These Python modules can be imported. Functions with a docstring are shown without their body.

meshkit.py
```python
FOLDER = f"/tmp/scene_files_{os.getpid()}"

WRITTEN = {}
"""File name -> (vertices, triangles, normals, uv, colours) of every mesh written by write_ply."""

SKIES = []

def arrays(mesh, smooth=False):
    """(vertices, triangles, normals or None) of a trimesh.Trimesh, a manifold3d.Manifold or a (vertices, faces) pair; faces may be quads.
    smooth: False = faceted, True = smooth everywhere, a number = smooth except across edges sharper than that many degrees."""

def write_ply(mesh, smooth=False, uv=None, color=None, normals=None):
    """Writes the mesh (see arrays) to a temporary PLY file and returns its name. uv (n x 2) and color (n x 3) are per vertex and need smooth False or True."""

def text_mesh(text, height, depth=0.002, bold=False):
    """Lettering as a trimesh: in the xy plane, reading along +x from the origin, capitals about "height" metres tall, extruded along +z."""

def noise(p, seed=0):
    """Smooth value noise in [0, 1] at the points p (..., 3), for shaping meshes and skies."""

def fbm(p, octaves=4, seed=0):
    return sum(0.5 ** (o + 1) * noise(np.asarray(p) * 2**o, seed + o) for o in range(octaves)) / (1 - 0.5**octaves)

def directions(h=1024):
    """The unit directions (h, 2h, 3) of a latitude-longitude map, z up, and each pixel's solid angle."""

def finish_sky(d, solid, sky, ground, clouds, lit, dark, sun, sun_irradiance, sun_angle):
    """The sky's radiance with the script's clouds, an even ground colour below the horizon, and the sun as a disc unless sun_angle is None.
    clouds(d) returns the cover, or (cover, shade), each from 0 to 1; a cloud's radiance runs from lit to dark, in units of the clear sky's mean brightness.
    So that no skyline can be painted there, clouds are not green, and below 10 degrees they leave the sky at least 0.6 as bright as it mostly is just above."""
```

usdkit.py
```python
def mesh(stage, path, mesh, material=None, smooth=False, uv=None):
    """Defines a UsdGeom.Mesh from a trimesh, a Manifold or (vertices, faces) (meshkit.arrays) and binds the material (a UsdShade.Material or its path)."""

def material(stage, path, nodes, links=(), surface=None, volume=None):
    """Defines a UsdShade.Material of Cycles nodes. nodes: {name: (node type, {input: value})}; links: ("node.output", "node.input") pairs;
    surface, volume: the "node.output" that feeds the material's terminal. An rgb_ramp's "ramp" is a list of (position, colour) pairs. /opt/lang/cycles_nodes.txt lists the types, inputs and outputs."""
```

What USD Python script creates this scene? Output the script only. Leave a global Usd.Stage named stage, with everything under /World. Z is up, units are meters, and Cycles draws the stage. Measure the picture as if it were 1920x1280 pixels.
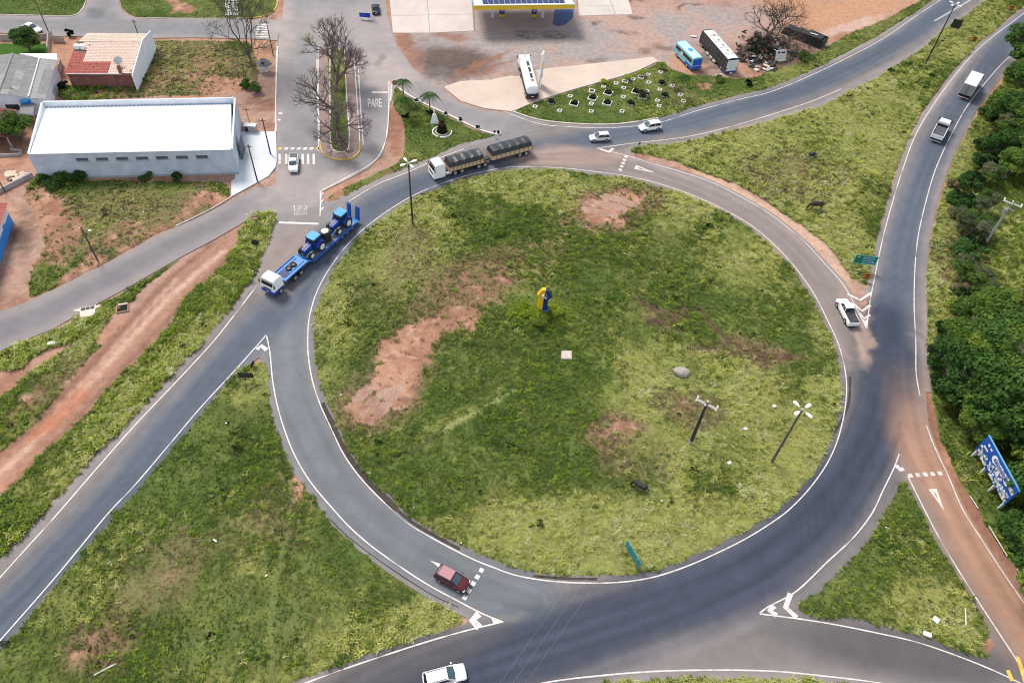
import math, numpy as np, trimesh, shapely, usdkit, meshkit
from shapely.geometry import Polygon, LineString, Point
from scipy.spatial import Delaunay, cKDTree
from pxr import Usd, UsdGeom, UsdLux, UsdShade, Gf, Sdf, Vt

# ------------------------------------------------------------------ camera, sky, sun
stage = Usd.Stage.CreateInMemory()
UsdGeom.SetStageUpAxis(stage, 'Z')
UsdGeom.Xform.Define(stage, '/World'); UsdGeom.Scope.Define(stage, '/World/Looks')
F, TH, ROLL, CAMH = 1400.0, math.radians(49.23), math.radians(-4.04), 80.0
EXPOSURE = 0.66
SUN_EL, SUN_AZ = math.radians(52), math.atan2(-0.55, 0.60)      # azimuth = atan2(x, y) towards the sun
R_, D_, W_ = np.array([1.0, 0, 0]), np.array([0, -math.sin(TH), -math.cos(TH)]), np.array([0, math.cos(TH), -math.sin(TH)])
_c, _s = math.cos(ROLL), math.sin(ROLL)
IX, IY, EYE = _c * R_ + _s * D_, -_s * R_ + _c * D_, np.array([0, 0, CAMH])
cam = UsdGeom.Camera.Define(stage, '/World/Camera')
cam.CreateHorizontalApertureAttr(36.0); cam.CreateVerticalApertureAttr(24.0)
cam.CreateFocalLengthAttr(36.0 * F / 1920); cam.CreateClippingRangeAttr(Gf.Vec2f(1, 9000))
cam.CreateExposureAttr(EXPOSURE)
_m = Gf.Matrix4d(1)
for i, r in enumerate((IX, -IY, -W_)): _m.SetRow(i, Gf.Vec4d(*map(float, r), 0))
_m.SetRow(3, Gf.Vec4d(*map(float, EYE), 1)); cam.AddTransformOp().Set(_m)

skym = usdkit.material(stage, '/World/Looks/sky', {
    'sky': ('sky_texture', {'sky_type': 'single_scattering', 'sun_disc': False, 'sun_elevation': SUN_EL, 'sun_rotation': SUN_AZ}),
    'tc': ('texture_coordinate', {}), 'n': ('noise_texture', {'scale': 2.2, 'detail': 7.0, 'roughness': 0.6}),
    'r': ('rgb_ramp', {'ramp': [(0.0, (0.62,) * 3), (0.40, (0.66,) * 3), (0.62, (0.95,) * 3), (1.0, (0.97,) * 3)]}),
    'm': ('mix', {'color2': (5.6, 6.0, 6.6)}), 'bg': ('background_shader', {'strength': 0.085})},
    [('tc.generated', 'n.vector'), ('n.fac', 'r.fac'), ('r.color', 'm.fac'), ('sky.color', 'm.color1'), ('m.color', 'bg.color')], surface='bg.background')
dome = UsdLux.DomeLight.Define(stage, '/World/sky'); UsdShade.MaterialBindingAPI.Apply(dome.GetPrim()).Bind(skym)
dome.GetPrim().SetCustomDataByKey('kind', 'structure')
sun = UsdLux.DistantLight.Define(stage, '/World/sun')
sun.CreateNormalizeAttr(True); sun.CreateIntensityAttr(0.75); sun.CreateAngleAttr(22.0); sun.CreateColorAttr(Gf.Vec3f(1.0, 0.94, 0.85))
sun.AddRotateZOp().Set(-math.degrees(SUN_AZ)); sun.AddRotateXOp().Set(-(90 - math.degrees(SUN_EL)))

# ------------------------------------------------------------------ pixel <-> world
def at(px, py, z=0.0):
    d = (px - 960) * IX + (py - 640) * IY + F * W_
    t = (z - CAMH) / d[2]
    return EYE + t * d
def pix(p):
    q = np.asarray(p, float) - EYE
    w = q @ W_
    return np.stack([960 + F * (q @ IX) / w, 640 + F * (q @ IY) / w], -1)
def height(base, top, ref=None):
    b = at(*base); zs = np.linspace(0.2, 25, 600)
    pp = pix(np.stack([np.full(600, b[0]), np.full(600, b[1]), zs], 1))
    return float(zs[np.argmin(np.hypot(pp[:, 0] - top[0], pp[:, 1] - top[1]))])
def G(pts, z=0.0): return np.array([at(a, b, z)[:2] for a, b in pts])

# ------------------------------------------------------------------ prims
_used = {}
def numbered(path):
    n = _used.get(path, 0); _used[path] = n + 1
    return path if n == 0 else f'{path}_{n:03d}'
def tag(p, label=None, cat=None, group=None, kind=None):
    p = p.GetPrim() if hasattr(p, 'GetPrim') else p
    for k, v in (('label', label), ('category', cat), ('group', group), ('kind', kind)):
        if v: p.SetCustomDataByKey(k, v)
    return p
def place(x, loc, rz=0, sc=None):
    x.AddTranslateOp().Set(Gf.Vec3d(*map(float, loc))); x.AddRotateZOp().Set(math.degrees(rz))
    if sc is not None: x.AddScaleOp().Set(Gf.Vec3f(*([float(sc)] * 3 if np.ndim(sc) == 0 else map(float, sc))))
def thing(name, label, cat, loc=(0, 0, 0), rz=0, group=None, sc=None, kind=None):
    x = UsdGeom.Xform.Define(stage, numbered('/World/' + name)); place(x, loc, rz, sc)
    return tag(x, label, cat, group, kind)
def dup(src, loc, rz=0, label=None, group=None, sc=1.0):
    was = src.GetCustomData()
    base = src.GetName().rsplit('_', 1)
    name = base[0] if len(base) == 2 and base[1].isdigit() else src.GetName()
    x = UsdGeom.Xform.Define(stage, numbered('/World/' + name)); p = x.GetPrim()
    p.GetReferences().AddInternalReference(src.GetPath())
    x.ClearXformOpOrder(); place(x, loc, rz, sc)
    p.SetInstanceable(True)
    return tag(p, label or was.get('label'), was.get('category'), group or was.get('group'))
def obj(name, mesh, material, parent=None, label=None, smooth=False, cols=None, kind=None):
    path = numbered((str(parent.GetPath()) if parent is not None else '/World') + '/' + name)
    if cols is not None:
        v, f = mesh
        m = usdkit.mesh(stage, path, (v, f), material, smooth)
        for k, c in cols.items():
            UsdGeom.PrimvarsAPI(m).CreatePrimvar(k, Sdf.ValueTypeNames.Color3fArray, 'vertex').Set(Vt.Vec3fArray.FromNumpy(np.asarray(c, np.float32)))
    else:
        m = usdkit.mesh(stage, path, mesh, material, smooth)
    return tag(m, label, kind=kind)

# ------------------------------------------------------------------ meshes: every builder returns (v, f)
def cat(ms):
    vs, fs, n = [], [], 0
    for v, f in ms:
        vs.append(v); fs.append(np.asarray(f) + n); n += len(v)
    return np.vstack(vs), np.vstack(fs)
def hull(pts):
    h = trimesh.convex.convex_hull(np.asarray(pts, float)); return np.array(h.vertices), np.array(h.faces)
def box(x0, x1, y0, y1, z0, z1, b=0.0):
    if b <= 0:
        v = np.array([(x, y, z) for x in (x0, x1) for y in (y0, y1) for z in (z0, z1)], float)
        f = np.array([(0, 1, 3), (0, 3, 2), (4, 6, 7), (4, 7, 5), (0, 4, 5), (0, 5, 1), (2, 3, 7), (2, 7, 6), (0, 2, 6), (0, 6, 4), (1, 5, 7), (1, 7, 3)])
        return v, f
    p = []
    for x, sx in ((x0, 1), (x1, -1)):
        for y, sy in ((y0, 1), (y1, -1)):
            for z, sz in ((z0, 1), (z1, -1)):
                p += [(x + sx * b, y + sy * b, z), (x + sx * b, y, z + sz * b), (x, y + sy * b, z + sz * b)]
    return hull(p)
def frame_of(d):
    d = d / (np.linalg.norm(d) + 1e-12)
    a = np.cross(d, [0, 0, 1.0] if abs(d[2]) < 0.9 else [1.0, 0, 0]); a /= np.linalg.norm(a)
    return a, np.cross(d, a)
def cyl(p0, p1, r0, r1=None, n=10):
    p0, p1 = np.asarray(p0, float), np.asarray(p1, float); r1 = r0 if r1 is None else r1
    a, b = frame_of(p1 - p0); t = np.arange(n) * 2 * np.pi / n
    ring = np.cos(t)[:, None] * a + np.sin(t)[:, None] * b
    v = np.vstack([p0 + r0 * ring, p1 + r1 * ring, p0[None], p1[None]])
    i = np.arange(n); j = (i + 1) % n
    f = np.vstack([np.stack([i, i + n, j], 1), np.stack([j, i + n, j + n], 1), np.stack([i, j, 0 * i + 2 * n], 1), np.stack([j + n, i + n, 0 * i + 2 * n + 1], 1)])
    return v, f
def tube(pts, rad, n=6):
    pts = np.asarray(pts, float); rad = np.broadcast_to(rad, (len(pts),))
    t = np.gradient(pts, axis=0); t /= np.linalg.norm(t, axis=1, keepdims=True) + 1e-12
    a0, _ = frame_of(t[0]); vs = []
    ang = np.arange(n) * 2 * np.pi / n
    for p, d, r in zip(pts, t, rad):
        a = a0 - d * (a0 @ d); a /= np.linalg.norm(a) + 1e-12; a0 = a; b = np.cross(d, a)
        vs.append(p + r * (np.cos(ang)[:, None] * a + np.sin(ang)[:, None] * b))
    v = np.vstack(vs); k = len(pts); i, j = np.meshgrid(np.arange(k - 1), np.arange(n), indexing='ij')
    q = np.stack([i * n + j, i * n + (j + 1) % n, (i + 1) * n + (j + 1) % n, (i + 1) * n + j], -1).reshape(-1, 4)
    return v, np.vstack([q[:, [0, 1, 2]], q[:, [0, 2, 3]]])
def loft(rings):
    rings = np.asarray(rings, float); k, n, _ = rings.shape
    v = rings.reshape(-1, 3); i, j = np.meshgrid(np.arange(k - 1), np.arange(n), indexing='ij')
    q = np.stack([i * n + j, i * n + (j + 1) % n, (i + 1) * n + (j + 1) % n, (i + 1) * n + j], -1).reshape(-1, 4)
    f = [q[:, [0, 2, 1]], q[:, [0, 3, 2]]]
    c = np.vstack([rings[0].mean(0), rings[-1].mean(0)]); a = np.arange(n); b = (a + 1) % n
    f += [np.stack([a, b, 0 * a + k * n], 1), np.stack([b + (k - 1) * n, a + (k - 1) * n, 0 * a + k * n + 1], 1)]
    return np.vstack([v, c]), np.vstack(f)
def prism(poly, y0, y1):
    """polygon in (x, z), extruded along y"""
    m = trimesh.creation.extrude_polygon(Polygon(poly).buffer(0), y1 - y0, engine='earcut')
    v = np.array(m.vertices); return np.stack([v[:, 0], y0 + v[:, 2], v[:, 1]], 1), np.array(m.faces)[:, ::-1]
def slab(poly, z0, z1):
    m = trimesh.creation.extrude_polygon(poly if isinstance(poly, Polygon) else Polygon(poly).buffer(0), z1 - z0, engine='earcut')
    v = np.array(m.vertices); v[:, 2] += z0; return v, np.array(m.faces)
def quad(a, b, c, d, th=0.0):
    v = np.array([a, b, c, d], float)
    if th == 0: return v, np.array([(0, 1, 2), (0, 2, 3)])
    n = np.cross(v[1] - v[0], v[2] - v[0]); n /= np.linalg.norm(n)
    w = np.vstack([v, v - n * th])
    return w, np.array([(0, 1, 2), (0, 2, 3), (4, 6, 5), (4, 7, 6)] + [t for i in range(4) for t in ((i, i + 4, (i + 1) % 4), ((i + 1) % 4, i + 4, (i + 1) % 4 + 4))])
def sphere(c, r, n=2):
    m = trimesh.creation.icosphere(subdivisions=n); return np.array(m.vertices) * r + np.asarray(c, float), np.array(m.faces)
def rot(m, az=0, ax=0, ay=0, loc=(0, 0, 0), sc=1.0):
    v, f = m; T = trimesh.transformations.euler_matrix(ax, ay, az)[:3, :3]
    return (v * sc) @ T.T + np.asarray(loc, float), f
def smooth_line(p, step=0.8, closed=False):
    p = np.asarray(p, float)
    if closed: q = np.vstack([p[-1], p, p[0], p[1]])
    else: q = np.vstack([2 * p[0] - p[1], p, 2 * p[-1] - p[-2]])
    out = []
    for i in range(1, len(q) - 2):
        n = max(2, int(np.linalg.norm(q[i + 1] - q[i]) / step)); t = np.linspace(0, 1, n, endpoint=False)[:, None]
        k = [np.linalg.norm(q[i + j] - q[i + j - 1]) ** 0.5 + 1e-6 for j in (0, 1, 2)]
        m1 = (q[i + 1] - q[i] + k[1] * ((q[i] - q[i - 1]) / k[0] - (q[i + 1] - q[i - 1]) / (k[0] + k[1])))
        m2 = (q[i + 1] - q[i] + k[1] * ((q[i + 2] - q[i + 1]) / k[2] - (q[i + 2] - q[i]) / (k[1] + k[2])))
        out.append((2 * t**3 - 3 * t**2 + 1) * q[i] + (t**3 - 2 * t**2 + t) * m1 + (-2 * t**3 + 3 * t**2) * q[i + 1] + (t**3 - t**2) * m2)
    if not closed: out.append(p[-1:])
    return np.vstack(out)
def strip(line, w, z, gap=None, seed=0):
    """a flat painted strip along a world polyline; w: width"""
    p = np.asarray(line, float); t = np.gradient(p, axis=0); t /= np.linalg.norm(t, axis=1, keepdims=True) + 1e-9
    nrm = np.stack([-t[:, 1], t[:, 0]], 1); w = np.broadcast_to(w, (len(p),))[:, None]
    a, b = p + nrm * w / 2, p - nrm * w / 2
    v = np.hstack([np.vstack([a, b]), np.full((2 * len(p), 1), z)]); k = len(p); i = np.arange(k - 1)
    return v, np.vstack([np.stack([i, i + k, i + 1], 1), np.stack([i + 1, i + k, i + k + 1], 1)])
def kerb(line, w, h, z0=-0.05):
    p = np.asarray(line, float); t = np.gradient(p, axis=0); t /= np.linalg.norm(t, axis=1, keepdims=True) + 1e-9
    nrm = np.stack([-t[:, 1], t[:, 0]], 1)
    prof = [(-w / 2, z0), (-w / 2, h - 0.02), (-w / 2 + 0.02, h), (w / 2 - 0.02, h), (w / 2, h - 0.02), (w / 2, z0)]
    rings = np.stack([np.hstack([p + nrm * o, np.full((len(p), 1), z)]) for o, z in prof], 1)
    return loft(rings)
def smoothstep(a, b, x):
    t = np.clip((x - a) / (b - a), 0, 1); return t * t * (3 - 2 * t)
def fb(x, y, s, seed=0, o=4): return meshkit.fbm(np.stack([x / s, y / s, 0 * x + 3.7], -1), o, seed)
def ell(u, v, items):
    """field of soft ellipses given by pixel centre, radii, angle in degrees, weight"""
    out = np.zeros_like(u)
    for cx, cy, rx, ry, an, wt in items:
        a = math.radians(an); du, dv = u - cx, v - cy
        d = np.hypot((du * math.cos(a) + dv * math.sin(a)) / rx, (-du * math.sin(a) + dv * math.cos(a)) / ry)
        out = np.maximum(out, wt * smoothstep(1.35, 0.55, d))
    return out
def lerp(a, b, t): return a + (np.asarray(b) - a) * t[..., None]

# ------------------------------------------------------------------ materials
_mats = {}
def mat(name, col, rough=0.6, metal=0.0, var=0.12, scale=2.0, spec=0.5, coat=0.0, bump=0.0, bscale=30.0):
    if name in _mats: return _mats[name]
    c = np.array(col, float)
    n = {'g': ('geometry', {}), 'n': ('noise_texture', {'scale': scale, 'detail': 5.0, 'roughness': 0.65}),
         'r': ('rgb_ramp', {'ramp': [(0.25, tuple(c * (1 - var))), (0.75, tuple(np.minimum(c * (1 + var * 0.7), 1)))]}),
         'p': ('principled_bsdf', {'roughness': rough, 'metallic': metal, 'specular_ior_level': spec, 'coat_weight': coat})}
    l = [('g.position', 'n.vector'), ('n.fac', 'r.fac'), ('r.color', 'p.base_color')]
    if bump:
        n['bn'] = ('noise_texture', {'scale': bscale, 'detail': 4.0}); n['b'] = ('bump', {'strength': bump, 'distance': 0.05})
        l += [('g.position', 'bn.vector'), ('bn.fac', 'b.height'), ('b.normal', 'p.normal')]
    _mats[name] = usdkit.material(stage, '/World/Looks/' + name, n, l, surface='p.BSDF'); return _mats[name]
def paint(name, col): return mat(name, col, 0.42, 0, 0.07, 1.5, 0.35, 0.0)
def tinted(name, var=0.35, s1=1.2, s2=9.0, rough=0.9, bump=0.6, bscale=5.0, spec=0.04):
    """surface whose colour comes from the mesh's own colour layer, broken up by fine grain"""
    n = {'a': ('attribute', {'attribute': 'tint'}), 'g': ('geometry', {}),
         'n1': ('noise_texture', {'scale': s1, 'detail': 8.0, 'roughness': 0.7}), 'n2': ('noise_texture', {'scale': s2, 'detail': 5.0, 'roughness': 0.7}),
         'm': ('math', {'math_type': 'add'}), 'r': ('rgb_ramp', {'ramp': [(0.30, (1 - var,) * 3), (0.5, (1.0,) * 3), (0.72, (1 + var,) * 3)]}),
         'h': ('math', {'math_type': 'multiply', 'value2': 0.5}), 'x': ('mix', {'mix_type': 'multiply', 'fac': 1.0}),
         'b': ('bump', {'strength': bump, 'distance': 0.08}), 'bn': ('noise_texture', {'scale': bscale, 'detail': 6.0}),
         'p': ('principled_bsdf', {'roughness': rough, 'specular_ior_level': spec})}
    l = [('g.position', 'n1.vector'), ('g.position', 'n2.vector'), ('n1.fac', 'm.value1'), ('n2.fac', 'm.value2'), ('m.value', 'h.value1'), ('h.value', 'r.fac'),
         ('a.color', 'x.color1'), ('r.color', 'x.color2'), ('x.color', 'p.base_color'), ('g.position', 'bn.vector'), ('bn.fac', 'b.height'), ('b.normal', 'p.normal')]
    return usdkit.material(stage, '/World/Looks/' + name, n, l, surface='p.BSDF')
def leafm(name, a, b, trans=0.25, scale=0.35):
    n = {'g': ('geometry', {}), 'n': ('noise_texture', {'scale': scale, 'detail': 4.0, 'roughness': 0.7}), 'oi': ('object_info', {}),
         'ad': ('math', {'math_type': 'multiply_add', 'value2': 0.45}), 'r': ('rgb_ramp', {'ramp': [(0.30, a), (0.95, b)]}),
         'd': ('principled_bsdf', {'roughness': 0.7, 'specular_ior_level': 0.08}), 't': ('translucent_bsdf', {}), 'm': ('mix_closure', {'fac': trans})}
    l = [('g.position', 'n.vector'), ('oi.random', 'ad.value1'), ('n.fac', 'ad.value3'), ('ad.value', 'r.fac'), ('r.color', 'd.base_color'), ('r.color', 't.color'),
         ('d.BSDF', 'm.closure1'), ('t.BSDF', 'm.closure2')]
    return usdkit.material(stage, '/World/Looks/' + name, n, l, surface='m.closure')
GROUND = tinted('soil_ground', 0.48, 0.9, 5.0, bump=1.0, bscale=2.5)
TURF = tinted('turf', 0.45, 0.8, 4.0, bump=1.0, bscale=4.0)
ASPH = tinted('asphalt', 0.26, 0.35, 14.0, rough=0.7, bump=0.35, bscale=24.0, spec=0.14)
CONC = tinted('concrete_slab', 0.16, 0.4, 5.0, rough=0.85, bump=0.2, bscale=12.0)
ROADPAINT = mat('road_paint', (0.62, 0.56, 0.54), 0.6, var=0.45, scale=1.6)
ROADPAINT2 = mat('road_paint_worn', (0.60, 0.55, 0.53), 0.7, var=0.5, scale=1.3)
YELLOW = mat('kerb_yellow', (0.62, 0.42, 0.09), 0.7, var=0.35, scale=2.0)
KERBM = mat('kerb_concrete', (0.52, 0.46, 0.42), 0.85, var=0.35, scale=1.2)
KERBW = mat('kerb_whitewash', (0.72, 0.66, 0.62), 0.8, var=0.3, scale=1.5)
WHITE = paint('white_paint', (0.80, 0.80, 0.80)); BLACK = mat('black_plastic', (0.012, 0.012, 0.014), 0.5)
RUBBER = mat('rubber', (0.018, 0.018, 0.019), 0.8); CHROME = mat('steel', (0.55, 0.55, 0.56), 0.35, 0.8)
GLASS = mat('dark_glass', (0.012, 0.017, 0.023), 0.12, 0, 0.02, spec=0.5); SCREEN = mat('windscreen_glass', (0.05, 0.09, 0.115), 0.12, 0, 0.05, spec=0.6)
RED = paint('red_lamp', (0.45, 0.02, 0.015)); AMBER = mat('amber_lamp', (0.75, 0.28, 0.02), 0.3); LAMP = mat('clear_lamp', (0.75, 0.76, 0.78), 0.15)
PLATE = mat('number_plate', (0.70, 0.70, 0.70), 0.5); CHASSIS = mat('chassis', (0.025, 0.024, 0.026), 0.7)
WOOD = mat('pole_wood', (0.075, 0.06, 0.05), 0.9, var=0.35, scale=3.0); CPOLE = mat('pole_concrete', (0.30, 0.29, 0.28), 0.9, var=0.25)
BARK = mat('bark', (0.085, 0.066, 0.055), 0.95, var=0.45, scale=4.0, bump=0.8); DEADBARK = mat('dead_bark', (0.24, 0.21, 0.18), 0.95, var=0.35, scale=3.0)
WALLW = mat('white_wall', (0.66, 0.69, 0.74), 0.85, var=0.14, scale=0.7); TILER = mat('clay_tile', (0.40, 0.12, 0.085), 0.85, var=0.4, scale=2.5)
TILEP = mat('pale_tile', (0.70, 0.53, 0.45), 0.85, var=0.25, scale=3.0); BRICKW = mat('brick_wall', (0.20, 0.085, 0.07), 0.95, var=0.55, scale=1.3, bump=0.6, bscale=6)
FIBRE = mat('fibre_cement', (0.20, 0.20, 0.205), 0.9, var=0.35, scale=1.2); FIBRE2 = mat('fibre_cement_pale', (0.27, 0.265, 0.26), 0.9, var=0.35, scale=1.4)
GREYC = mat('grey_concrete', (0.34, 0.33, 0.33), 0.9, var=0.25, scale=1.2)
# ------------------------------------------------------------------ outlines, traced on the photograph and carried to the ground plane
RIM = [(850,337),(774,367),(697,417),(655,455),(620,500),(595,545),(580,595),(577,640),(578,665),(585,710),(600,757),(622,805),(645,852),(680,900),(737,957),(767,982),(805,1005),(855,1032),(892,1050),(930,1065),(960,1076),(1017,1087),(1085,1092),(1160,1091),(1222,1082),(1285,1062),(1347,1035),(1397,1010),(1435,987),(1477,957),(1522,910),(1557,857),(1577,802),(1587,740),(1585,697),(1572,645),(1550,597),(1527,552),(1490,500),(1460,467),(1440,448),(1405,420),(1335,382),(1260,352),(1185,332),(1110,321),(1035,314),(960,313),(905,322)]
rimline = smooth_line(G(RIM), 0.8, True)
rimpoly = Polygon(rimline)
def P(pts, rnd=True):
    w = G(pts); return Polygon(smooth_line(w, 1.2, True) if rnd else w).buffer(0)
main_px = [(-160,1215),(-100,1150),(0,1050),(84,961),(142,903),(188,850),(253,790),(328,702),(388,640),(434,584),(484,514),(499,480),(513,445),(519,400),(560,390),(605,386),(650,371),(700,345),(765,317),(815,297),(870,274),(938,251),(962,213),(1010,229),(1085,237),(1160,237),(1240,227),(1310,204),(1385,184),(1440,171),(1515,141),(1590,104),(1655,69),(1715,29),(1760,-4),(1830,-50),(1960,-60),(1850,-5),(1800,36),(1765,54),(1740,81),(1690,115),(1640,146),(1580,177),(1530,201),(1440,225),(1290,265),(1190,279),(1130,283),(1175,290),(1232,307),(1272,317),(1338,339),(1388,364),(1443,396),(1480,424),(1518,457),(1551,492),(1585,529),(1606,561),(1623,590),(1632,560),(1641,520),(1651,470),(1663,420),(1681,357),(1693,318),(1716,255),(1741,210),(1791,140),(1841,85),(1921,22),(2010,-50),(2070,0),(1925,80),(1893,117),(1862,152),(1824,202),(1797,252),(1766,320),(1746,385),(1733,442),(1727,495),(1726,570),(1728,640),(1731,700),(1736,742),(1741,792),(1754,832),(1782,890),(1813,957),(1846,1010),(1883,1067),(1928,1130),(2010,1245),(2080,1400),(1750,1400),(1660,1287),(1540,1271),(1440,1262),(1247,1262),(1135,1271),(1020,1285),(900,1312),(700,1360),(430,1400),(470,1322),(572,1284),(655,1254),(730,1229),(805,1205),(880,1184),(925,1168),(900,1152),(855,1131),(805,1104),(755,1073),(695,1030),(655,995),(627,967),(578,906),(550,858),(533,814),(518,763),(509,714),(502,660),(482,657),(447,693),(375,771),(250,918),(105,1087),(0,1207),(-130,1350)]
ROAD_MAIN = P(main_px, False)
SANDY = P([(1205,268),(1285,280),(1400,325),(1500,380),(1590,470),(1626,560),(1622,600),(1606,561),(1585,529),(1551,492),(1518,457),(1480,424),(1443,396),(1388,364),(1338,339),(1272,317),(1232,307),(1190,293)], False).union(P([(1731,735),(1760,735),(1800,840),(1880,980),(1990,1160),(2010,1245),(1928,1130),(1883,1067),(1846,1010),(1813,957),(1782,890),(1754,832),(1741,792)], False))
ROAD_MAIN = ROAD_MAIN.union(rimpoly.buffer(4)).buffer(1.3).buffer(-.4).difference(SANDY).union(ROAD_MAIN).difference(rimpoly.buffer(-3.0))
STREET = P([(519,402),(517,300),(517,200),(518,110),(524,60),(528,36),(535,-20),(720,-25),(727,30),(735,62),(747,92),(775,128),(815,163),(862,193),(908,207),(962,214),(938,252),(900,246),(850,222),(800,199),(758,176),(743,160),(731,200),(727,255),(717,290),(690,316),(645,340),(606,358),(604,386)], False).buffer(0.5).buffer(-0.5)
SIDE = P([(520,348),(480,352),(405,391),(360,413),(295,441),(200,493),(115,536),(45,568),(-10,588),(-120,640),(-140,710),(-10,663),(37,641),(100,616),(180,571),(250,533),(337,483),(400,450),(455,418),(490,402),(519,396)], False)
TOPST = P([(-120,28),(0,29),(60,30),(120,32),(150,25),(162,8),(166,-30),(222,-30),(223,8),(232,25),(255,34),(330,36),(420,36),(480,38),(530,36),(520,76),(465,73),(360,71),(265,72),(120,68),(0,62),(-120,60)], False)
PAVED = shapely.union_all([ROAD_MAIN, STREET, SIDE, TOPST])
GRASS = {}                                                                # name -> (polygon, label)
def seg(*a): return a
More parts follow.
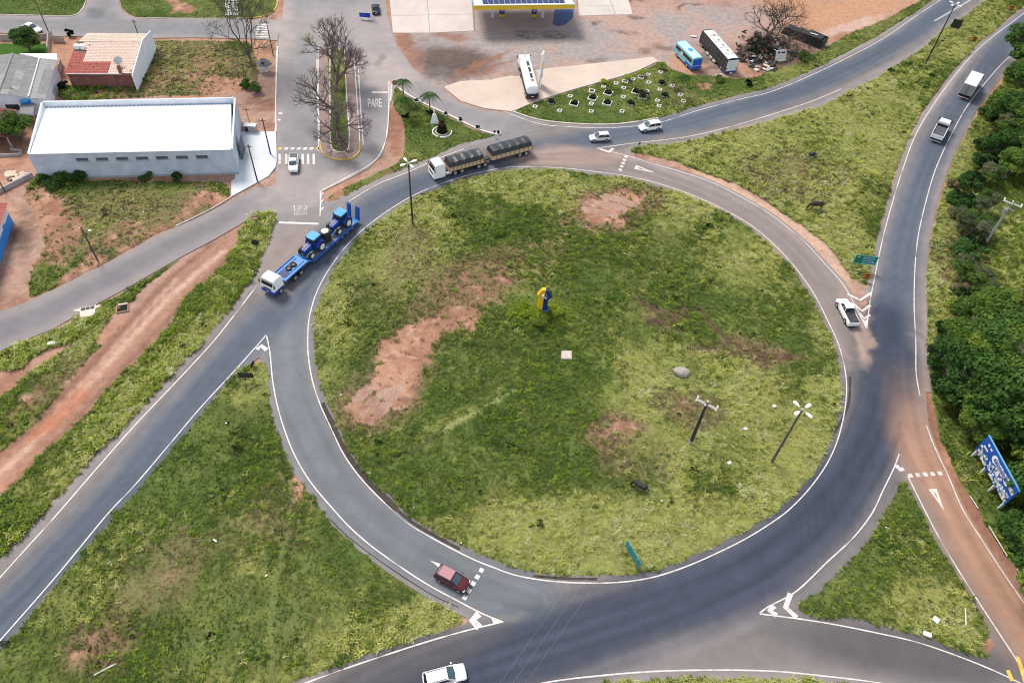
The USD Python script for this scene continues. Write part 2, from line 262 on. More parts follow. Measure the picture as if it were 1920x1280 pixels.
turf_px = {
 'island': None,
 'left_triangle': [(478,684),(497,678),(506,712),(515,780),(534,840),(545,875),(580,921),(609,962),(640,1000),(665,1018),(705,1051),(755,1091),(812,1126),(855,1146),(868,1160),(850,1176),(780,1200),(705,1226),(630,1251),(560,1277),(450,1318),(380,1420),(-60,1420),(-110,1335),(5,1209),(110,1085),(212,966),(255,919),(380,769),(452,690)],
 'verge': [(512,397),(517,410),(510,440),(495,480),(478,515),(432,582),(387,637),(325,700),(250,787),(185,847),(138,905),(82,962),(37,1012),(0,1046),(-110,1150),(-170,1110),(0,927),(30,905),(75,852),(155,780),(220,705),(282,650),(320,607),(345,560),(390,520),(437,470),(448,434),(470,410),(495,400)],
 'ditch': [(337,486),(320,500),(290,522),(262,545),(255,560),(215,588),(180,612),(140,640),(80,660),(40,690),(0,697),(-60,705),(-60,690),(0,664),(37,645),(100,619),(180,575),(250,537)],
 'bank': [(215,590),(182,640),(195,645),(168,672),(130,722),(88,770),(45,815),(0,850),(-80,915),(-90,760),(0,742),(60,692),(120,655),(170,612)],
 'lot': [(62,336),(180,338),(300,339),(400,340),(425,345),(428,372),(405,388),(360,410),(295,438),(200,489),(115,533),(60,556),(52,545),(62,500),(80,460),(60,400),(45,365)],
 'back_lot': [(262,80),(330,76),(400,77),(462,80),(480,105),(482,150),(468,170),(430,178),(300,181),(115,186),(118,160),(180,160),(250,160)],
 'lawn': [(-120,-40),(158,-40),(160,2),(150,18),(140,28),(110,29),(0,26),(-120,25)],
 'lawn_2': [(225,-40),(226,5),(236,22),(258,32),(330,33),(420,33),(480,34),(508,26),(519,10),(514,-10),(500,-40)],
 'median': [(620,95),(645,95),(650,180),(655,270),(652,284),(638,288),(624,283),(620,270),(619,180)],
 'palm_triangle': [(741,162),(757,177),(800,201),(850,224),(900,248),(930,254),(895,264),(862,272),(815,294),(765,314),(700,342),(650,367),(612,381),(618,368),(660,345),(710,322),(752,298),(757,268),(757,240),(748,218),(738,198)],
 'planter_garden': [(964,209),(1000,194),(1060,174),(1120,157),(1180,140),(1225,121),(1238,116),(1260,128),(1290,140),(1330,141),(1400,147),(1450,130),(1500,115),(1548,88),(1590,65),(1650,40),(1700,14),(1740,-8),(1780,-40),(1800,-50),(1760,-8),(1715,25),(1650,66),(1590,98),(1515,136),(1440,166),(1385,179),(1310,199),(1240,221),(1160,231),(1085,231),(1010,223)],
 'upper_triangle': [(1160,278),(1290,263),(1440,223),(1530,198),(1580,174),(1640,143),(1690,111),(1740,77),(1770,48),(1812,26),(1850,0),(1960,-60),(2010,-60),(1915,14),(1830,88),(1780,140),(1728,213),(1702,265),(1676,330),(1655,405),(1642,460),(1633,505),(1627,533),(1600,524),(1575,495),(1550,460),(1515,434),(1477,407),(1440,381),(1385,348),(1310,321),(1285,311),(1222,292)],
 'right_verge': [(2060,20),(1945,88),(1905,123),(1873,160),(1838,206),(1808,256),(1778,325),(1758,392),(1746,450),(1740,500),(1738,575),(1738,640),(1741,700),(1748,742),(1756,790),(1775,845),(1800,900),(1830,950),(1850,985),(1880,1030),(1925,1095),(2010,1220),(2400,1250),(2500,600),(2500,40)],
 'lower_triangle': [(1694,900),(1708,915),(1730,960),(1747,997),(1777,1047),(1815,1110),(1855,1178),(1868,1215),(1845,1235),(1802,1222),(1740,1200),(1665,1180),(1590,1160),(1512,1156),(1493,1130),(1535,1105),(1560,1077),(1612,1025),(1655,960),(1683,912)],
 'bottom_strip': [(1090,1287),(1135,1277),(1200,1271),(1300,1267),(1440,1267),(1520,1271),(1580,1281),(1640,1292),(1740,1400),(1300,1400),(1000,1330)],
}
turf_label = {
 'island': 'mottled green and straw grass filling the round traffic island', 'left_triangle': 'dark patchy grass in the large triangle at the lower left',
 'verge': 'thick pale green grass on the verge between the dirt track and the left road', 'ditch': 'yellow green weeds along the lower kerb of the side road',
 'bank': 'yellowish weeds and rubble grass on the bank above the dirt track', 'lot': 'worn grass on the vacant lot in front of the white-roofed warehouse',
 'back_lot': 'dry brown grass on the lot behind the warehouse', 'lawn': 'mown lawn in the top left corner above the street', 'lawn_2': 'mown lawn with yellow-painted kerb left of the bare street tree',
 'median': 'narrow strip of grass along the middle of the street median', 'palm_triangle': 'mown grass around the palms beside the PARE road', 'planter_garden': 'grass around the white planters and along the upper road',
 'upper_triangle': 'tall yellow green grass in the triangle between the two upper roads', 'right_verge': 'rough grass between the right road and the wood', 'lower_triangle': 'grass triangle at the lower right with white debris',
 'bottom_strip': 'strip of grass at the bottom edge below the kerb line'}
def rough_edge(poly, amp=0.28, s=1.1, seed=5):
    p = shapely.segmentize(poly, 0.6)
    q = np.array(p.exterior.coords)[:-1]
    n = np.stack([fb(q[:, 0], q[:, 1], s, seed, 3), fb(q[:, 0], q[:, 1], s, seed + 9, 3)], 1) - 0.5
    return Polygon(q + n * 4 * amp).buffer(0)
def biggest(p): return max(p.geoms, key=lambda g: g.area) if hasattr(p, 'geoms') else p
VIEW = Polygon([at(-120, -90)[:2], at(2040, -90)[:2], at(2040, 1370)[:2], at(-120, 1370)[:2]])
TURFS = {}
for k, px in turf_px.items():
    pl = rimpoly.buffer(-0.62) if k == 'island' else P(px)
    pl = rough_edge(pl, 0.10 if k in ('median', 'lawn', 'lawn_2', 'palm_triangle') else 0.26)
    if k != 'island': pl = pl.difference(PAVED.buffer(-0.75)) if k in ('planter_garden', 'upper_triangle', 'right_verge', 'lawn', 'lawn_2') else pl
    TURFS[k] = biggest(pl)

# bare soil, dry and lush fields; given in photograph pixels, evaluated for points of the ground
SOIL = [(745,700,75,50,-50,1.0),(700,755,48,36,-45,.9),(790,640,60,40,-40,1.0),(850,605,60,28,-25,.85),(905,560,60,28,-40,.42),(915,525,60,20,-20,.5),(960,505,50,18,-10,.3),(1140,388,62,26,-10,1.0),(1090,410,60,30,-20,.36),(1010,470,80,30,-25,.25),
        (1150,800,38,22,20,.6),(1290,765,40,14,20,.45),(1225,600,26,10,0,.35),(1470,665,45,14,0,.3),(565,900,22,32,-10,.95),(540,960,12,50,0,.3),(185,1215,70,26,-35,.42),(280,1100,60,40,-30,.25),(330,1040,50,30,-20,.15),(1868,1200,30,25,30,.9),
        (110,440,50,80,20,.6),(75,400,60,60,0,.95),(250,440,75,30,-15,.55),(330,405,60,26,-15,.5),(150,510,60,18,-30,.8),(120,340,10,10,0,0),(400,372,40,16,-10,.8),
        (330,150,90,30,0,.45),(430,165,60,22,0,.9),(390,120,60,30,0,.45),(200,178,60,8,0,.7),(345,12,24,12,0,1.0),(1330,150,20,12,0,.5),(1600,72,60,8,-25,.0),(1560,250,60,20,-20,.12),(1500,330,80,40,0,.25),(1680,300,8,60,20,.3),
        (30,770,60,12,-35,.5),(140,700,60,10,-42,.5),(1780,440,40,60,0,.25),(620,372,24,16,-30,.8),(715,338,30,6,-20,.7)]
DRY = [(1000,350,140,45,5,1.0),(770,450,90,80,0,.8),(1180,345,100,25,10,.6),(1530,860,70,210,15,.95),(1560,640,40,120,0,.6),(1300,760,190,150,0,.75),(1150,1000,330,80,0,.9),(1450,950,110,80,-40,.95),(870,770,110,8,-30,.5),(620,610,60,120,0,.5),(1400,480,120,80,30,.55),
       (1450,300,330,130,-10,.75),(1600,220,160,90,-30,.85),(1780,80,160,60,-30,.6),(1560,470,80,60,40,.8),(300,740,300,60,-42,.9),(480,430,60,60,0,.9),(800,1170,130,60,-20,.75),(480,720,40,40,0,.9),(640,1200,70,40,0,.6),(180,1060,160,120,-40,.45),
       (1790,400,40,200,-5,.75),(1750,560,30,200,0,.75),(1880,470,80,120,0,.6),(1760,1150,110,50,20,.6),(1350,1280,300,30,0,.8),(80,660,130,40,-30,.8),(170,640,100,16,-42,.9),(330,110,120,60,0,.8),(250,400,200,60,0,.7),(1250,200,90,20,-10,.5),(1480,135,90,18,-25,.5),(130,100,60,10,0,.2)]
LUSH = [(920,800,70,60,0,.8),(880,680,140,70,-30,.55),(1090,560,160,70,0,.55),(960,440,70,35,0,.75),(1010,600,60,40,0,.6),(1280,440,140,70,30,.35),(1300,690,80,50,0,.45),(1350,850,70,60,0,.5),(700,640,90,80,0,.35),(1000,880,200,60,0,.35),(380,880,170,100,-35,.7),(90,1150,100,140,-40,.45),(450,1180,170,90,-20,.75),(620,1090,150,90,30,.45),
        (1620,1040,90,70,-30,.7),(1540,1130,60,30,0,.6),(200,338,200,16,0,1.0),(300,480,150,10,-25,.8),(1340,160,60,22,-10,.9),(1700,150,120,60,-30,.35),(80,10,120,40,0,.9),(350,15,160,30,0,.7),(640,270,20,40,0,.9),(820,240,120,50,20,.6),(1830,300,60,90,0,.5),(1900,850,120,300,0,.4),(700,350,80,20,-25,.5),(1610,500,30,30,0,.5)]
REDB = [(890,530,125,50,-28,.9),(1020,470,110,38,-28,.7),(800,610,110,55,-40,.8),(1140,392,110,40,-12,.85),(720,735,100,60,-48,.9),(1150,810,60,40,0,.8),(1390,662,100,22,5,.5),(190,1215,90,45,-35,.5),(560,915,40,50,0,.6)]
BROWN_G = [(880,520,120,55,-25,.6),(770,480,70,70,0,.55),(700,560,70,60,0,.4),(800,600,110,60,-40,.7),(1290,770,90,40,20,.7),(1180,860,80,60,0,.55),(1390,660,110,26,5,.85),(1250,595,50,26,0,.7),(1160,385,110,40,-10,.8),(1150,810,60,40,0,.9),(720,730,110,70,-45,.8),
           (300,1080,120,80,-30,.55),(190,1210,110,60,-35,.6),(520,960,60,80,0,.55),(430,1020,70,60,0,.45),(560,1180,60,50,0,.3),(200,420,190,90,0,.6),(330,400,90,50,0,.85),(330,120,160,70,0,.95),(440,150,60,40,0,.8),(1480,330,120,60,0,.55),(1800,480,70,70,0,.6),(1280,180,60,20,0,.5),(120,740,110,60,-40,.7),(1320,1010,60,30,0,.3)]
TRACKS = [([(668,748),(690,728),(712,712),(735,690)], .35, (.17,.085,.06)), ([(682,772),(705,748),(728,735),(752,728)], .4, (.19,.095,.065)), ([(700,790),(720,765),(735,745)], .35, (.17,.085,.06)), ([(725,640),(760,655),(790,665)], .35, (.20,.10,.07)), ([(715,690),(735,700),(750,716)], .35, (.19,.10,.07)), ([(1095,392),(1125,398),(1150,404)], .35, (.15,.075,.05)), ([(1110,378),(1140,384),(1170,392)], .35, (.15,.075,.05)), ([(1135,368),(1165,374),(1190,384)], .35, (.15,.075,.05)), ([(735,672),(752,690),(745,705)], 1.4, (.56,.38,.30)), ([(1120,388),(1150,395)], .6, (.55,.38,.29)), ([(1150,378),(1175,382)], .5, (.55,.38,.29)),
           ([(1310,575),(1335,612),(1375,645),(1420,662),(1480,668),(1510,674)], .45, (.10,.062,.04)), ([(1400,673),(1440,674),(1500,672)], .4, (.10,.062,.04)), ([(1200,565),(1250,590),(1265,600)], .6, (.09,.06,.04)), ([(1215,605),(1240,603)], .8, (.07,.05,.035)),
          ([(547,900),(541,980),(527,1050),(512,1110),(508,1200),(515,1290)], .4, (.13,.15,.05)), ([(830,806),(880,780),(965,730)], .4, (.24,.25,.10)), ([(735,860),(790,838),(830,806)], .3, (.07,.075,.03))]
C_ = {k: np.array(v) for k, v in dict(green=(.062, .098, .024), lush=(.030, .074, .014), dry=(.265, .265, .085), olive=(.130, .130, .045), brown=(.150, .122, .062), soil=(.37, .20, .135), soil2=(.235, .118, .082), pink=(.335, .215, .172), grey=(.29, .255, .25), orange=(.40, .225, .14), dark=(.105, .075, .062)).items()}
def fields(x, y):
    uv = pix(np.stack([x, y, 0 * x], -1)); u, v = uv[:, 0], uv[:, 1]
    n1, n2, n3 = fb(x, y, 9.0, 1), fb(x, y, 3.0, 2), fb(x, y, 1.1, 3)
    du, dv = (fb(x, y, 4.5, 11, 5) - .5) * 100, (fb(x, y, 4.5, 12, 5) - .5) * 75
    soil = np.clip(ell(u + du, v + dv, SOIL) * (0.72 + 0.9 * (n2 - .42)) + ((n3 - .5) * .8 + (fb(x, y, .5, 13, 2) - .5) * .5) * (ell(u + du, v + dv, SOIL) > .05), 0, 1)
    soil = smoothstep(.20, .78, soil)
    global LASTBROWN
    LASTBROWN = smoothstep(.25, .8, np.clip(ell(u + du, v + dv, BROWN_G) * (.6 + 1.0 * n2) + (n3 - .5) * .35, 0, 1))
    dry = np.clip(0.27 + ell(u + du, v + dv, DRY) * .75 + (n1 - .5) * .9 + (n2 - .5) * .9, 0, 1)
    lush = np.clip(ell(u + du, v + dv, LUSH) * (.55 + 1.1 * (n1 - .3)) + (n2 - .5) * .5, 0, 1)
    return u, v, soil, dry, lush, n1, n2, n3
def turf_color(x, y):
    u, v, soil, dry, lush, n1, n2, n3 = fields(x, y)
    c = lerp(np.broadcast_to(C_['green'], (len(x), 3)), C_['olive'], smoothstep(.3, .7, n1))
    c = lerp(c, C_['dry'], dry * .62); c = lerp(c, C_['lush'], lush * .75 * (1 - .3 * dry))
    c = c * (.82 + .36 * smoothstep(.35, .65, n3))[:, None]
    c = lerp(c, C_['brown'], LASTBROWN * .8)
    rb = ell(u, v, REDB) * smoothstep(.34, .62, n2 * .55 + n3 * .45); c = lerp(c, (.225, .128, .085), rb * .85)
    c = lerp(c, (.20, .12, .075), smoothstep(.02, .45, soil))
    s = lerp(np.broadcast_to(C_['soil'], (len(x), 3)), C_['soil2'], smoothstep(.42, .66, n2) * .8); s = lerp(s, (.21, .115, .08), smoothstep(.52, .66, fb(x, y, .7, 14, 3)) * .75); s = lerp(s, (.52, .34, .26), smoothstep(.56, .72, n3) * .5)
    pt = shapely.points(x, y)
    for l, w, cc in TRACKS: c = lerp(c, cc, smoothstep(w * 1.5, w * .5, shapely.distance(LineString(smooth_line(G(l), 1.5)), pt) + (n3 - .5) * .5))
    return c * (1 - soil[:, None]) + s * soil[:, None], soil, dry, lush
MOUND = at(1016, 585)
def relief(x, y, k=''):
    return relief0(x, y, k) + (0 if k != 'island' else -.30 * sum(smoothstep(1.1, .1, shapely.distance(LineString(smooth_line(G(l), 1.5)), shapely.points(x, y))) for l, w, cc in TRACKS[:8]))
def relief0(x, y, k=''):
    if k == 'median': return .17 + .1 * (fb(x, y, 1.4, 22) - .5)
    z = 0.05 + 0.16 * (fb(x, y, 6.0, 21) - .35) + 0.07 * (fb(x, y, 1.4, 22) - .5)
    if k == 'island': z = z + 1.0 * np.exp(-(((x - MOUND[0]) / 4.2) ** 2 + ((y - MOUND[1]) / 2.8) ** 2) * 1.2)
    return z
def patch(poly, sp, zf, edge=-0.05, amp_in=0.5):
    p = shapely.segmentize(poly, sp * 0.8)
    b = np.vstack([np.array(r.coords)[:-1] for r in [p.exterior, *p.interiors]])
    x0, y0, x1, y1 = poly.bounds
    X, Y = np.meshgrid(np.arange(x0, x1, sp), np.arange(y0, y1, sp * .87)); X[1::2] += sp / 2
    g = np.stack([X.ravel(), Y.ravel()], 1); inner = poly.buffer(-sp * .45)
    g = g[shapely.contains_xy(inner, g[:, 0], g[:, 1])]
    q = np.vstack([b, g]); f = Delaunay(q).simplices
    c = q[f].mean(1); f = f[shapely.contains_xy(poly, c[:, 0], c[:, 1])]
    a = q[f]; ar = (a[:, 1, 0] - a[:, 0, 0]) * (a[:, 2, 1] - a[:, 0, 1]) - (a[:, 1, 1] - a[:, 0, 1]) * (a[:, 2, 0] - a[:, 0, 0])
    f = f[np.abs(ar) > 1e-5]; ar = ar[np.abs(ar) > 1e-5]; f[ar < 0] = f[ar < 0][:, ::-1]
    z = np.empty(len(q)); z[:len(b)] = edge if edge is not None else zf(b[:, 0], b[:, 1]); z[len(b):] = zf(g[:, 0], g[:, 1])
    return np.column_stack([q, z]), f

# base ground: bare red soil to the horizon, lower under the roads
def axis(a, b, st):
    far = [b]; d = st
    while far[-1] < 3500: d *= 1.35; far.append(far[-1] + d)
    near = [a]; d = st
    while near[-1] > -3500: d *= 1.35; near.append(near[-1] - d)
    return np.concatenate([near[:0:-1], np.arange(a, b, st), far])
gx, gy = axis(-150, 175, .6), axis(10, 215, .55)
X, Y = np.meshgrid(gx, gy); x, y = X.ravel(), Y.ravel()
PB = PAVED.simplify(0.1); shapely.prepare(PB)
inside = np.zeros(len(x), bool); near = (np.abs(x) < 200) & (y > 0) & (y < 250)
inside[near] = shapely.contains_xy(PB.buffer(1.2), x[near], y[near])
def base_z(x, y): return -0.03 + 0.10 * (fb(x, y, 5.0, 31) - .35) + .05 * (fb(x, y, 1.3, 32) - .5)
z = np.where(inside, -0.09, np.where(near, base_z(x, y), -0.1))
for cx, cy, h_, w_, l_, an in ((*at(865, 118)[:2], .55, 4.5, 9, -.1), (*at(1135, 382)[:2], 0, 1, 1, 0)):
    dx, dy = x - cx, y - cy; z = z + np.where(inside, 0, h_ * np.exp(-((dx / l_) ** 2 + (dy / w_) ** 2)))
uv = pix(np.stack([x, y, 0 * x], -1)); ok = (y > 5); u, v = np.where(ok, uv[:, 0], -9999), np.where(ok, uv[:, 1], -9999)
n1, n2, n3 = fb(x, y, 8.0, 41), fb(x, y, 2.6, 42), fb(x, y, .9, 43)
du, dv = (n2 - .5) * 40, (fb(x, y, 3.0, 44) - .5) * 26
col = lerp(np.broadcast_to(C_['pink'], (len(x), 3)), C_['soil'], smoothstep(.4, .65, n1)); col = lerp(col, C_['soil2'], smoothstep(.46, .70, n2) * .75); col = lerp(col, (.45, .31, .25), smoothstep(.55, .75, n3) * .5)
yard = np.clip(ell(u + du, v + dv, [(1080, 80, 330, 70, 0, 1.0), (850, 110, 130, 70, 0, 1.0), (1250, 60, 220, 60, 0, 1.0)]), 0, 1)
col = lerp(col, lerp(np.broadcast_to(C_['grey'], (len(x), 3)), np.array((.36, .255, .22)), smoothstep(.42, .6, n1)), yard * .9)
col = lerp(col, C_['orange'], ell(u + du, v + dv, [(1600, 22, 110, 26, -12, 1.0), (1290, 122, 40, 18, 25, .9), (1490, 8, 60, 16, 0, .8), (1700, 2, 40, 14, -20, .7)]))
col = lerp(col, (.45, .31, .26), ell(u + du, v + dv, [(1580, 55, 90, 9, -16, .9)]))
col = lerp(col, np.array((.105, .080, .072)), ell(u + du, v + dv, [(850, 115, 80, 30, 5, .95), (830, 135, 40, 18, 10, .8), (875, 133, 26, 9, 0, 1.0)]) * smoothstep(.3, .5, n2 + .08))
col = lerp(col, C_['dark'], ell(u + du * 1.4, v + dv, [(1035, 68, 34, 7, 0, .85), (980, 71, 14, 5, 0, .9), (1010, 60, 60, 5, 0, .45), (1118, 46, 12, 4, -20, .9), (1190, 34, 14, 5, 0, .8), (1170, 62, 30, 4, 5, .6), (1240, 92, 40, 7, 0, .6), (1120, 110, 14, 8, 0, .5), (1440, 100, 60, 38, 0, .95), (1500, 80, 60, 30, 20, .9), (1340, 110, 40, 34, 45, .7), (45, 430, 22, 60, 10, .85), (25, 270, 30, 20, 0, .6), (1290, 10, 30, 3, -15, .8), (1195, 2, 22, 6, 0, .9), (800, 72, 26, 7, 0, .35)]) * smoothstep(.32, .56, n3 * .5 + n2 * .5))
col = lerp(col, C_['soil2'] * 1.0, ell(u + du, v + dv, [(905, 120, 60, 5, -25, .8), (915, 132, 60, 4, -22, .7), (895, 128, 50, 4, -25, .7), (760, 80, 16, 26, -30, .9), (845, 66, 36, 9, 10, .75), (775, 110, 20, 24, -45, .6), (1745, 800, 22, 70, -14, 1.0), (1850, 985, 26, 120, -32, .95), (740, 240, 16, 40, -6, .9), (1590, 500, 12, 30, -40, .5)]))
col = lerp(col, (.46, .31, .235), ell(u + du * .4, v + dv * .4, [(1380, 357, 160, 9, 28, .9), (1500, 430, 90, 14, 42, .9), (1570, 500, 50, 12, 55, .8)]))
trk = ell(u + du * .25, v + dv * .25, [(250, 640, 330, 9, -45.5, 1.0), (195, 700, 420, 8, -46, .8), (330, 555, 120, 10, -44, .8)])
col = lerp(col, (.27, .145, .105), ell(u, v, [(240, 650, 360, 40, -45.5, .7)])); col = lerp(col, (.37, .205, .15), trk * .4)
_ptg = shapely.points(np.where(near, x, 1e5), np.where(near, y, 1e5))
for l, w_, cc, am in (([(-20,905),(60,830),(150,735),(240,640),(320,555),(420,470)], .45, (.50,.33,.25), .8), ([(-20,870),(60,800),(150,705),(235,612),(310,530),(400,455)], .5, (.20,.10,.075), .75), ([(0,935),(80,850),(170,755),(265,655),(345,565),(430,480)], .4, (.19,.10,.07), .7), ([(100,775),(180,690),(260,600),(330,525)], .3, (.48,.32,.24), .6), ([(60,880),(150,790),(240,690)], .35, (.34,.19,.14), .6), ([(90,800),(150,740)], .9, (.36,.14,.08), .7)):
    col = lerp(col, cc, am * smoothstep(w_ * 1.6, w_ * .4, shapely.distance(LineString(smooth_line(G(l), 1.5)), _ptg) + (n3 - .5) * .7))
col = lerp(col, (.36, .145, .085), ell(u + du * .3, v + dv * .3, [(80, 805, 44, 7, -42, .9), (140, 740, 70, 5, -43, .5)]))
nf = len(gx); i, j = np.meshgrid(np.arange(len(gy) - 1), np.arange(nf - 1), indexing='ij'); a = (i * nf + j).ravel()
f = np.vstack([np.stack([a, a + 1, a + nf + 1], 1), np.stack([a, a + nf + 1, a + nf], 1)])
far = ~near; col[far] = lerp(col, np.array((.13, .14, .06)), np.ones(len(x)))[far]
tag(obj('ground', (np.column_stack([x, y, z]), f), GROUND, smooth=True, cols={'tint': col}), 'bare reddish soil between the roads and buildings', 'ground', kind='structure')

# grass patches
for k, pl in TURFS.items():
    if k == 'right_verge': pl = biggest(pl.intersection(Polygon([at(1600, -60)[:2], at(2500, -60)[:2], at(2500, 1300)[:2], at(1600, 1300)[:2]])))
    V_, F_ = patch(pl, 0.62 if k != 'island' else 0.5, lambda a, b: relief(a, b, k), -.05 if k != 'median' else .12)
    c, *_ = turf_color(V_[:, 0], V_[:, 1])
    tag(obj('turf', (V_, F_), TURF, smooth=True, cols={'tint': c}), 'earth under the ' + turf_label[k], 'ground', kind='structure')

# roads
def poly_dist(x, y, lines):
    out = np.full(len(x), 1e9); p = shapely.points(x, y)
    for l in lines: out = np.minimum(out, shapely.distance(LineString(smooth_line(G(l), 2.0)), p))
    return out
DARKL = [[(1660,600),(1662,700),(1640,800),(1598,880),(1535,965),(1450,1040),(1350,1095),(1250,1135),(1100,1185),(950,1235),(800,1290),(600,1400)]]
MIDL = [[(1960,10),(1900,62),(1838,145),(1768,250),(1725,350),(1697,450),(1682,550),(1670,640)], [(1800,-10),(1735,45),(1650,98),(1500,168),(1380,203),(1250,236),(1100,262),(980,286),(880,314),(790,345),(700,385),(640,440),(585,505),(530,570)], [(530,570),(450,650),(350,770),(230,920),(120,1040),(0,1165),(-100,1280)]]
LITEL = [[(548,560),(535,640),(543,720),(572,800),(612,880),(662,950),(732,1012),(822,1064),(900,1100),(1000,1130)]]
GREYL = [[(1000,298),(1150,305),(1250,335),(1340,370),(1420,415),(1480,460),(1530,520),(1570,590),(1600,660)]]
BROWN = [[(1708,640),(1716,720),(1728,790),(1745,850),(1790,930),(1840,1020),(1900,1120),(1990,1260)]]
def road_color(x, y, base):
    n1, n2 = fb(x, y, 7.0, 51), fb(x, y, 1.6, 52)
    e = shapely.distance(PAVED.boundary, shapely.points(x, y))
    c = np.broadcast_to(np.array(base), (len(x), 3)).copy()
    c = lerp(c, (.30, .255, .25), smoothstep(2.6, .4, e + (n1 - .5) * 2.5) * .55)
    return c, n1, n2, e
def asphalt(parent, poly, z, base, main=False):
    V_, F_ = patch(poly, 0.5 if main else 1.0, lambda a, b: 0 * a + z, edge=z)
    x, y = V_[:, 0], V_[:, 1]; c, n1, n2, e = road_color(x, y, base)
    if main:
        w = (n1 - .5) * 2.2 + (n2 - .5) * .8
        best = np.full(len(x), 1e9); st = np.zeros(len(x)); pts_ = shapely.points(x, y)
        for gi_, grp in enumerate((DARKL, MIDL, LITEL, GREYL, BROWN)):
            for l in grp:
                ls = LineString(smooth_line(G(l), 2.0)); dd_ = shapely.distance(ls, pts_); al = shapely.line_locate_point(ls, pts_); sg = np.sign(np.sin(al * 0 + 1))
                nn_ = meshkit.fbm(np.stack([dd_ / .75, al / 26.0, 0 * x + gi_ * 7.3], -1), 3, 57); st = np.where(dd_ < best, nn_, st); best = np.minimum(best, dd_)
        c = lerp(c, (.235, .190, .178), smoothstep(4.2, 1.5, poly_dist(x, y, GREYL) + w) * .8)
        c = lerp(c, (.135, .150, .168), smoothstep(4.6, 1.6, poly_dist(x, y, LITEL) + w) * .9)
        c = lerp(c, (.080, .096, .130), smoothstep(4.4, 1.2, poly_dist(x, y, MIDL) + w) * .95)
        c = lerp(c, (.042, .051, .078), smoothstep(6.2, 2.0, poly_dist(x, y, DARKL) + w) * .97)
        c = lerp(c, (.088, .082, .088), ell(pix(np.stack([x, y, 0 * x], -1))[:, 0], pix(np.stack([x, y, 0 * x], -1))[:, 1], [(1700, 1225, 260, 46, 10, .9), (760, 1240, 180, 40, -18, .75)]))
        c = lerp(c, (.215, .205, .215), smoothstep(9, 0, shapely.distance(STREET, shapely.points(x, y))) * .75)
        c = lerp(c, (.335, .19, .13), smoothstep(6.4, 2.0, poly_dist(x, y, BROWN) + w) * .92 * smoothstep(650, 880, pix(np.stack([x, y, 0 * x], -1))[:, 1] + (n2 - .5) * 60))
        uvp = pix(np.stack([x, y, 0 * x], -1))
        c = lerp(c, (.33, .235, .20), ell(uvp[:, 0] + (n2 - .5) * 40, uvp[:, 1] + (n1 - .5) * 30, [(1618, 640, 16, 50, -8, .85), (1060, 292, 130, 16, 2, .75), (1700, 130, 90, 9, -30, .8), (1625, 640, 10, 50, 0, .5), (700, 398, 0.1, .1, 0, 0), (1560, 200, 130, 8, -22, .5), (1330, 262, 150, 7, -14, .5), (1380, 340, 0.1, .1, 0, 0), (540, 480, 40, 90, 20, .35), (1600, 560, 26, 40, -30, .5)]))
        c = c * (1 + .75 * (st - .5) * smoothstep(9, 3, best))[:, None]
        c = lerp(c, (.19, .185, .185), ell(uvp[:, 0], uvp[:, 1] + (n2 - .5) * 20, [(930, 1158, 60, 10, -5, .6), (1640, 880, .1, .1, 0, 0)]))
    else:
        if poly is not STREET: c = lerp(c, (.26, .235, .235), smoothstep(9, 0, shapely.distance(STREET, shapely.points(x, y))) * .85)
        uvp = pix(np.stack([x, y, 0 * x], -1))
        c = lerp(c, (.36, .30, .285), ell(uvp[:, 0] + (n2 - .5) * 60, uvp[:, 1] + (n1 - .5) * 40, [(555, 345, 60, 50, 0, .45), (720, 135, 60, 40, 30, .8), (530, 60, 26, 60, 0, .6), (690, 60, 50, 50, 0, .45), (600, 50, 60, 40, 0, .3), (640, 330, 50, 24, -20, .7), (505, 350, 30, 30, 0, .4)]))
        c = lerp(c, (.12, .118, .122), ell(uvp[:, 0] + (n2 - .5) * 30, uvp[:, 1] + (n1 - .5) * 20, [(700, 44, 14, 5, 30, .6), (712, 112, 7, 14, 30, .6), (180, 26, 18, 10, 0, .8), (60, 42, 40, 5, 0, .4), (300, 40, 60, 3, 0, .3)]))
    obj('asphalt', (V_, F_), ASPH, parent, cols={'tint': c}, smooth=True)
road = thing('road', 'dark two-lane ring road around the grass island with its highway arms', 'road', kind='structure')
street = thing('road', 'pale grey town street coming down from the top, with zebra crossing', 'road', kind='structure')
side = thing('road', 'narrow grey side road running down to the left edge', 'road', kind='structure')
topst = thing('road', 'cracked grey street across the top left corner', 'road', kind='structure')
asphalt(road, ROAD_MAIN, 0.0, (.178, .160, .158), True)
asphalt(street, STREET, 0.004, (.215, .205, .215))
asphalt(side, SIDE, 0.008, (.165, .155, .168)); asphalt(topst, TOPST, 0.012, (.185, .18, .192))
def line(parent, px, w=0.15, z=0.010, m=ROADPAINT, name='edge_line', closed=False, world=None):
    p = smooth_line(G(px) if world is None else world, 0.7, closed)
    if closed: p = np.vstack([p, p[:1]])
    rr = fb(p[:, 0], p[:, 1], .8, 61, 3); obj(name, strip(p, w * (0.72 + .55 * rr) * (.25 + .75 * smoothstep(.30, .40, fb(p[:, 0], p[:, 1], 2.3, 66, 4))), z), m, parent)
line(road, RIM, closed=True)
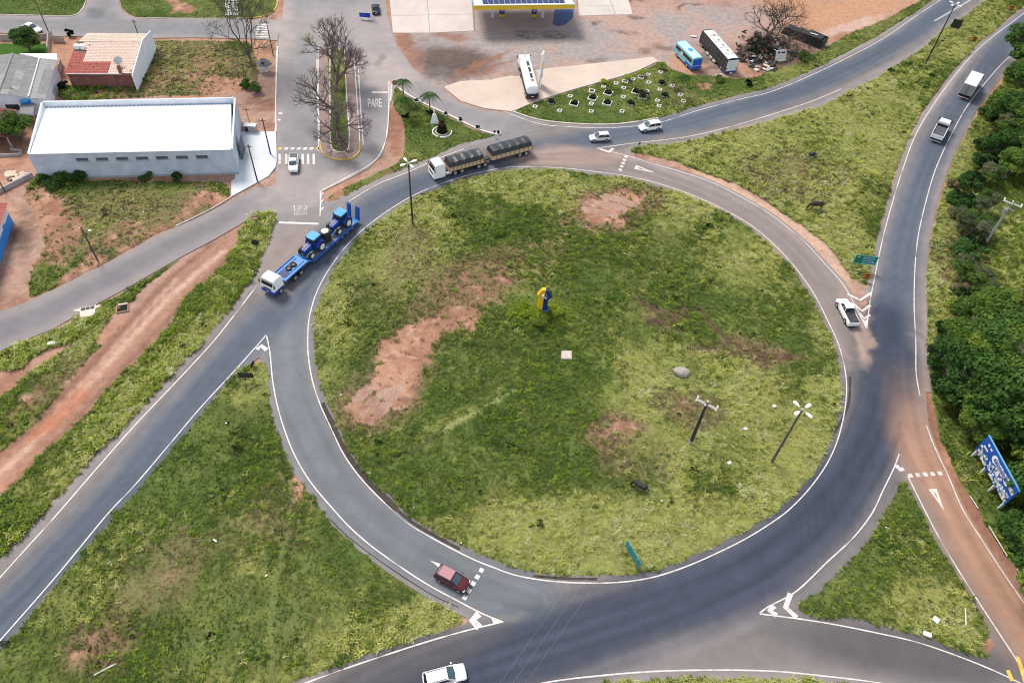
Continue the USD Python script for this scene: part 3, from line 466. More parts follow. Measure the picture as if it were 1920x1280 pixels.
for px in ([(482,535),(432,600),(400,640),(345,700),(250,800),(175,885),(110,960),(0,1082),(-90,1185)], [(499,628),(480,650),(447,687),(375,765),(320,830),(250,912),(207,957),(105,1080),(0,1200),(-80,1290)],
           [(500,630),(506,660),(511,712),(520,760),(535,810),(552,852),(580,900),(630,960),(655,987),(695,1022),(755,1065),(805,1097),(855,1124),(905,1150),(943,1165)],
           [(943,1165),(880,1180),(805,1201),(730,1225),(655,1250),(575,1279),(480,1318)], [(655,377),(705,347),(772,320),(815,300),(870,279)],
           [(948,210),(1010,232),(1085,239),(1160,239),(1235,230),(1310,207),(1385,187),(1440,174),(1515,144),(1590,108),(1652,75),(1715,32),(1767,-2)],
           [(1120,278),(1185,269),(1285,257),(1360,240),(1440,217),(1522,190),(1577,167)], [(1120,279),(1172,291),(1230,309),(1270,320),(1335,342),(1385,367),(1440,399),(1477,427),(1515,460),(1547,495),(1580,532),(1602,570),(1625,616)],
           [(1990,-30),(1920,25),(1840,87),(1790,142),(1740,212),(1715,257),(1692,319),(1680,357),(1662,420),(1650,470),(1640,520),(1632,560),(1625,616)],
           [(1960,58),(1885,114),(1852,150),(1815,197),(1785,250),(1754,318),(1735,382),(1722,440),(1716,495),(1714,570),(1717,640),(1718,702),(1725,742)],
           [(1737,797),(1750,832),(1777,890),(1807,958),(1840,1010),(1877,1067),(1920,1130),(1990,1235)], [(1686,851),(1677,875),(1655,920),(1636,960),(1602,1005),(1552,1052),(1490,1110),(1440,1137),(1424,1149)],
           [(1424,1150),(1502,1160),(1565,1170),(1640,1185),(1715,1202),(1790,1227),(1865,1257),(1920,1283)], [(1702,892),(1717,922),(1736,960),(1765,1015),(1795,1065),(1830,1120),(1877,1192),(1902,1230),(1935,1285)],
           [(900,1310),(1022,1279),(1135,1265),(1247,1257),(1440,1257),(1540,1266),(1652,1280),(1720,1295)]):
    line(road, px)
dk = mat('gutter_dirt', (.052, .040, .034), .95, var=.5, scale=2.0)
for px, w_ in (([(604,755),(626,803),(650,850),(686,898),(744,955)], .75), ([(744,955),(775,980),(812,1002),(862,1029)], .4), ([(1000,1079),(1060,1084),(1120,1085)], .3), ([(618,972),(650,1003),(700,1042),(755,1080),(815,1117),(860,1138)], .12), ([(1560,820),(1590,760),(1594,705)], .35)):
    p = smooth_line(G(px), .5); nz = fb(p[:, 0], p[:, 1], .9, 63, 3); obj('gutter_dirt', strip(p, w_ * (.5 + 1.0 * nz), .006), dk, road)
# kerb stones where the photograph shows them
line(road, [(1752,40),(1800,12),(1840,-12),(1890,-45)], .5, .012, GREYC, 'gutter')
def poly_mark(parent, px, z=0.014, m=ROADPAINT, name='marking'):
    obj(name, slab(Polygon(G(px)).buffer(0), z - .004, z), m, parent)
def chevron(parent, pts, w=.42, m=ROADPAINT):
    obj('chevron', strip(G(pts), w, 0.014), m, parent)
for c in ([(892,1150),(885,1164),(905,1173)],): chevron(road, [(898,1150),(886,1162),(899,1176)], .8)
poly_mark(road, [(921,1158),(924,1165),(926,1170),(945,1165)], name='chevron')
for c in ([(1589,551),(1613,563),(1633,549)], [(1600,569),(1617,583),(1632,572)], [(1611,587),(1621,597),(1631,590)]): chevron(road, c, .42)
poly_mark(road, [(1613,594),(1622,602),(1628,594),(1625,616)], name='chevron')
chevron(road, [(1482,1112),(1473,1138),(1494,1157)], .6); chevron(road, [(1452,1135),(1443,1144),(1456,1153)], .6)
chevron(road, [(482,655),(490,648),(500,656)], .6); chevron(road, [(1680,872),(1688,880),(1694,878)], .6); chevron(road, [(1126,280),(1142,285),(1150,278)], .55)
poly_mark(road, [(1904,1228),(1912,1232),(1935,1300),(1922,1290)], m=YELLOW, name='chevron'); poly_mark(road, [(1886,1256),(1893,1255),(1902,1276),(1894,1276)], m=YELLOW, name='chevron')
def squares(parent, a, b, n, s=None, z=.016):
    A, B = at(*a)[:2], at(*b)[:2]; d = (B - A) / np.linalg.norm(B - A); e = np.array([-d[1], d[0]])
    s = .56 * np.linalg.norm(B - A) / (n - 1)
    for k in range(n):
        c = A + (B - A) * k / (n - 1)
        obj('yield_square', slab(Polygon([c + s / 2 * (i * d + j * e) for i, j in ((-1, -1), (1, -1), (1, 1), (-1, 1))]), z - .004, z), ROADPAINT, parent)
squares(road, (902.5, 1068.5), (871.5, 1119.5), 5); squares(road, (1173.5, 294), (1163, 318.5), 5); squares(road, (1707, 891), (1762.5, 887), 5)
def yield_tri(parent, a, b, tip):
    A, B, T = at(*a)[:2], at(*b)[:2], at(*tip)[:2]; o = Polygon([A, B, T]); i = o.buffer(-.28)
    bar = LineString([A, B]).buffer(.62).intersection(o)
    o = o.difference(i).union(bar)
    obj('yield_triangle', slab(biggest(o.buffer(0)), .010, .014), ROADPAINT, parent)
yield_tri(road, (1192.5, 309.5), (1189.5, 317), (1228, 324)); yield_tri(road, (1741, 917), (1756, 915.5), (1771, 958)); yield_tri(road, (831, 1058), (824, 1064), (806, 1050))
# street markings
for k in range(7):
    xx = 520 + 11.8 * k; poly_mark(street, [(xx, 281), (xx + 3, 276.5), (xx + 10, 276.5), (xx + 7, 281)], .018, YELLOW if k in (0, 6) else ROADPAINT, 'ramp_stripe')
for k, xx in enumerate((522, 534.5, 546, 565.3, 575.4, 586)): poly_mark(street, [(xx, 289), (xx + 4.4, 289), (xx + 4.6, 308), (xx + .2, 308)], .018, ROADPAINT if k > 1 else ROADPAINT2, 'zebra_stripe')
poly_mark(street, [(523, 415.5), (597, 418), (597, 421.5), (522.5, 419)], .018, ROADPAINT, 'stop_line')
poly_mark(street, [(697, 172), (729, 172), (729, 175), (697, 175)], .018, ROADPAINT, 'stop_line')
for k in range(6): poly_mark(topst, [(483 - k * .9, 45.3 + 4.6 * k), (502, 45.3 + 4.6 * k), (501.5, 47.8 + 4.6 * k), (482.5 - k * .9, 47.8 + 4.6 * k)], .020, ROADPAINT, 'zebra_stripe')
line(street, [(517.5,300),(516,245),(517,180),(518,110),(519,82)], .18, .018); line(street, [(729,152),(729,200),(726,245),(721,270),(708,296),(690,311),(655,330),(604,357)], .22, .018)
line(street, [(597.5,284),(596,200),(594,110)], .18, .018); line(street, [(681,272),(676,200),(672,130)], .18, .018)
line(street, [(727,160),(733,158),(733,175),(732,190)], .3, .018); line(street, [(601,358),(601,386),(600,405)], .22, .018)
for yy in (362, 375, 389): poly_mark(street, [(602, yy + 3), (607, yy - 2), (607, yy + 1), (602, yy + 6)], .018, ROADPAINT, 'chevron')
def lettering(parent, txt, a, b, top, z=.020, m=ROADPAINT, name='lettering', bold=True, squash=None):
    """flat road lettering: a, b = pixels of the foot line, top = pixel above a"""
    A, B, T = at(*a)[:2], at(*b)[:2], at(*top)[:2]
    t = meshkit.text_mesh(txt, 1.0, 0.004, bold); v = np.array(t.vertices); v[:, 0] /= v[:, 0].max(); v[:, 1] /= max(v[:, 1].max(), .1)
    w = A + v[:, :1] * (B - A) + v[:, 1:2] * (T - A)
    obj(name, (np.column_stack([w, z + v[:, 2]]), np.array(t.faces)), m, parent)
lettering(street, 'PARE', (689, 200.5), (716, 200.5), (688.5, 185.5))
lettering(street, '12:2', (548, 394), (577, 393), (547.5, 386), m=ROADPAINT2, bold=False); lettering(street, '(2):2)', (551, 403), (576, 402), (550.5, 396), m=ROADPAINT2, bold=False)
for a_, b_ in (((521, 213), (530, 214)), ((520, 225), (527, 225))): poly_mark(street, [(a_[0], a_[1]), (b_[0] - 5, a_[1] - 2), (b_[0], a_[1] - 1), (b_[0] - 1, a_[1] + 1.5), (b_[0] - 5, a_[1] + 1.5)], .018, ROADPAINT, 'arrow')
for cx in (1092, 1097.5, 1130): poly_mark(street, [(cx, 4), (cx + 4, 3), (cx + 6, 5), (cx + 3, 7), (cx, 6)], .03, ROADPAINT, 'floor_mark') if False else None

# pavements, aprons, kerbs
def paving(name, px, label, z, tint, sp=1.2, cat_='pavement', rnd=False):
    pl = P(px, rnd); V_, F_ = patch(pl, sp, lambda a, b: 0 * a + z, edge=z)
    n = fb(V_[:, 0], V_[:, 1], 4.0, 71); c = np.broadcast_to(np.array(tint), (len(V_), 3)) * (0.85 + .3 * n)[:, None]
    t = thing(name, label, cat_, kind='structure')
    obj('surface', (V_, F_), CONC, t, cols={'tint': c}, smooth=True)
    e = np.array(pl.exterior.coords); obj('edge', kerb(np.vstack([e, e[1:2]]), .14, z - .004, -.12), GREYC, t)
    return t, pl
apron, _ = paving('pavement', [(446,248),(517,247),(519,300),(517,313),(503,331),(434,369),(434,341),(441,335)], 'pale new concrete apron beside the warehouse', .10, (.56, .58, .61))
medp, medpl = paving('pavement', [(597,92),(597,180),(600,272),(604,286),(618,297),(640,301),(662,297),(674,285),(675,270),(669,180),(663,92)], 'brown paved median carrying the bare trees', .14, (.27, .205, .185), rnd=False)
fore, _ = paving('forecourt', [(729,-20),(737,62),(800,62),(888,58),(884,0),(882,-20)], 'pale concrete forecourt left of the fuel station canopy', .03, (.52, .45, .42))
fore2, _ = paving('forecourt', [(832,163),(870,150),(930,141),(965,138),(1030,128),(1100,121),(1225,107),(1234,115),(1180,138),(1120,155),(1060,172),(1000,192),(958,209),(908,203),(865,190)], 'pale sandy concrete strip behind the planter garden', .035, (.52, .42, .36))
fore3, _ = paving('forecourt', [(1082,-20),(1086,30),(1186,27),(1172,-20)], 'pale concrete slab right of the fuel station canopy', .03, (.50, .45, .41))
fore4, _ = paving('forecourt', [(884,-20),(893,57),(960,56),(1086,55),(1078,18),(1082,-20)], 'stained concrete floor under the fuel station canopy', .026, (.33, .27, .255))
def joint(parent, px, z, w=.09): obj('joint', strip(smooth_line(G(px)), w, z), mat('joint_dark', (.13, .11, .10), .9), parent)
for px in ([(888,0),(890,57)], [(735,30),(886,27)], [(800,-10),(806,61)]): joint(fore, px, .034)
for px in ([(1084,12),(1150,12)], [(1140,-10),(1154,27)]): joint(fore3, px, .034)
obj('blue_paint', slab(Polygon(G([(1040,18),(1076,18),(1074,34),(1060,47),(1046,50),(1036,46)])), .026, .030), mat('blue_floor_paint', (.012, .04, .17), .6, var=.3), fore4)
lettering(fore3, 'o-o', (1088, 7), (1098, 7), (1088, 3), .036); lettering(fore3, '-', (1108, 5), (1116, 5), (1108, 3), .036)
def kerbline(name, label, px, w=.16, h=.13, m=KERBM, closed=False, world=None):
    p = smooth_line(G(px) if world is None else world, .8, closed)
    if closed: p = np.vstack([p, p[:2]])
    o = obj(name, kerb(p, w, h), m); tag(o, label, 'kerb', kind='structure'); return o
kerbline('kerb', 'whitewashed kerb around the grass strip of the median', [(619,95),(619,180),(620.5,268),(624,282),(638,287),(651,283),(655,268),(650,180),(646,95)], .16, .24, KERBW)
kerbline('kerb', 'worn white kerb along both long sides of the median', [(663,92),(669,180),(675,268)], .18, .22, KERBW)
kerbline('kerb', 'worn white kerb on the street side of the median', [(597,92),(597,180),(600,268)], .18, .22, KERBW)
kerbline('kerb', 'yellow painted kerb round the lower end of the median', [(600,270),(604,286),(618,297),(640,301),(662,297),(674,285),(675,270)], .2, .24, YELLOW)
kerbline('kerb', 'yellow painted kerb round the end of the top lawn', [(470,35),(495,31),(512,22),(520,8),(517,-8)], .2, .15, YELLOW)
kerbline('kerb', 'grey kerb along the top lawns', [(258,34),(330,35.5),(420,35.5),(470,35)], .2, .13, KERBM)
kerbline('kerb', 'grey kerb along the top left lawn', [(-60,27),(0,28),(60,29.5),(110,31),(140,29.5),(154,19),(161,3)], .2, .13, KERBM)
kerbline('kerb', 'pale kerb along the lower road side of the planter garden', [(1234,222),(1160,233),(1085,233),(1010,225),(962,210)], .3, .16, KERBM)
kerbline('kerb', 'pale kerb behind the planter garden', [(962,209),(1000,192.5),(1060,172.5),(1120,155.5),(1180,138.5),(1232,116)], .25, .16, KERBM)
kerbline('kerb', 'double white kerb along the palm grass', [(745,163),(758,174),(800,197),(850,220),(900,244),(937,254)], .3, .16, KERBW)
kerbline('kerb', 'white kerb along the bare lot beside the town street', [(518,248),(517,190),(519,130),(521,88)], .22, .16, KERBW)
kerbline('kerb', 'earthy kerb where the side road meets the vacant lot', [(434,369),(405,387),(360,410),(330,424)], .2, .12, KERBM)
# ==TUFTS==
# ------------------------------------------------------------------ grass: instanced tufts, one object per patch
def tuft(seed, n, h, w, spread, lean):
    r = np.random.default_rng(seed); ms = []
    for k in range(n):
        a = r.uniform(0, 2 * np.pi); b = r.uniform(0, 2 * np.pi); o = r.uniform(0, spread) * np.array([math.cos(b), math.sin(b), 0])
        d = np.array([math.cos(a), math.sin(a), 0]); s = np.array([-d[1], d[0], 0]) * w * r.uniform(.6, 1.3); hh = h * r.uniform(.55, 1.15); L = lean * r.uniform(.4, 1.3) * hh
        p0, p1, p2 = o, o + d * L * .45 + [0, 0, hh * .7], o + d * L + [0, 0, hh * .85]
        ms.append((np.array([p0 - s * .5, p0 + s * .5, p1 + s * .45, p1 - s * .45, p2]), np.array([(0, 1, 2), (0, 2, 3), (3, 2, 4)])))
    return cat(ms)
def broad(seed, n, R, h):
    r = np.random.default_rng(seed); ms = []
    for k in range(n):
        a = r.uniform(0, 2 * np.pi); rr = R * math.sqrt(r.uniform(0, 1)); c = np.array([rr * math.cos(a), rr * math.sin(a), h * r.uniform(.25, 1) * (1 - .5 * rr / R)])
        t = r.normal(size=3); t[2] = abs(t[2]) * .6 + .35; t /= np.linalg.norm(t); u_, w_ = frame_of(t); s = r.uniform(.09, .17)
        ms.append((np.array([c - u_ * s, c - w_ * s * .7, c + u_ * s, c + w_ * s * .7]), np.array([(0, 1, 2), (0, 2, 3)])))
    return cat(ms)
GM = {'brown': leafm('grass_brown', (.105, .078, .040), (.250, .190, .105)), 'lush': leafm('grass_lush', (.030, .070, .014), (.088, .158, .036)), 'green': leafm('grass_green', (.062, .106, .022), (.142, .198, .048)),
      'bright': leafm('grass_bright', (.120, .205, .018), (.250, .330, .040)), 'olive': leafm('grass_olive', (.150, .175, .034), (.290, .315, .070)),
      'straw': leafm('grass_straw', (.270, .300, .070), (.560, .560, .170)), 'pale': leafm('grass_pale', (.380, .400, .210), (.600, .600, .340)), 'dark': leafm('weed_dark', (.010, .022, .007), (.030, .050, .014))}
PROTO = [('lush', tuft(1, 9, .34, .085, .20, .8)), ('green', tuft(2, 10, .32, .075, .22, 1.0)), ('green', tuft(3, 9, .26, .08, .25, 1.3)), ('bright', tuft(4, 9, .36, .08, .2, .9)),
         ('olive', tuft(5, 10, .34, .065, .22, 1.0)), ('straw', tuft(6, 12, .33, .06, .2, 1.0)), ('pale', tuft(7, 10, .32, .06, .2, 1.2)), ('dark', broad(8, 22, .38, .5)), ('bright', broad(9, 16, .34, .3)), ('brown', tuft(10, 10, .24, .06, .24, 1.2))]
DENS = {'island': 6.2, 'left_triangle': 6.0, 'verge': 8.0, 'ditch': 10, 'bank': 6, 'lot': 5.5, 'back_lot': 5, 'lawn': 4, 'lawn_2': 4, 'median': 6, 'palm_triangle': 6, 'planter_garden': 6, 'upper_triangle': 6.0, 'right_verge': 6.0, 'lower_triangle': 7.5, 'bottom_strip': 8}
TALL = {'island': 1.0, 'left_triangle': .95, 'verge': 1.35, 'ditch': 1.25, 'bank': 1.0, 'lot': .9, 'back_lot': 1.1, 'lawn': .5, 'lawn_2': .5, 'median': .5, 'palm_triangle': .6, 'planter_garden': .65, 'upper_triangle': 1.25, 'right_verge': 1.25, 'lower_triangle': .95, 'bottom_strip': 1.2}
CLEAR = [(1016, 582, 1.3), (1062, 667, 1.25), (165, 582, 1.7), (230, 578, 1.3), (829, 249, 1.9), (815, 231, .9), (1753, 1163, .5), (1737, 1190, .6), (465, 716, .4), (1277, 700, 1.0)] + [(960 + a / 5.333, 120 + b / 5.333, (.65, .8, 1.15)[c]) for a, b, c in ((230,437,0),(390,390,1),(475,478,0),(580,333,0),(620,405,2),(797,280,1),(805,350,2),(792,408,0),(790,485,0),(913,238,0),(960,300,2),(950,400,2),(1040,205,0),(1130,185,1),(1115,250,0),(1110,340,0),(1098,485,0),(1188,405,1),(1210,162,0),(1290,143,1),(1360,118,0),(1365,197,0),(1240,288,2),(1305,335,2),(1345,285,0),(1485,92,0),(1495,203,1),(1475,268,0),(1525,325,1),(1452,377,0),(1468,430,0),(1602,230,0),(1682,320,0),(1712,383,0))]
for gi, (k, pl) in enumerate(TURFS.items()):
    r = np.random.default_rng(100 + gi); pl = pl.intersection(VIEW).buffer(-.12)
    if pl.is_empty: continue
    x0, y0, x1, y1 = pl.bounds; n = int((x1 - x0) * (y1 - y0) * DENS[k] * 2.5); q = np.stack([r.uniform(x0, x1, n), r.uniform(y0, y1, n)], 1)
    q = q[shapely.contains_xy(pl, q[:, 0], q[:, 1])]
    c_, soil, dry, lush = turf_color(q[:, 0], q[:, 1]); brown = LASTBROWN
    bare = np.zeros(len(q)); pt = shapely.points(q[:, 0], q[:, 1])
    for l, w, cc in TRACKS: bare = np.maximum(bare, smoothstep(w * 1.2, w * .4, shapely.distance(LineString(smooth_line(G(l), 1.5)), pt)) * .8)
    clump = fb(q[:, 0], q[:, 1], 1.0, 91, 2); fine = fb(q[:, 0], q[:, 1], .55, 92, 2)
    keep = (r.uniform(size=len(q)) > soil ** .75 * .985) & (r.uniform(size=len(q)) > np.maximum(bare, brown * .35)) & (r.uniform(size=len(q)) < .45 + 1.0 * smoothstep(.25, .58, clump))
    for cx, cy, cr in CLEAR: keep &= np.hypot(*(q - at(cx, cy)[:2]).T) > cr
    brown = brown[keep]; q, dry, lush, fine, clump, soil = q[keep], dry[keep], lush[keep], fine[keep], clump[keep], soil[keep]
    m = len(q); t = dry + (fine - .5) * 1.5 + r.normal(size=m) * .12; g = lush + r.normal(size=m) * .15
    idx = np.where(t > .80, np.where(r.uniform(size=m) < .3, 6, 5), np.where(t > .58, np.where(r.uniform(size=m) < .55, 5, 4), np.where(t > .40, np.where(r.uniform(size=m) < .5, 4, 2), np.where(g > .55, 0, np.where(r.uniform(size=m) < .25, 3, 1)))))
    idx = np.where((g > .6) & (t < .7), np.where(r.uniform(size=m) < .25, 3, 0), idx)
    idx = np.where(r.uniform(size=m) < brown * .62, 9, idx)
    if k == 'island': md = np.hypot((q[:, 0] - MOUND[0]) / 5.2, (q[:, 1] - MOUND[1]) / 3.4); idx = np.where((md + (fine - .5) * .5 < 1) & (q[:, 1] > MOUND[1] - 2.5), np.where(r.uniform(size=m) < .7, 3, 8), idx)
    u = r.uniform(size=m); idx = np.where((u < .022 * smoothstep(.5, .72, fb(q[:, 0], q[:, 1], 5.0, 96, 3))) & (k not in ('lawn', 'lawn_2', 'median')), 7, idx); idx = np.where((u > .985) & (t < .6), 8, idx)
    if k in ('verge', 'ditch', 'bank'): idx = np.where(r.uniform(size=m) < .22, 3, idx)
    sc = TALL[k] * r.uniform(.45, .95, m) * (.68 + .5 * clump) * np.where(idx == 7, .9, 1)
    sc = sc * np.exp(r.normal(size=m) * .22) * (.70 + .75 * smoothstep(.3, .68, fb(q[:, 0], q[:, 1], 6.0, 95, 3)))
    z = relief(q[:, 0], q[:, 1], k) - .03
    ang = r.uniform(0, 2 * np.pi, m); orient = np.stack([0 * ang, 0 * ang, np.sin(ang / 2), np.cos(ang / 2)], 1)
    pi = UsdGeom.PointInstancer.Define(stage, numbered('/World/grass')); path = pi.GetPath(); rel = pi.CreatePrototypesRel()
    for nm, me in PROTO:
        pm = usdkit.mesh(stage, numbered(f'{path}/tuft'), me, GM[nm]); rel.AddTarget(pm.GetPath())
    pi.CreateProtoIndicesAttr(Vt.IntArray.FromNumpy(idx.astype(np.int32)))
    pi.CreatePositionsAttr(Vt.Vec3fArray.FromNumpy(np.column_stack([q, z]).astype(np.float32)))
    pi.CreateScalesAttr(Vt.Vec3fArray.FromNumpy(np.column_stack([sc, sc, sc * r.uniform(.8, 1.25, m)]).astype(np.float32)))
    pi.CreateOrientationsAttr(Vt.QuathArray.FromNumpy(orient.astype(np.float16)))
    tag(pi, turf_label[k], 'grass', kind='stuff')
# ==OBJECTS==
# ------------------------------------------------------------------ vehicles (x forward, y left, z up, origin on the ground under the middle)
def wheel(t, x, y, r, w, rim=None, name='wheel', z=None, lab=None):
    s = 1 if y > 0 else -1; z = r if z is None else z
    k = obj(name, cat([cyl((x, y - s * w, z), (x, y - s * .02, z), r, r, 16), cyl((x, y - s * .02, z), (x, y, z), r, r * .93, 16)]), RUBBER, t, label=lab, smooth=30)
    obj('rim', cat([cyl((x, y - s * .04, z), (x, y + s * .012, z), r * .62, r * .58, 12), cyl((x, y, z), (x, y + s * .03, z), r * .2, r * .16, 8)]), rim or CHROME, k, smooth=30)
def body_loft(st, flare=.90):
    """st: (x, zbottom, ztop, half width)"""
    rings = []
    for x, zb, zt, w in st:
        h = zt - zb
        rings.append([(x, -w * .88, zb), (x, -w * .985, zb + h * .22), (x, -w, zb + h * .55), (x, -w * .975, zb + h * .82), (x, -w * flare, zt - h * .02), (x, -w * .45, zt + .012), (x, 0, zt + .02),
                      (x, w * .45, zt + .012), (x, w * flare, zt - h * .02), (x, w * .975, zb + h * .82), (x, w, zb + h * .55), (x, w * .985, zb + h * .22), (x, w * .88, zb)])
    return loft(rings)
def pose(front, rear):
    a, b = at(*front)[:2], at(*rear)[:2]; c = (a + b) / 2; d = a - b
    return (c[0], c[1], 0.012), math.atan2(d[1], d[0]), float(np.linalg.norm(d))
def car(name, label, category, front, rear, pm, L=4.0, W=1.72, H=1.5, kind='hatch', rails=False, group=None, glassroof=False, z=None):
    loc, rz, d = pose(front, rear)
    if z is not None: loc = (loc[0], loc[1], z)
    t = thing(name, label, category, loc, rz, group); h, w = L / 2, W / 2; zb = .24 if kind != 'suv' else .30
    belt = H * (.62 if kind != 'suv' else .63); hood = belt * .93; r = .30 if kind == 'hatch' else .35
    if kind == 'pickup': r, belt, hood = .38, 1.12, 1.10
    tail = belt if kind != 'sedan' else belt * .97
    st = [(-h, zb + .16, tail * .80, w * .80), (-h + .06, zb + .04, tail * .93, w * .91), (-h + .28, zb, tail, w * .97), (-h * .55, zb, belt, w), (0, zb, belt, w), (h * .30, zb, belt, w), (h * .42, zb, belt * .99, w * .995),
          (h * .60, zb, hood * .965, w * .98), (h * .82, zb + .02, hood * .87, w * .94), (h - .10, zb + .05, hood * .74, w * .85), (h, zb + .12, hood * .60, w * .70)]
    obj('body', body_loft(st), pm, t, smooth=35)
    obj('sill', cat([box(-h + .3, h - .3, -w * .93, w * .93, zb - .07, zb + .03, .03)]), BLACK, t)
    xa = {'hatch': (-h + .10, -h + .42, h * .08, h * .46), 'suv': (-h + .12, -h + .46, h * .10, h * .46), 'sedan': (-h * .78, -h * .42, h * .06, h * .46), 'pickup': (-h * .14, -h * .06, h * .26, h * .54)}[kind]
    x0, x1, x2, x3 = xa; gw, rw = w * .90, w * .72
    rings = []
    for (xb, xr) in ((x0, x1), (x3, x2)): pass
    lo = [(x0, -gw * .9, belt - .03), (x3, -gw * .86, belt - .03), (x3 + .08, 0, belt - .03), (x3, gw * .86, belt - .03), (x0, gw * .9, belt - .03), (x0 - .05, 0, belt - .03)]
    hi = [(x1, -rw * .95, H - .05), (x2, -rw * .95, H - .05), (x2 + .06, 0, H - .05), (x2, rw * .95, H - .05), (x1, rw * .95, H - .05), (x1 - .04, 0, H - .05)]
    obj('window_band', loft([lo, hi]), GLASS, t, label='dark side and rear windows')
    def L_(a, b, k): return tuple(np.array(a) + (np.array(b) - np.array(a)) * k)
    ws = [L_(lo[1], hi[1], .06), L_(lo[2], hi[2], .06), L_(lo[3], hi[3], .06), L_(lo[3], hi[3], .93), L_(lo[2], hi[2], .93), L_(lo[1], hi[1], .93)]
    wv = np.array(ws) + np.array([.018, 0, .012]); wv[[0, 5], 1] += .06; wv[[2, 3], 1] -= .06
    obj('windscreen', (wv, np.array([(0, 1, 4), (0, 4, 5), (1, 2, 3), (1, 3, 4)])), SCREEN, t)
    roof = [[(x, y, z) for y, z in ((-rw, H - .075), (-rw * .93, H - .02), (-rw * .5, H + .004), (0, H + .012), (rw * .5, H + .004), (rw * .93, H - .02), (rw, H - .075))] for x in (x1 - .10, x1 + .1, (x1 + x2) / 2, x2 - .05, x2 + .07)]
    for i, k in ((0, -.05), (4, -.045)): roof[i] = [(x, y, z + k) for x, y, z in roof[i]]
    obj('roof', loft(roof), pm, t, smooth=35)
    pil = []
    for s in (-1, 1):
        pil += [tube([(x3 + .0, s * gw * .87, belt - .04), (x2 + .01, s * rw * .98, H - .05)], .045, 5), tube([(x0, s * gw * .92, belt - .04), (x1, s * rw * .98, H - .05)], .075 if kind != 'pickup' else .06, 5),
                tube([((x0 + x3) / 2 - .1, s * gw * .925, belt - .04), ((x1 + x2) / 2 - .08, s * rw * 1.0, H - .06)], .04, 5)]
    for q in pil: obj('pillar', q, pm, t)
    for s in (-1, 1):
        obj('wing_mirror', box(x3 - .22, x3 - .05, s * (w + .10) - .09, s * (w + .10) + .09, belt - .02, belt + .12, .03), pm if kind != 'pickup' else BLACK, t)
        obj('headlight', box(h - .30, h - .07, s * w * .70 - .17, s * w * .70 + .17, hood * .60, hood * .76, .03), LAMP, t); obj('tail_light', box(-h + .01, -h + .12, s * w * .74 - .12, s * w * .74 + .12, tail * .62, tail * .88, .02), RED, t)
        for xx in (h * .62, -h * .60):
            obj('wheel_arch', cyl((xx, s * (w - .25), r + .02), (xx, s * (w + .004), r + .02), r * 1.17, r * 1.17, 16), BLACK, t); wheel(t, xx, s * (w + .015), r, .21)
    obj('grille', box(h - .08, h - .0, -w * .45, w * .45, hood * .40, hood * .56, .02), BLACK, t); obj('bumper', box(-h - .02, -h + .14, -w * .78, w * .78, zb + .02, zb + .20, .04), BLACK if kind in ('pickup', 'hatch') else pm, t)
    obj('number_plate', box(-h - .03, -h - .005, -.22, .22, zb + .26, zb + .39), PLATE, t); obj('number_plate', box(h - .005, h + .02, -.2, .2, zb + .12, zb + .24), PLATE, t)
    if rails:
        for s in (-1, 1): obj('roof_rail', tube([(x1 + .05, s * rw * .85, H + .0), (x1 + .12, s * rw * .85, H + .05), (x2 - .2, s * rw * .85, H + .05), (x2 - .1, s * rw * .85, H)], .025, 5), BLACK, t)
    if kind == 'pickup':
        cover = (-h + .10, -h * .16, W * .40)
        obj('load_bed', cat([box(-h + .08, -h * .15, -w * .80, w * .80, belt - .02, belt + .035, .02)]), mat('bed_cover', (.035, .038, .045), .5), t, label='dark soft cover over the load bed')
        obj('tailgate', box(-h - .01, -h + .07, -w * .86, w * .86, .55, belt + .03, .02), pm, t)
        obj('roll_bar', tube([(-h * .16, -w * .80, belt), (-h * .19, -w * .7, H - .18), (-h * .19, w * .7, H - .18), (-h * .16, w * .80, belt)], .04, 6), BLACK, t)
    return t
SILV = paint('silver_paint', (.58, .58, .60)); MAROON = paint('maroon_paint', (.085, .012, .022)); NAVY = paint('night_blue_paint', (.008, .013, .035)); MROOF = paint('faded_maroon_roof', (.36, .17, .19))
m = car('hatchback', 'maroon hatchback with pinkish roof on the ring road at the dashed yield line', 'car', (873.5, 1102), (823, 1075), MAROON, 3.95, 1.68, 1.46)
obj('roof_panel', box(-1.42, .10, -.60, .60, 1.455, 1.478, .01), MROOF, m, label='sun-faded pinkish roof skin')
car('suv', 'white car with black roof rails cut off by the bottom edge of the photograph', 'car', (868.5, 1262), (799, 1281), WHITE, 4.35, 1.80, 1.62, 'suv', True)
car('hatchback', 'small silver hatchback with dark lower sides entering from the upper road', 'car', (1104.5, 263.5), (1142.5, 261), SILV, 3.85, 1.66, 1.45)
car('suv', 'white suv following the silver hatchback on the upper road', 'car', (1195.5, 246), (1239.5, 239.5), WHITE, 4.35, 1.80, 1.62, 'suv')
car('pickup_truck', 'white double cab pickup with dark bed cover beside the right chevron markings', 'pickup', (1575, 569), (1596.5, 612), WHITE, 5.3, 1.86, 1.80, 'pickup')
p2 = car('pickup_truck', 'white pickup with dark bed facing the camera on the zebra crossing', 'pickup', (551, 327), (552.5, 296), WHITE, 4.6, 1.70, 1.62, 'pickup')
car('sedan', 'black car driving away beside the blue road sign at the top', 'car', (703.5, 11), (706, 31.5), NAVY, 4.3, 1.72, 1.45, 'sedan')
car('sedan', 'white car parked at the street edge behind the round dark tree', 'car', (79.5, 63.5), (44, 53), WHITE, 4.3, 1.74, 1.46, 'sedan')

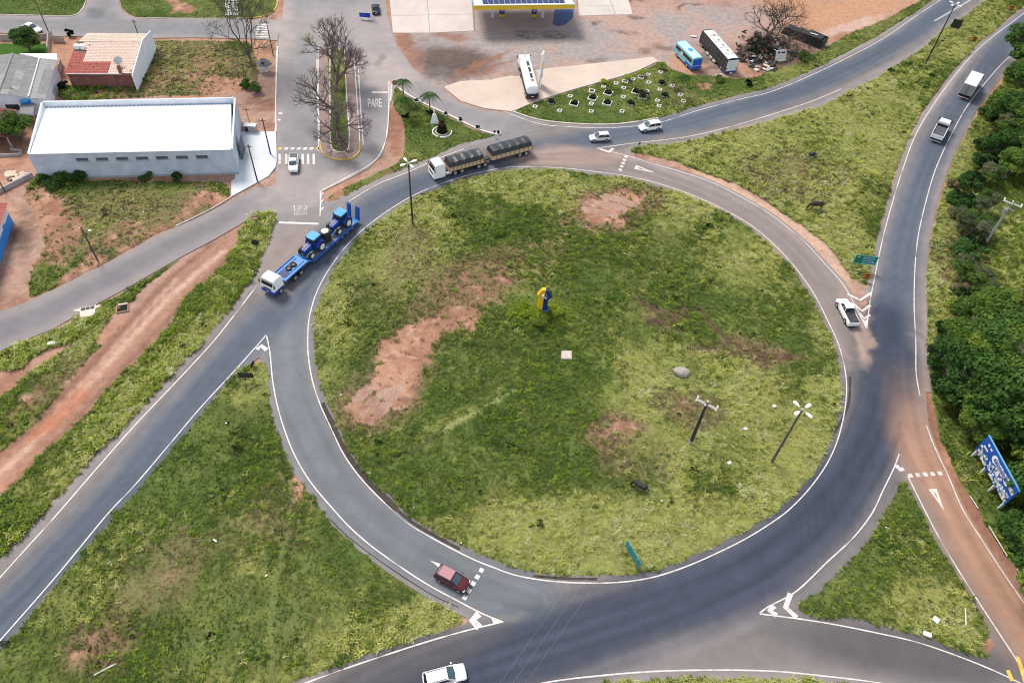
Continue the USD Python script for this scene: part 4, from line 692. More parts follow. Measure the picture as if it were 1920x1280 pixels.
# ---- lorries
def cab(t, x0, x1, W, z0, z1, pm, skirt=None, roof_def=False):
    """cab-over lorry cab from x0 (back) to x1 (front)"""
    w = W / 2; L = x1 - x0
    prof = [(x0, z0), (x1, z0), (x1 + .04, z0 + (z1 - z0) * .42), (x1 - .06, z0 + (z1 - z0) * .52), (x1 - .30, z1 - .34), (x1 - .55, z1 - .06), (x1 - .8, z1), (x0 + .25, z1), (x0, z1 - .25)]
    pts = []
    for x, z in prof:
        for s in (-1, 1): pts += [(x, s * (w - (.06 if z > z0 + (z1 - z0) * .5 else 0)), z)]
    for x, z in prof[4:8]:
        pass
    obj('cab', hull([(x, y * .94, z) if z > z1 - .2 else (x, y, z) for x, y, z in pts]), pm, t)
    za, zt = z0 + (z1 - z0) * .52, z1 - .36
    obj('windscreen', quad((x1 - .045, -w * .86, za + .05), (x1 - .045, w * .86, za + .05), (x1 - .285, w * .80, zt), (x1 - .285, -w * .80, zt), .03), GLASS, t)
    obj('sun_visor', box(x1 - .38, x1 - .05, -w * .84, w * .84, zt + .02, zt + .09, .02), BLACK, t)
    for s in (-1, 1):
        y = s * (w - .035); a = [(x1 - .95, y, za + .02), (x1 - .22, y, za + .02), (x1 - .42, y - s * .02, zt - .02), (x1 - .95, y - s * .02, zt - .02)]
        obj('side_window', quad(*(a if s < 0 else a[::-1]), .02), GLASS, t)
        obj('mirror', box(x1 - .18, x1 - .02, s * (w + .18) - .10, s * (w + .18) + .10, za - .02, za + .62, .04), BLACK, t)
        obj('headlight', box(x1 + .0, x1 + .06, s * w * .76 - .18, s * w * .76 + .18, z0 + .12, z0 + .30, .02), LAMP, t)
    obj('grille', box(x1 + .005, x1 + .055, -w * .62, w * .62, z0 + (z1 - z0) * .20, z0 + (z1 - z0) * .38, .02), BLACK, t)
    obj('number_plate', box(x1 + .05, x1 + .07, -.22, .22, z0 + .10, z0 + .22), PLATE, t)
    if skirt is not None: obj('bumper', box(x0 + .05, x1 + .065, -w * 1.012, w * 1.012, z0 - .30, z0 + .38, .06), skirt, t)
def axle(t, x, W, r=.50, dual=False, rim=None):
    for s in (-1, 1): wheel(t, x, s * (W / 2), r, .52 if dual else .30, rim)
# grain road train with two trailers
loc, rz, d = pose((814.5, 331), (986.5, 284)); g = thing('grain_truck', 'white-cab grain lorry with two black-sheeted wooden trailers on the ring road', 'lorry', loc, rz); h = 9.6
cab(g, h - 2.15, h, 2.45, .62, 2.95, WHITE, WHITE)
obj('frame', cat([box(h - 8.2, h - .4, -.45, .45, .62, .86, .03), box(-h + .4, h - 9.2, -.45, .45, .70, .95, .03)]), CHASSIS, g)
WOODC = mat('cream_boards', (.52, .36, .24), .75, var=.2, scale=3); SHEET = mat('black_tarpaulin', (.020, .022, .028), .35, var=.3, scale=1.5, spec=.6, bump=.8, bscale=1.6)
for x0, x1 in ((h - 9.55, h - 2.95), (-h, -h + 8.1)):
    n = 9
    obj('trailer_box', box(x0 + .05, x1 - .05, -1.19, 1.19, 1.05, 1.98, .02), mat('cream_box', (.44, .30, .20), .8), g)
    for s in (-1, 1):
        for k in range(n):
            a = x0 + (x1 - x0) * k / n; obj('side_board', box(a + .03, a + (x1 - x0) / n - .03, s * 1.225 - .035, s * 1.225 + .035, 1.02, 1.98, .015), WOODC, g)
            obj('stake', box(a - .04, a + .04, s * 1.27 - .03, s * 1.27 + .03, .95, 2.0), mat('stake_brown', (.16, .08, .05), .8), g)
    for xe in (x0, x1): obj('end_board', box(xe - .04, xe + .04, -1.22, 1.22, 1.02, 1.98, .015), WOODC, g)
    xs, ys = np.linspace(x0 - .06, x1 + .06, 26), np.linspace(-1.30, 1.30, 11); XX, YY = np.meshgrid(xs, ys, indexing='ij')
    ZZ = 2.62 + .16 * (1 - (YY / 1.3) ** 2) + .22 * (fb(XX.ravel() + x0, YY.ravel(), .9, 81) - .5).reshape(XX.shape) + .05 * np.sin(XX * 4.2)
    edge = (np.abs(YY) > 1.29) | (XX < xs[0] + .01) | (XX > xs[-1] - .01); ZZ = np.where(edge, 1.90, ZZ)
    idx = (np.arange(25)[:, None] * 11 + np.arange(10)[None]).ravel()
    obj('tarpaulin', (np.stack([XX.ravel(), YY.ravel(), ZZ.ravel()], 1), np.vstack([np.stack([idx, idx + 11, idx + 12], 1), np.stack([idx, idx + 12, idx + 1], 1)])), SHEET, g, smooth=40)
for x in (h - 1.35, h - 4.0, h - 5.3, h - 8.55, h - 9.75): axle(g, x, 2.45, .50, x < h - 3)
for x in (-h + 1.2, -h + 2.5): axle(g, x, 2.45, .50, True)
for s in (-1, 1):
    obj('fuel_tank', cyl((h - 3.3, s * .98, .72), (h - 2.3, s * .98, .72), .30, .30, 12), CHROME, g, smooth=30); obj('mudguard', box(h - 5.9, h - 3.4, s * 1.2 - .05, s * 1.2 + .05, .95, 1.04), CHASSIS, g)
obj('drawbar', box(h - 10.9, h - 9.3, -.12, .12, .75, .9), CHASSIS, g)
for s in (-1, 1): obj('tail_light', box(-h - .08, -h - .03, s * 1.0 - .12, s * 1.0 + .12, .95, 1.05), RED, g)

# low loader with two tractors
TRBLUE = paint('tractor_blue', (.012, .06, .36)); DECK = mat('blue_deck', (.045, .20, .50), .55, var=.2, scale=1.5); ROOFB = mat('cab_roof_blue', (.05, .30, .56), .45, var=.08)
loc, rz, d = pose((505, 554), (656.5, 419)); ll = thing('low_loader', 'white and blue lorry with long blue low loader trailer carrying tractors', 'lorry', loc, rz); h = d / 2
cab(ll, h - 2.1, h, 2.45, .85, 3.05, WHITE, paint('truck_blue', (.012, .035, .26)))
obj('frame', box(h - 6.9, h - .5, -.42, .42, .66, .9, .03), CHASSIS, ll)
obj('gooseneck', cat([box(h - 7.6, h - 2.55, -1.25, 1.25, 1.30, 1.46, .03), box(h - 7.3, h - 2.6, -1.28, -1.20, 1.36, 1.62, .02), box(h - 7.3, h - 2.6, 1.20, 1.28, 1.36, 1.62, .02)]), DECK, ll, label='raised blue front deck')
obj('winch_well', box(h - 4.2, h - 2.9, -.55, .55, 1.462, 1.50, .01), mat('well_navy', (.010, .018, .09), .6), ll); obj('deck_rail', cat([box(h - 7.2, h - 2.9, s * .7 - .05, s * .7 + .05, 1.462, 1.52) for s in (-1, 1)][:1]), mat('rail_navy', (.015, .05, .22), .6), ll); obj('deck_rail', box(h - 7.2, h - 2.9, .65, .75, 1.462, 1.52), mat('rail_navy', (.015, .05, .22), .6), ll)
obj('ramp_slope', hull([(h - 7.6, s * 1.25, z) for s in (-1, 1) for z in (1.28, 1.45)] + [(h - 8.5, s * 1.28, z) for s in (-1, 1) for z in (.78, .95)]), DECK, ll)
obj('deck', box(-h + .5, h - 8.5, -1.42, 1.42, .78, .96, .02), DECK, ll)
for s in (-1, 1): obj('side_beam', box(-h + .5, h - 8.4, s * 1.46 - .05, s * 1.46 + .05, .60, 1.04, .02), mat('beam_blue', (.02, .075, .36), .5), ll)
for k in range(2):
    for s in (-1, 1): obj('deck_plank', box(-h + .6, h - 8.6, s * (.55 + .45 * k) - .18, s * (.55 + .45 * k) + .18, .962, .985), mat('grey_plank', (.22, .20, .18), .9, var=.4), ll)
obj('beaver_tail', hull([(-h + .5, s * 1.42, z) for s in (-1, 1) for z in (.78, .96)] + [(-h - .9, s * 1.35, z) for s in (-1, 1) for z in (.50, .60)]), DECK, ll)
for s in (-1, 1):
    r_ = obj('loading_ramp', hull([(-h - .85, s * .85 - .42, .6), (-h - .85, s * .85 + .42, .6), (-h - 1.0, s * .85 - .42, .62), (-h - 1.0, s * .85 + .42, .62), (-h - 1.25, s * .85 - .38, 2.9), (-h - 1.25, s * .85 + .38, 2.9), (-h - 1.36, s * .85 - .38, 2.9), (-h - 1.36, s * .85 + .38, 2.9)]), TRBLUE, ll, label='blue loading ramp folded upright')
    for o in (-.22, .06): obj('ramp_rail', hull([(-h - .82, s * .85 + o, .7), (-h - .82, s * .85 + o + .12, .7), (-h - 1.20, s * .85 + o, 2.8), (-h - 1.20, s * .85 + o + .12, 2.8), (-h - .9, s * .85 + o, .7), (-h - 1.3, s * .85 + o, 2.8)]), DECK, r_)
for x in (h - 1.3, h - 4.5, h - 5.8): axle(ll, x, 2.5, .50, x < h - 3)
for x in (-h + 1.0, -h + 2.3, -h + 3.6, -h + 4.9): axle(ll, x, 2.7, .42, True, mat('trailer_rim', (.20, .20, .21), .5))
def world_on(t_loc, t_rz, x, y, z): return (t_loc[0] + x * math.cos(t_rz) - y * math.sin(t_rz), t_loc[1] + x * math.sin(t_rz) + y * math.cos(t_rz), t_loc[2] + z)
def tractor(x, label):
    t = thing('tractor', label, 'tractor', world_on(loc, rz, x, 0, .985), rz, 'blue tractors on the low loader')
    obj('bonnet', hull([(.35, s * .40, z) for s in (-1, 1) for z in (1.0, 1.85)] + [(2.15, s * .30, z) for s in (-1, 1) for z in (.95, 1.45)] + [(2.0, s * .34, 1.62) for s in (-1, 1)]), TRBLUE, t)
    obj('grille', box(2.02, 2.17, -.27, .27, 1.0, 1.40, .03), BLACK, t); obj('bonnet_stripe', hull([(.6, s * .12, 1.855) for s in (-1, 1)] + [(1.9, s * .16, 1.66) for s in (-1, 1)] + [(.6, s * .12, 1.80) for s in (-1, 1)] + [(1.9, s * .16, 1.6) for s in (-1, 1)]), BLACK, t)
    obj('chassis', box(-1.2, 1.9, -.26, .26, .55, 1.05, .05), CHASSIS, t)
    obj('cab_glass', hull([(-1.25, s * .72, 1.15) for s in (-1, 1)] + [(.40, s * .62, 1.15) for s in (-1, 1)] + [(-1.15, s * .70, 2.55) for s in (-1, 1)] + [(.15, s * .66, 2.55) for s in (-1, 1)]), GLASS, t)
    rf = obj('cab_roof', box(-1.35, .38, -.85, .85, 2.52, 2.72, .06), ROOFB, t); obj('roof_panel', cat([box(-1.05, .10, -.60, -.52, 2.72, 2.745), box(-1.05, .10, .52, .60, 2.72, 2.745), box(-1.05, -.97, -.5, .5, 2.72, 2.745), box(.02, .10, -.5, .5, 2.72, 2.745), box(-.6, -.3, -.3, .3, 2.72, 2.745)]), mat('roof_rib_blue', (.05, .30, .52), .5), rf)
    for s in (-1, 1):
        for px_, py_ in ((-1.2, .73), (.30, .66)): obj('cab_pillar', tube([(px_, s * py_, 1.2), (px_ + (.05 if px_ < 0 else -.14), s * (py_ - .02), 2.55)], .05, 5), TRBLUE, t)
        obj('mudguard', cat([prism([(-.75 + .95 * math.cos(a), .92 + .95 * math.sin(a)) for a in np.linspace(.2, math.pi - .15, 12)] + [(-.75 + .85 * math.cos(a), .92 + .85 * math.sin(a)) for a in np.linspace(math.pi - .15, .2, 12)], s * 1.0 - .26, s * 1.0 + .26)]), TRBLUE, t)
        wheel(t, -.75, s * 1.30, .85, .52, mat('tractor_rim', (.72, .72, .70), .5)); wheel(t, 1.45, s * 1.18, .60, .42, mat('tractor_rim', (.72, .72, .70), .5))
        obj('front_guard', box(1.1, 1.8, s * .98 - .2, s * .98 + .2, 1.22, 1.27, .02), BLACK, t); obj('step', box(-.1, .3, s * .8 - .12, s * .8 + .12, .55, .95, .02), BLACK, t)
    obj('exhaust', tube([(.42, -.58, 1.2), (.42, -.58, 2.75), (.36, -.58, 2.95)], .06, 7), BLACK, t); obj('front_weight', box(2.12, 2.45, -.35, .35, .62, 1.0, .04), CHASSIS, t)
    return t
tractor(h - 10.2, 'blue tractor nearest the lorry cab on the low loader'); tractor(-h + 2.35, 'blue tractor by the raised ramps at the tail of the low loader')
def tyre_flat(r, w, rim):
    return cat([cyl((0, 0, 0), (0, 0, w * .12), r * .9, r, 20), cyl((0, 0, w * .12), (0, 0, w * .88), r, r, 20), cyl((0, 0, w * .88), (0, 0, w), r, r * .9, 20)]), cat([cyl((0, 0, w), (0, 0, w + .015), rim, rim, 16), cyl((0, 0, w + .015), (0, 0, w + .06), rim * .35, rim * .3, 8)])
for k, lb in enumerate(('bottom', 'middle', 'topmost, white-rimmed')):
    t = thing('loose_tyre', lb + ' big black tyre of the stack between the two tractors', 'tyre', world_on(loc, rz, h - 13.15, .1, .985), rz, 'big tyres stacked between the tractors')
    a, b = tyre_flat(.88, .62, .58); z = k * .63; w_ = obj('tyre', (a[0] + [0, 0, z], a[1]), RUBBER, t, smooth=30); obj('rim', (b[0] + [0, 0, z], b[1]), mat('tractor_rim', (.72, .72, .70), .5), w_)
obj('rim_ring', cat([tube([(.74 * math.cos(a), .74 * math.sin(a), 1.885) for a in np.linspace(0, 2 * np.pi, 25)], .035, 5)]), mat('tyre_grey', (.20, .20, .20), .8), t)
for x, y, lb in ((h - 4.75, -.1, 'spare tyre with brown rim lying on the raised front deck, nearer the cab'), (h - 5.75, -.05, 'black spare tyre lying on the raised front deck, nearer the tractor')):
    t = thing('spare_tyre', lb, 'tyre', world_on(loc, rz, x, y, 1.462), rz)
    ring = [(.37 * math.cos(a), .37 * math.sin(a), .13) for a in np.linspace(0, 2 * np.pi, 21)]
    k = obj('tyre', tube(ring, .13, 8), RUBBER, t, smooth=40); obj('rim', cyl((0, 0, .06), (0, 0, .16), .25, .22, 12), mat('rusty_rim', (.25, .13, .08), .8, var=.4), k)

# white tipper seen from behind, box lorry, tank lorry
loc, rz, d = pose((1771.5, 228), (1744.5, 280)); t = thing('flatbed_lorry', 'white open lorry with dark grey load behind the box lorry on the right road', 'lorry', loc, rz); h = 3.1
h = 3.05; cab(t, h - 1.75, h, 2.05, .60, 2.35, WHITE, BLACK)
obj('frame', box(-h, h - .4, -.4, .4, .55, .78, .02), CHASSIS, t); obj('bed_floor', box(-h, h - 1.9, -1.05, 1.05, .80, .95, .02), CHASSIS, t)
for s in (-1, 1): obj('side_board', box(-h, h - 1.9, s * 1.08 - .05, s * 1.08 + .05, .82, 1.62, .02), WHITE, t)
obj('headboard', box(h - 1.95, h - 1.85, -1.1, 1.1, .82, 1.75, .02), BLACK, t); obj('tailboard', box(-h - .05, -h + .05, -1.1, 1.1, .82, 1.58, .02), WHITE, t)
xs, ys = np.linspace(-h + .06, h - 2.0, 18), np.linspace(-1.02, 1.02, 9); XX, YY = np.meshgrid(xs, ys, indexing='ij'); ZZ = 1.30 + .22 * (fb(XX.ravel(), YY.ravel(), .7, 83) - .4).reshape(XX.shape)
idx = (np.arange(17)[:, None] * 9 + np.arange(8)[None]).ravel(); obj('load', (np.stack([XX.ravel(), YY.ravel(), ZZ.ravel()], 1), np.vstack([np.stack([idx, idx + 9, idx + 10], 1), np.stack([idx, idx + 10, idx + 1], 1)])), mat('grey_load', (.075, .08, .09), .9, var=.6, scale=3), t)
obj('bumper', box(-h - .35, -h - .2, -1.0, 1.0, .42, .58, .03), CHROME, t)
for x in (h - .95, -h + 1.2): axle(t, x, 2.0, .42, x < 0)
loc, rz, d = pose((1832, 143), (1794.5, 201)); t = thing('box_lorry', 'white box lorry with grey rear doors leading on the right road', 'lorry', loc, rz); h = 4.1
cab(t, h - 1.7, h, 2.15, .65, 2.45, WHITE, BLACK)
obj('frame', box(-h, h - .4, -.4, .4, .6, .86, .02), CHASSIS, t); obj('box', box(-h + .05, h - 1.85, -1.22, 1.22, .98, 3.30, .04), mat('box_white', (.66, .66, .64), .55, var=.06), t)
for s in (-1, 1): obj('rear_door', box(-h - .01, -h + .06, min(s * .03, s * 1.18), max(s * .03, s * 1.18), 1.02, 3.22, .02), mat('door_grey', (.30, .30, .29), .6), t); obj('door_bar', tube([(-h - .05, s * .14, 1.1), (-h - .05, s * .14, 3.1)], .025, 5), CHASSIS, t)
obj('bumper', box(-h - .35, -h - .2, -1.1, 1.1, .45, .6, .03), mat('bumper_pink', (.5, .32, .3), .6), t)
for x in (h - .95, -h + 1.6, -h + 2.7): axle(t, x, 2.2, .45, x < 0)
loc, rz, d = pose((981, 125), (998, 189.5)); t = thing('tank_lorry', 'white fuel tank lorry parked beside the station totem sign', 'lorry', loc, rz); h = max(d / 2, 4.9)
cab(t, h - 2.0, h, 2.4, .75, 2.95, WHITE, BLACK); obj('roof_hatch', box(h - 1.5, h - 1.0, -.3, .3, 2.95, 3.0, .02), GREYC, t)
obj('frame', box(-h, h - .4, -.45, .45, .6, .9, .03), CHASSIS, t)
def tank_ring(x, k): return [(x, 1.18 * k * math.copysign(abs(math.cos(a)) ** .75, math.cos(a)), 2.02 + .98 * k * math.copysign(abs(math.sin(a)) ** .75, math.sin(a))) for a in np.linspace(0, 2 * np.pi, 28, endpoint=False)]
obj('tank', loft([tank_ring(-h + .25, .35), tank_ring(-h + .32, .80), tank_ring(-h + .55, 1), tank_ring(h - 2.5, 1), tank_ring(h - 2.3, .85), tank_ring(h - 2.25, .4)]), WHITE, t, smooth=50)
obj('walkway', box(-h + 2.2, h - 2.75, -.45, .05, 2.99, 3.06, .02), BLACK, t)
for k in range(4): obj('manhole', cyl((-h + 2.8 + k * (2 * h - 6.1) / 3, -.2, 3.05), (-h + 2.8 + k * (2 * h - 6.1) / 3, -.2, 3.16), .24, .2, 12), WHITE, t, smooth=30)
for s in (-1, 1): obj('side_guard', box(-h + .3, h - 2.2, s * 1.15 - .05, s * 1.15 + .05, .55, 1.15, .02), BLACK, t); obj('tail_light', box(-h - .03, -h + .03, s * .9 - .15, s * .9 + .15, .75, .9), RED, t)
obj('rear_panel', box(-h, -h + .2, -1.15, 1.15, .55, 1.35, .03), BLACK, t); obj('number_plate', box(-h - .03, -h - .005, -.3, .3, .85, 1.02), PLATE, t)
for x in (h - 1.2, h - 3.9, -h + 1.2, -h + 2.5): axle(t, x, 2.45, .5, x < h - 2)
# buses
def bus(name, label, front, rear, L, W, H, side, roofm, rearm, lower, wl, body2=None):
    loc, rz, d = pose(front, rear); t = thing(name, label, 'bus', loc, rz); h, w = L / 2, W / 2
    obj('body', box(-h, h, -w, w, .42, 1.55, .08), side, t)
    rl = [[(x, y, z) for y, z in ((-w, 1.5), (-w * .985, H - .45), (-w * .93, H - .14), (-w * .6, H - .01), (0, H + .03), (w * .6, H - .01), (w * .93, H - .14), (w * .985, H - .45), (w, 1.5))] for x in (-h + .02, -h + .12, 0, h - .35, h - .02)]
    rl[0] = [(x + .12 * (z > 2), y, min(z, H - .08)) for x, y, z in rl[0]]; rl[4] = [(x - .45 * (z > 2) , y, min(z, H - .22)) for x, y, z in rl[4]]
    obj('upper_body', loft(rl), side, t, smooth=30)
    obj('roof', loft([[(x, y, z) for y, z in ((-w * .90, H - .10), (-w * .6, H + .012), (0, H + .05), (w * .6, H + .012), (w * .90, H - .10))] for x in (-h + .25, 0, h - .75)]), roofm, t, smooth=30)
    n = wl
    for s in (-1, 1):
        obj('window_strip', box(-h + .5, h - .55, s * (w * .988) - .012, s * (w * .988) + .012, 1.52, H - .55), GLASS, t)
        for k in range(n):
            a = -h + .55 + (L - 1.15) * k / n; obj('window_frame', box(a - .03, a + .03, s * w * .994 - .012, s * w * .994 + .014, 1.5, H - .5), BLACK if lower is None else lower, t)
        for xx in (h - 1.6, -h + 1.9): wheel(t, xx, s * (w + .01), .44, .28)
    obj('windscreen', quad((h - .02, -w * .88, 1.35), (h - .02, w * .88, 1.35), (h - .45, w * .80, H - .32), (h - .45, -w * .80, H - .32), .03), GLASS, t)
    obj('rear_panel', box(-h - .02, -h + .05, -w * .92, w * .92, .55, H - .30, .03), rearm, t)
    for s in (-1, 1): obj('tail_light', box(-h - .04, -h - .01, s * w * .8 - .10, s * w * .8 + .10, .95, 1.3), RED, t)
    return t, h, w
CYAN = paint('cyan_paint', (.22, .50, .58)); BBLUE = paint('bus_blue', (.015, .09, .42))
t, h, w = bus('microbus', 'light blue and blue microbus parked next to the derelict coach', (1268, 97), (1307, 136.5), 7.7, 2.35, 2.9, CYAN, mat('roof_cyan', (.40, .68, .72), .45, var=.1), BBLUE, None, 6)
obj('rear_skirt', box(-h - .03, -h * .25, -w - .015, w + .015, .38, 1.12, .03), BBLUE, t); obj('roof_vent', cat([box(-h * .1 - .5, -h * .1 + .5, -.45, .45, 2.95, 3.05, .03)]), mat('vent_blue', (.05, .33, .55), .4), t, label='blue roof vent'); obj('window_panel', box(h * .05, h * .32, w + .0, w + .025, 1.3, 2.05), mat('grey_panel', (.55, .57, .58), .6), t)
obj('rear_bumper', box(-h - .06, -h - .0, -w * .8, w * .8, 1.12, 1.22, .02), mat('pale_trim', (.45, .6, .7), .5), t)
OLDW = mat('weathered_white', (.60, .60, .58), .7, var=.2, scale=1.0)
t, h, w = bus('coach', 'derelict white coach with stripped black sides beside the scrap heap', (1316, 77), (1372.5, 143), 13.0, 2.7, 3.3, mat('burnt_side', (.035, .032, .032), .8, var=.6, scale=1.0), OLDW, mat('coach_rear', (.60, .64, .67), .6), mat('frame_grey', (.28, .27, .26), .7), 9)
for k in range(4): obj('roof_joint', box(-h + 2.2 + 2.5 * k, -h + 2.26 + 2.5 * k, -w * .8, w * .8, 3.345, 3.37), mat('joint_dark2', (.10, .09, .09), .9), t); obj('roof_hatch', box(-h + 3.2 + 2.2 * k, -h + 3.6 + 2.2 * k, -.35, .0, 3.33, 3.40, .01), BLACK, t)
obj('front_cap', box(h - .45, h + .05, -w * .99, w * .99, .5, 1.5, .1), OLDW, t); obj('rear_skirt', box(-h - .06, -h + 1.8, -w - .02, w + .02, .30, .62, .03), mat('skirt_blue', (.02, .05, .2), .5), t)
for k in range(3): obj('open_locker', quad((1.0 - 1.6 * k, w + .02, .55), (2.2 - 1.6 * k, w + .02, .55), (2.2 - 1.6 * k, w + .34, .28), (1.0 - 1.6 * k, w + .34, .28), .03), mat('frame_grey', (.28, .27, .26), .7), t)
obj('rear_ladder', cat([box(-h - .35, -h - .05, -.3, .3, .15, .35, .02)]), mat('coach_rear', (.6, .64, .67), .6), t)
# ------------------------------------------------------------------ buildings
def grid_mesh(P00, P10, P01, nu, nv, f):
    """corrugated sheet: f(u, v) offset along the normal, u v in 0..1"""
    P00, P10, P01 = map(np.asarray, (P00, P10, P01)); U, V = np.meshgrid(np.linspace(0, 1, nu), np.linspace(0, 1, nv), indexing='ij')
    n = np.cross(P10 - P00, P01 - P00); n = n / np.linalg.norm(n); n = n if n[2] > 0 else -n
    p = P00 + U[..., None] * (P10 - P00) + V[..., None] * (P01 - P00) + f(U, V)[..., None] * n
    i, j = np.meshgrid(np.arange(nu - 1), np.arange(nv - 1), indexing='ij'); a = (i * nv + j).ravel()
    return p.reshape(-1, 3), np.vstack([np.stack([a, a + nv, a + nv + 1], 1), np.stack([a, a + nv + 1, a + 1], 1)])
def oriented(c, ax, hx, hy, z0, z1, b=0.0):
    return rot(box(-hx, hx, -hy, hy, z0, z1, b), az=math.atan2(ax[1], ax[0]), loc=(c[0], c[1], 0))
def wallbox(A, B, z0, z1, th=.2, off=0.0, b=0.0):
    """wall between ground points A and B"""
    A, B = np.asarray(A[:2], float), np.asarray(B[:2], float); d = B - A; L = np.linalg.norm(d); n = np.array([-d[1], d[0]]) / L
    return oriented((A + B) / 2 + n * off, d, L / 2, th / 2, z0, z1, b)
# warehouse
HW = 4.9
A, B, C, D = at(51.5, 289.5, HW)[:2], at(436, 281, HW)[:2], at(441.5, 183, HW)[:2], at(78, 190.5, HW)[:2]
d = (B - A) / np.linalg.norm(B - A); n = np.array([-d[1], d[0]])
wh = thing('warehouse', 'long white-roofed warehouse with grey block walls left of the town street', 'warehouse')
WG = mat('warehouse_wall', (.44, .49, .56), .9, var=.22, scale=.55)
for nm, (p, q) in zip(('front', 'right', 'back', 'left'), ((A, B), (B, C), (C, D), (D, A))):
    if nm == 'front':
        L = np.linalg.norm(B - A); uv_ = lambda s: A + d * s
        obj('wall', wallbox(A, B, -.1, 3.35, .2, .1), WG, wh, label='grey rendered front wall'); obj('wall', wallbox(A, B, 3.95, HW, .2, .1), WG, wh)
        xs = [(xp - 63) / (438 - 63) * L for xp in (142, 166)] ; cuts = []
        for k in range(7):
            c = at(154 + 37.4 * k, 300.5 - .8 * k, 3.6)[:2]; s0 = (c - A) @ d; cuts.append((s0 - .95, s0 + .95))
        e = 0
        for a_, b_ in cuts:
            obj('wall', wallbox(uv_(e), uv_(a_), 3.35, 3.95, .2, .1), WG, wh); w_ = obj('window', wallbox(uv_(a_), uv_(b_), 3.37, 3.93, .05, .14), GLASS, wh)
            for k in range(5): obj('louvre', wallbox(uv_(a_ + .02), uv_(b_ - .02), 3.42 + .1 * k, 3.45 + .1 * k, .05, .09), mat('louvre_grey', (.20, .20, .20), .6), w_)
            obj('sill', wallbox(uv_(a_ - .08), uv_(b_ + .08), 3.28, 3.345, .14, -.02), GREYC, w_); e = b_
        obj('wall', wallbox(uv_(e), uv_(L), 3.35, 3.95, .2, .1), WG, wh)
    else: obj('wall', wallbox(p, q, -.1, HW - (.003 if nm != 'back' else .006), .2, .1), WALLW if nm != 'right' else WG, wh)
CAP = mat('parapet_cap', (.60, .63, .68), .8, var=.15)
for p, q in ((A, B), (B, C), (C, D), (D, A)): obj('parapet_cap', wallbox(p, q, HW, HW + .06, .30, .1), CAP, wh)
ri = [A + d * .22 + n * .22, B - d * .22 + n * .22, C - d * .22 - n * .22, D + d * .22 - n * .22]
zf_, zb_ = HW - .10, HW - .95
obj('roof', grid_mesh((*ri[0], zf_), (*ri[1], zf_), (*ri[3], zb_), 200, 3, lambda u, v: .018 * np.sign(np.sin(u * 2 * np.pi * 50))), mat('roof_sheet', (.88, .89, .90), .45, 0, .04), wh)
obj('gutter', wallbox(ri[3], ri[2], zb_ - .05, zb_ + .02, .35, -.2), mat('gutter_blue', (.30, .38, .48), .6), wh)
k_ = B + d * .08 + n * 3.0; obj('door', wallbox(B + n * 4 + d * .0, B + n * 7.2, 0, 3.2, .08, -.06), mat('shutter_dark', (.05, .06, .08), .6), wh, label='dark roller door on the street side')
obj('base_band', wallbox(A + d * 28.0 * 0 + d * 0, B, -.1, .35, .1, -.06), mat('damp_band', (.30, .30, .31), .95), wh)
# house with tiled roof
E0, E1 = at(121, 138, 3.0), at(249, 138.5, 3.0); R0, R1 = at(140, 79.5, 4.4), at(249, 79.5, 4.4); 
dd = (E1 - E0)[:2] / np.linalg.norm((E1 - E0)[:2]); nn = np.array([-dd[1], dd[0]]); LH = float(np.linalg.norm((E1 - E0)[:2])); DF = float((R1[:2] - E1[:2]) @ nn)
hp = lambda s, t_, z: np.array([*(E0[:2] + dd * s + nn * t_), z])
hs = thing('house', 'low house with half red, half pale tiled roof and white side wall', 'house')
obj('wall', wallbox(hp(.3, .35, 0), hp(LH, .35, 0), -.1, 2.95, .2), BRICKW, hs, label='bare red brick rear wall'); obj('wall', wallbox(hp(.3, .45, 0), hp(.3, DF + 4.6, 0), -.1, 2.95, .2), BRICKW, hs)
obj('wall', wallbox(hp(.3, DF + 4.6, 0), hp(LH, DF + 4.6, 0), -.1, 2.95, .2), WALLW, hs)
sw = [(DF + 5.4, -.1), (-.9, -.1), (-.9, 3.1), (0, 3.35), (DF, 4.95), (DF + 5.0, 4.1), (DF + 5.4, 4.0)]
v, f = prism(sw, 0, .2); obj('side_wall', (np.stack([*(E0[:2] + dd * (LH + .03) + nn * 0)[None].T.repeat(len(v), 1), v[:, 2]], 1) + np.column_stack([np.outer(v[:, 0], nn) + np.outer(v[:, 1], dd), 0 * v[:, 0]]), f), WALLW, hs, label='tall white gable wall')
def tiles(name, s0, s1, t0, t1, z0, z1, m, parent, skip=0.0, seed=1):
    r = np.random.default_rng(seed); ms = []; ns, nt = max(1, int((s1 - s0) / .33)), max(1, int((t1 - t0) / .42))
    for i in range(ns):
        for j in range(nt):
            if r.uniform() < skip: continue
            a, b = s0 + (s1 - s0) * i / ns, s0 + (s1 - s0) * (i + 1) / ns; c, e = t0 + (t1 - t0) * j / nt, t0 + (t1 - t0) * (j + 1.12) / nt; zz = lambda t: z0 + (z1 - z0) * (t - t0) / (t1 - t0)
            up = .045 + r.uniform(-.012, .012)
            p = [hp(a, c, zz(c) + up * .9), hp((a + b) / 2, c, zz(c) + up + .07), hp(b, c, zz(c) + up * .9), hp(b - .02, e, zz(e) + up * .2), hp((a + b) / 2, e, zz(e) + up * .2 + .07), hp(a + .02, e, zz(e) + up * .2)]
            ms.append((np.array(p), np.array([(0, 1, 4), (0, 4, 5), (1, 2, 3), (1, 3, 4)])))
    o = obj(name, cat(ms), m, parent, kind='stuff')
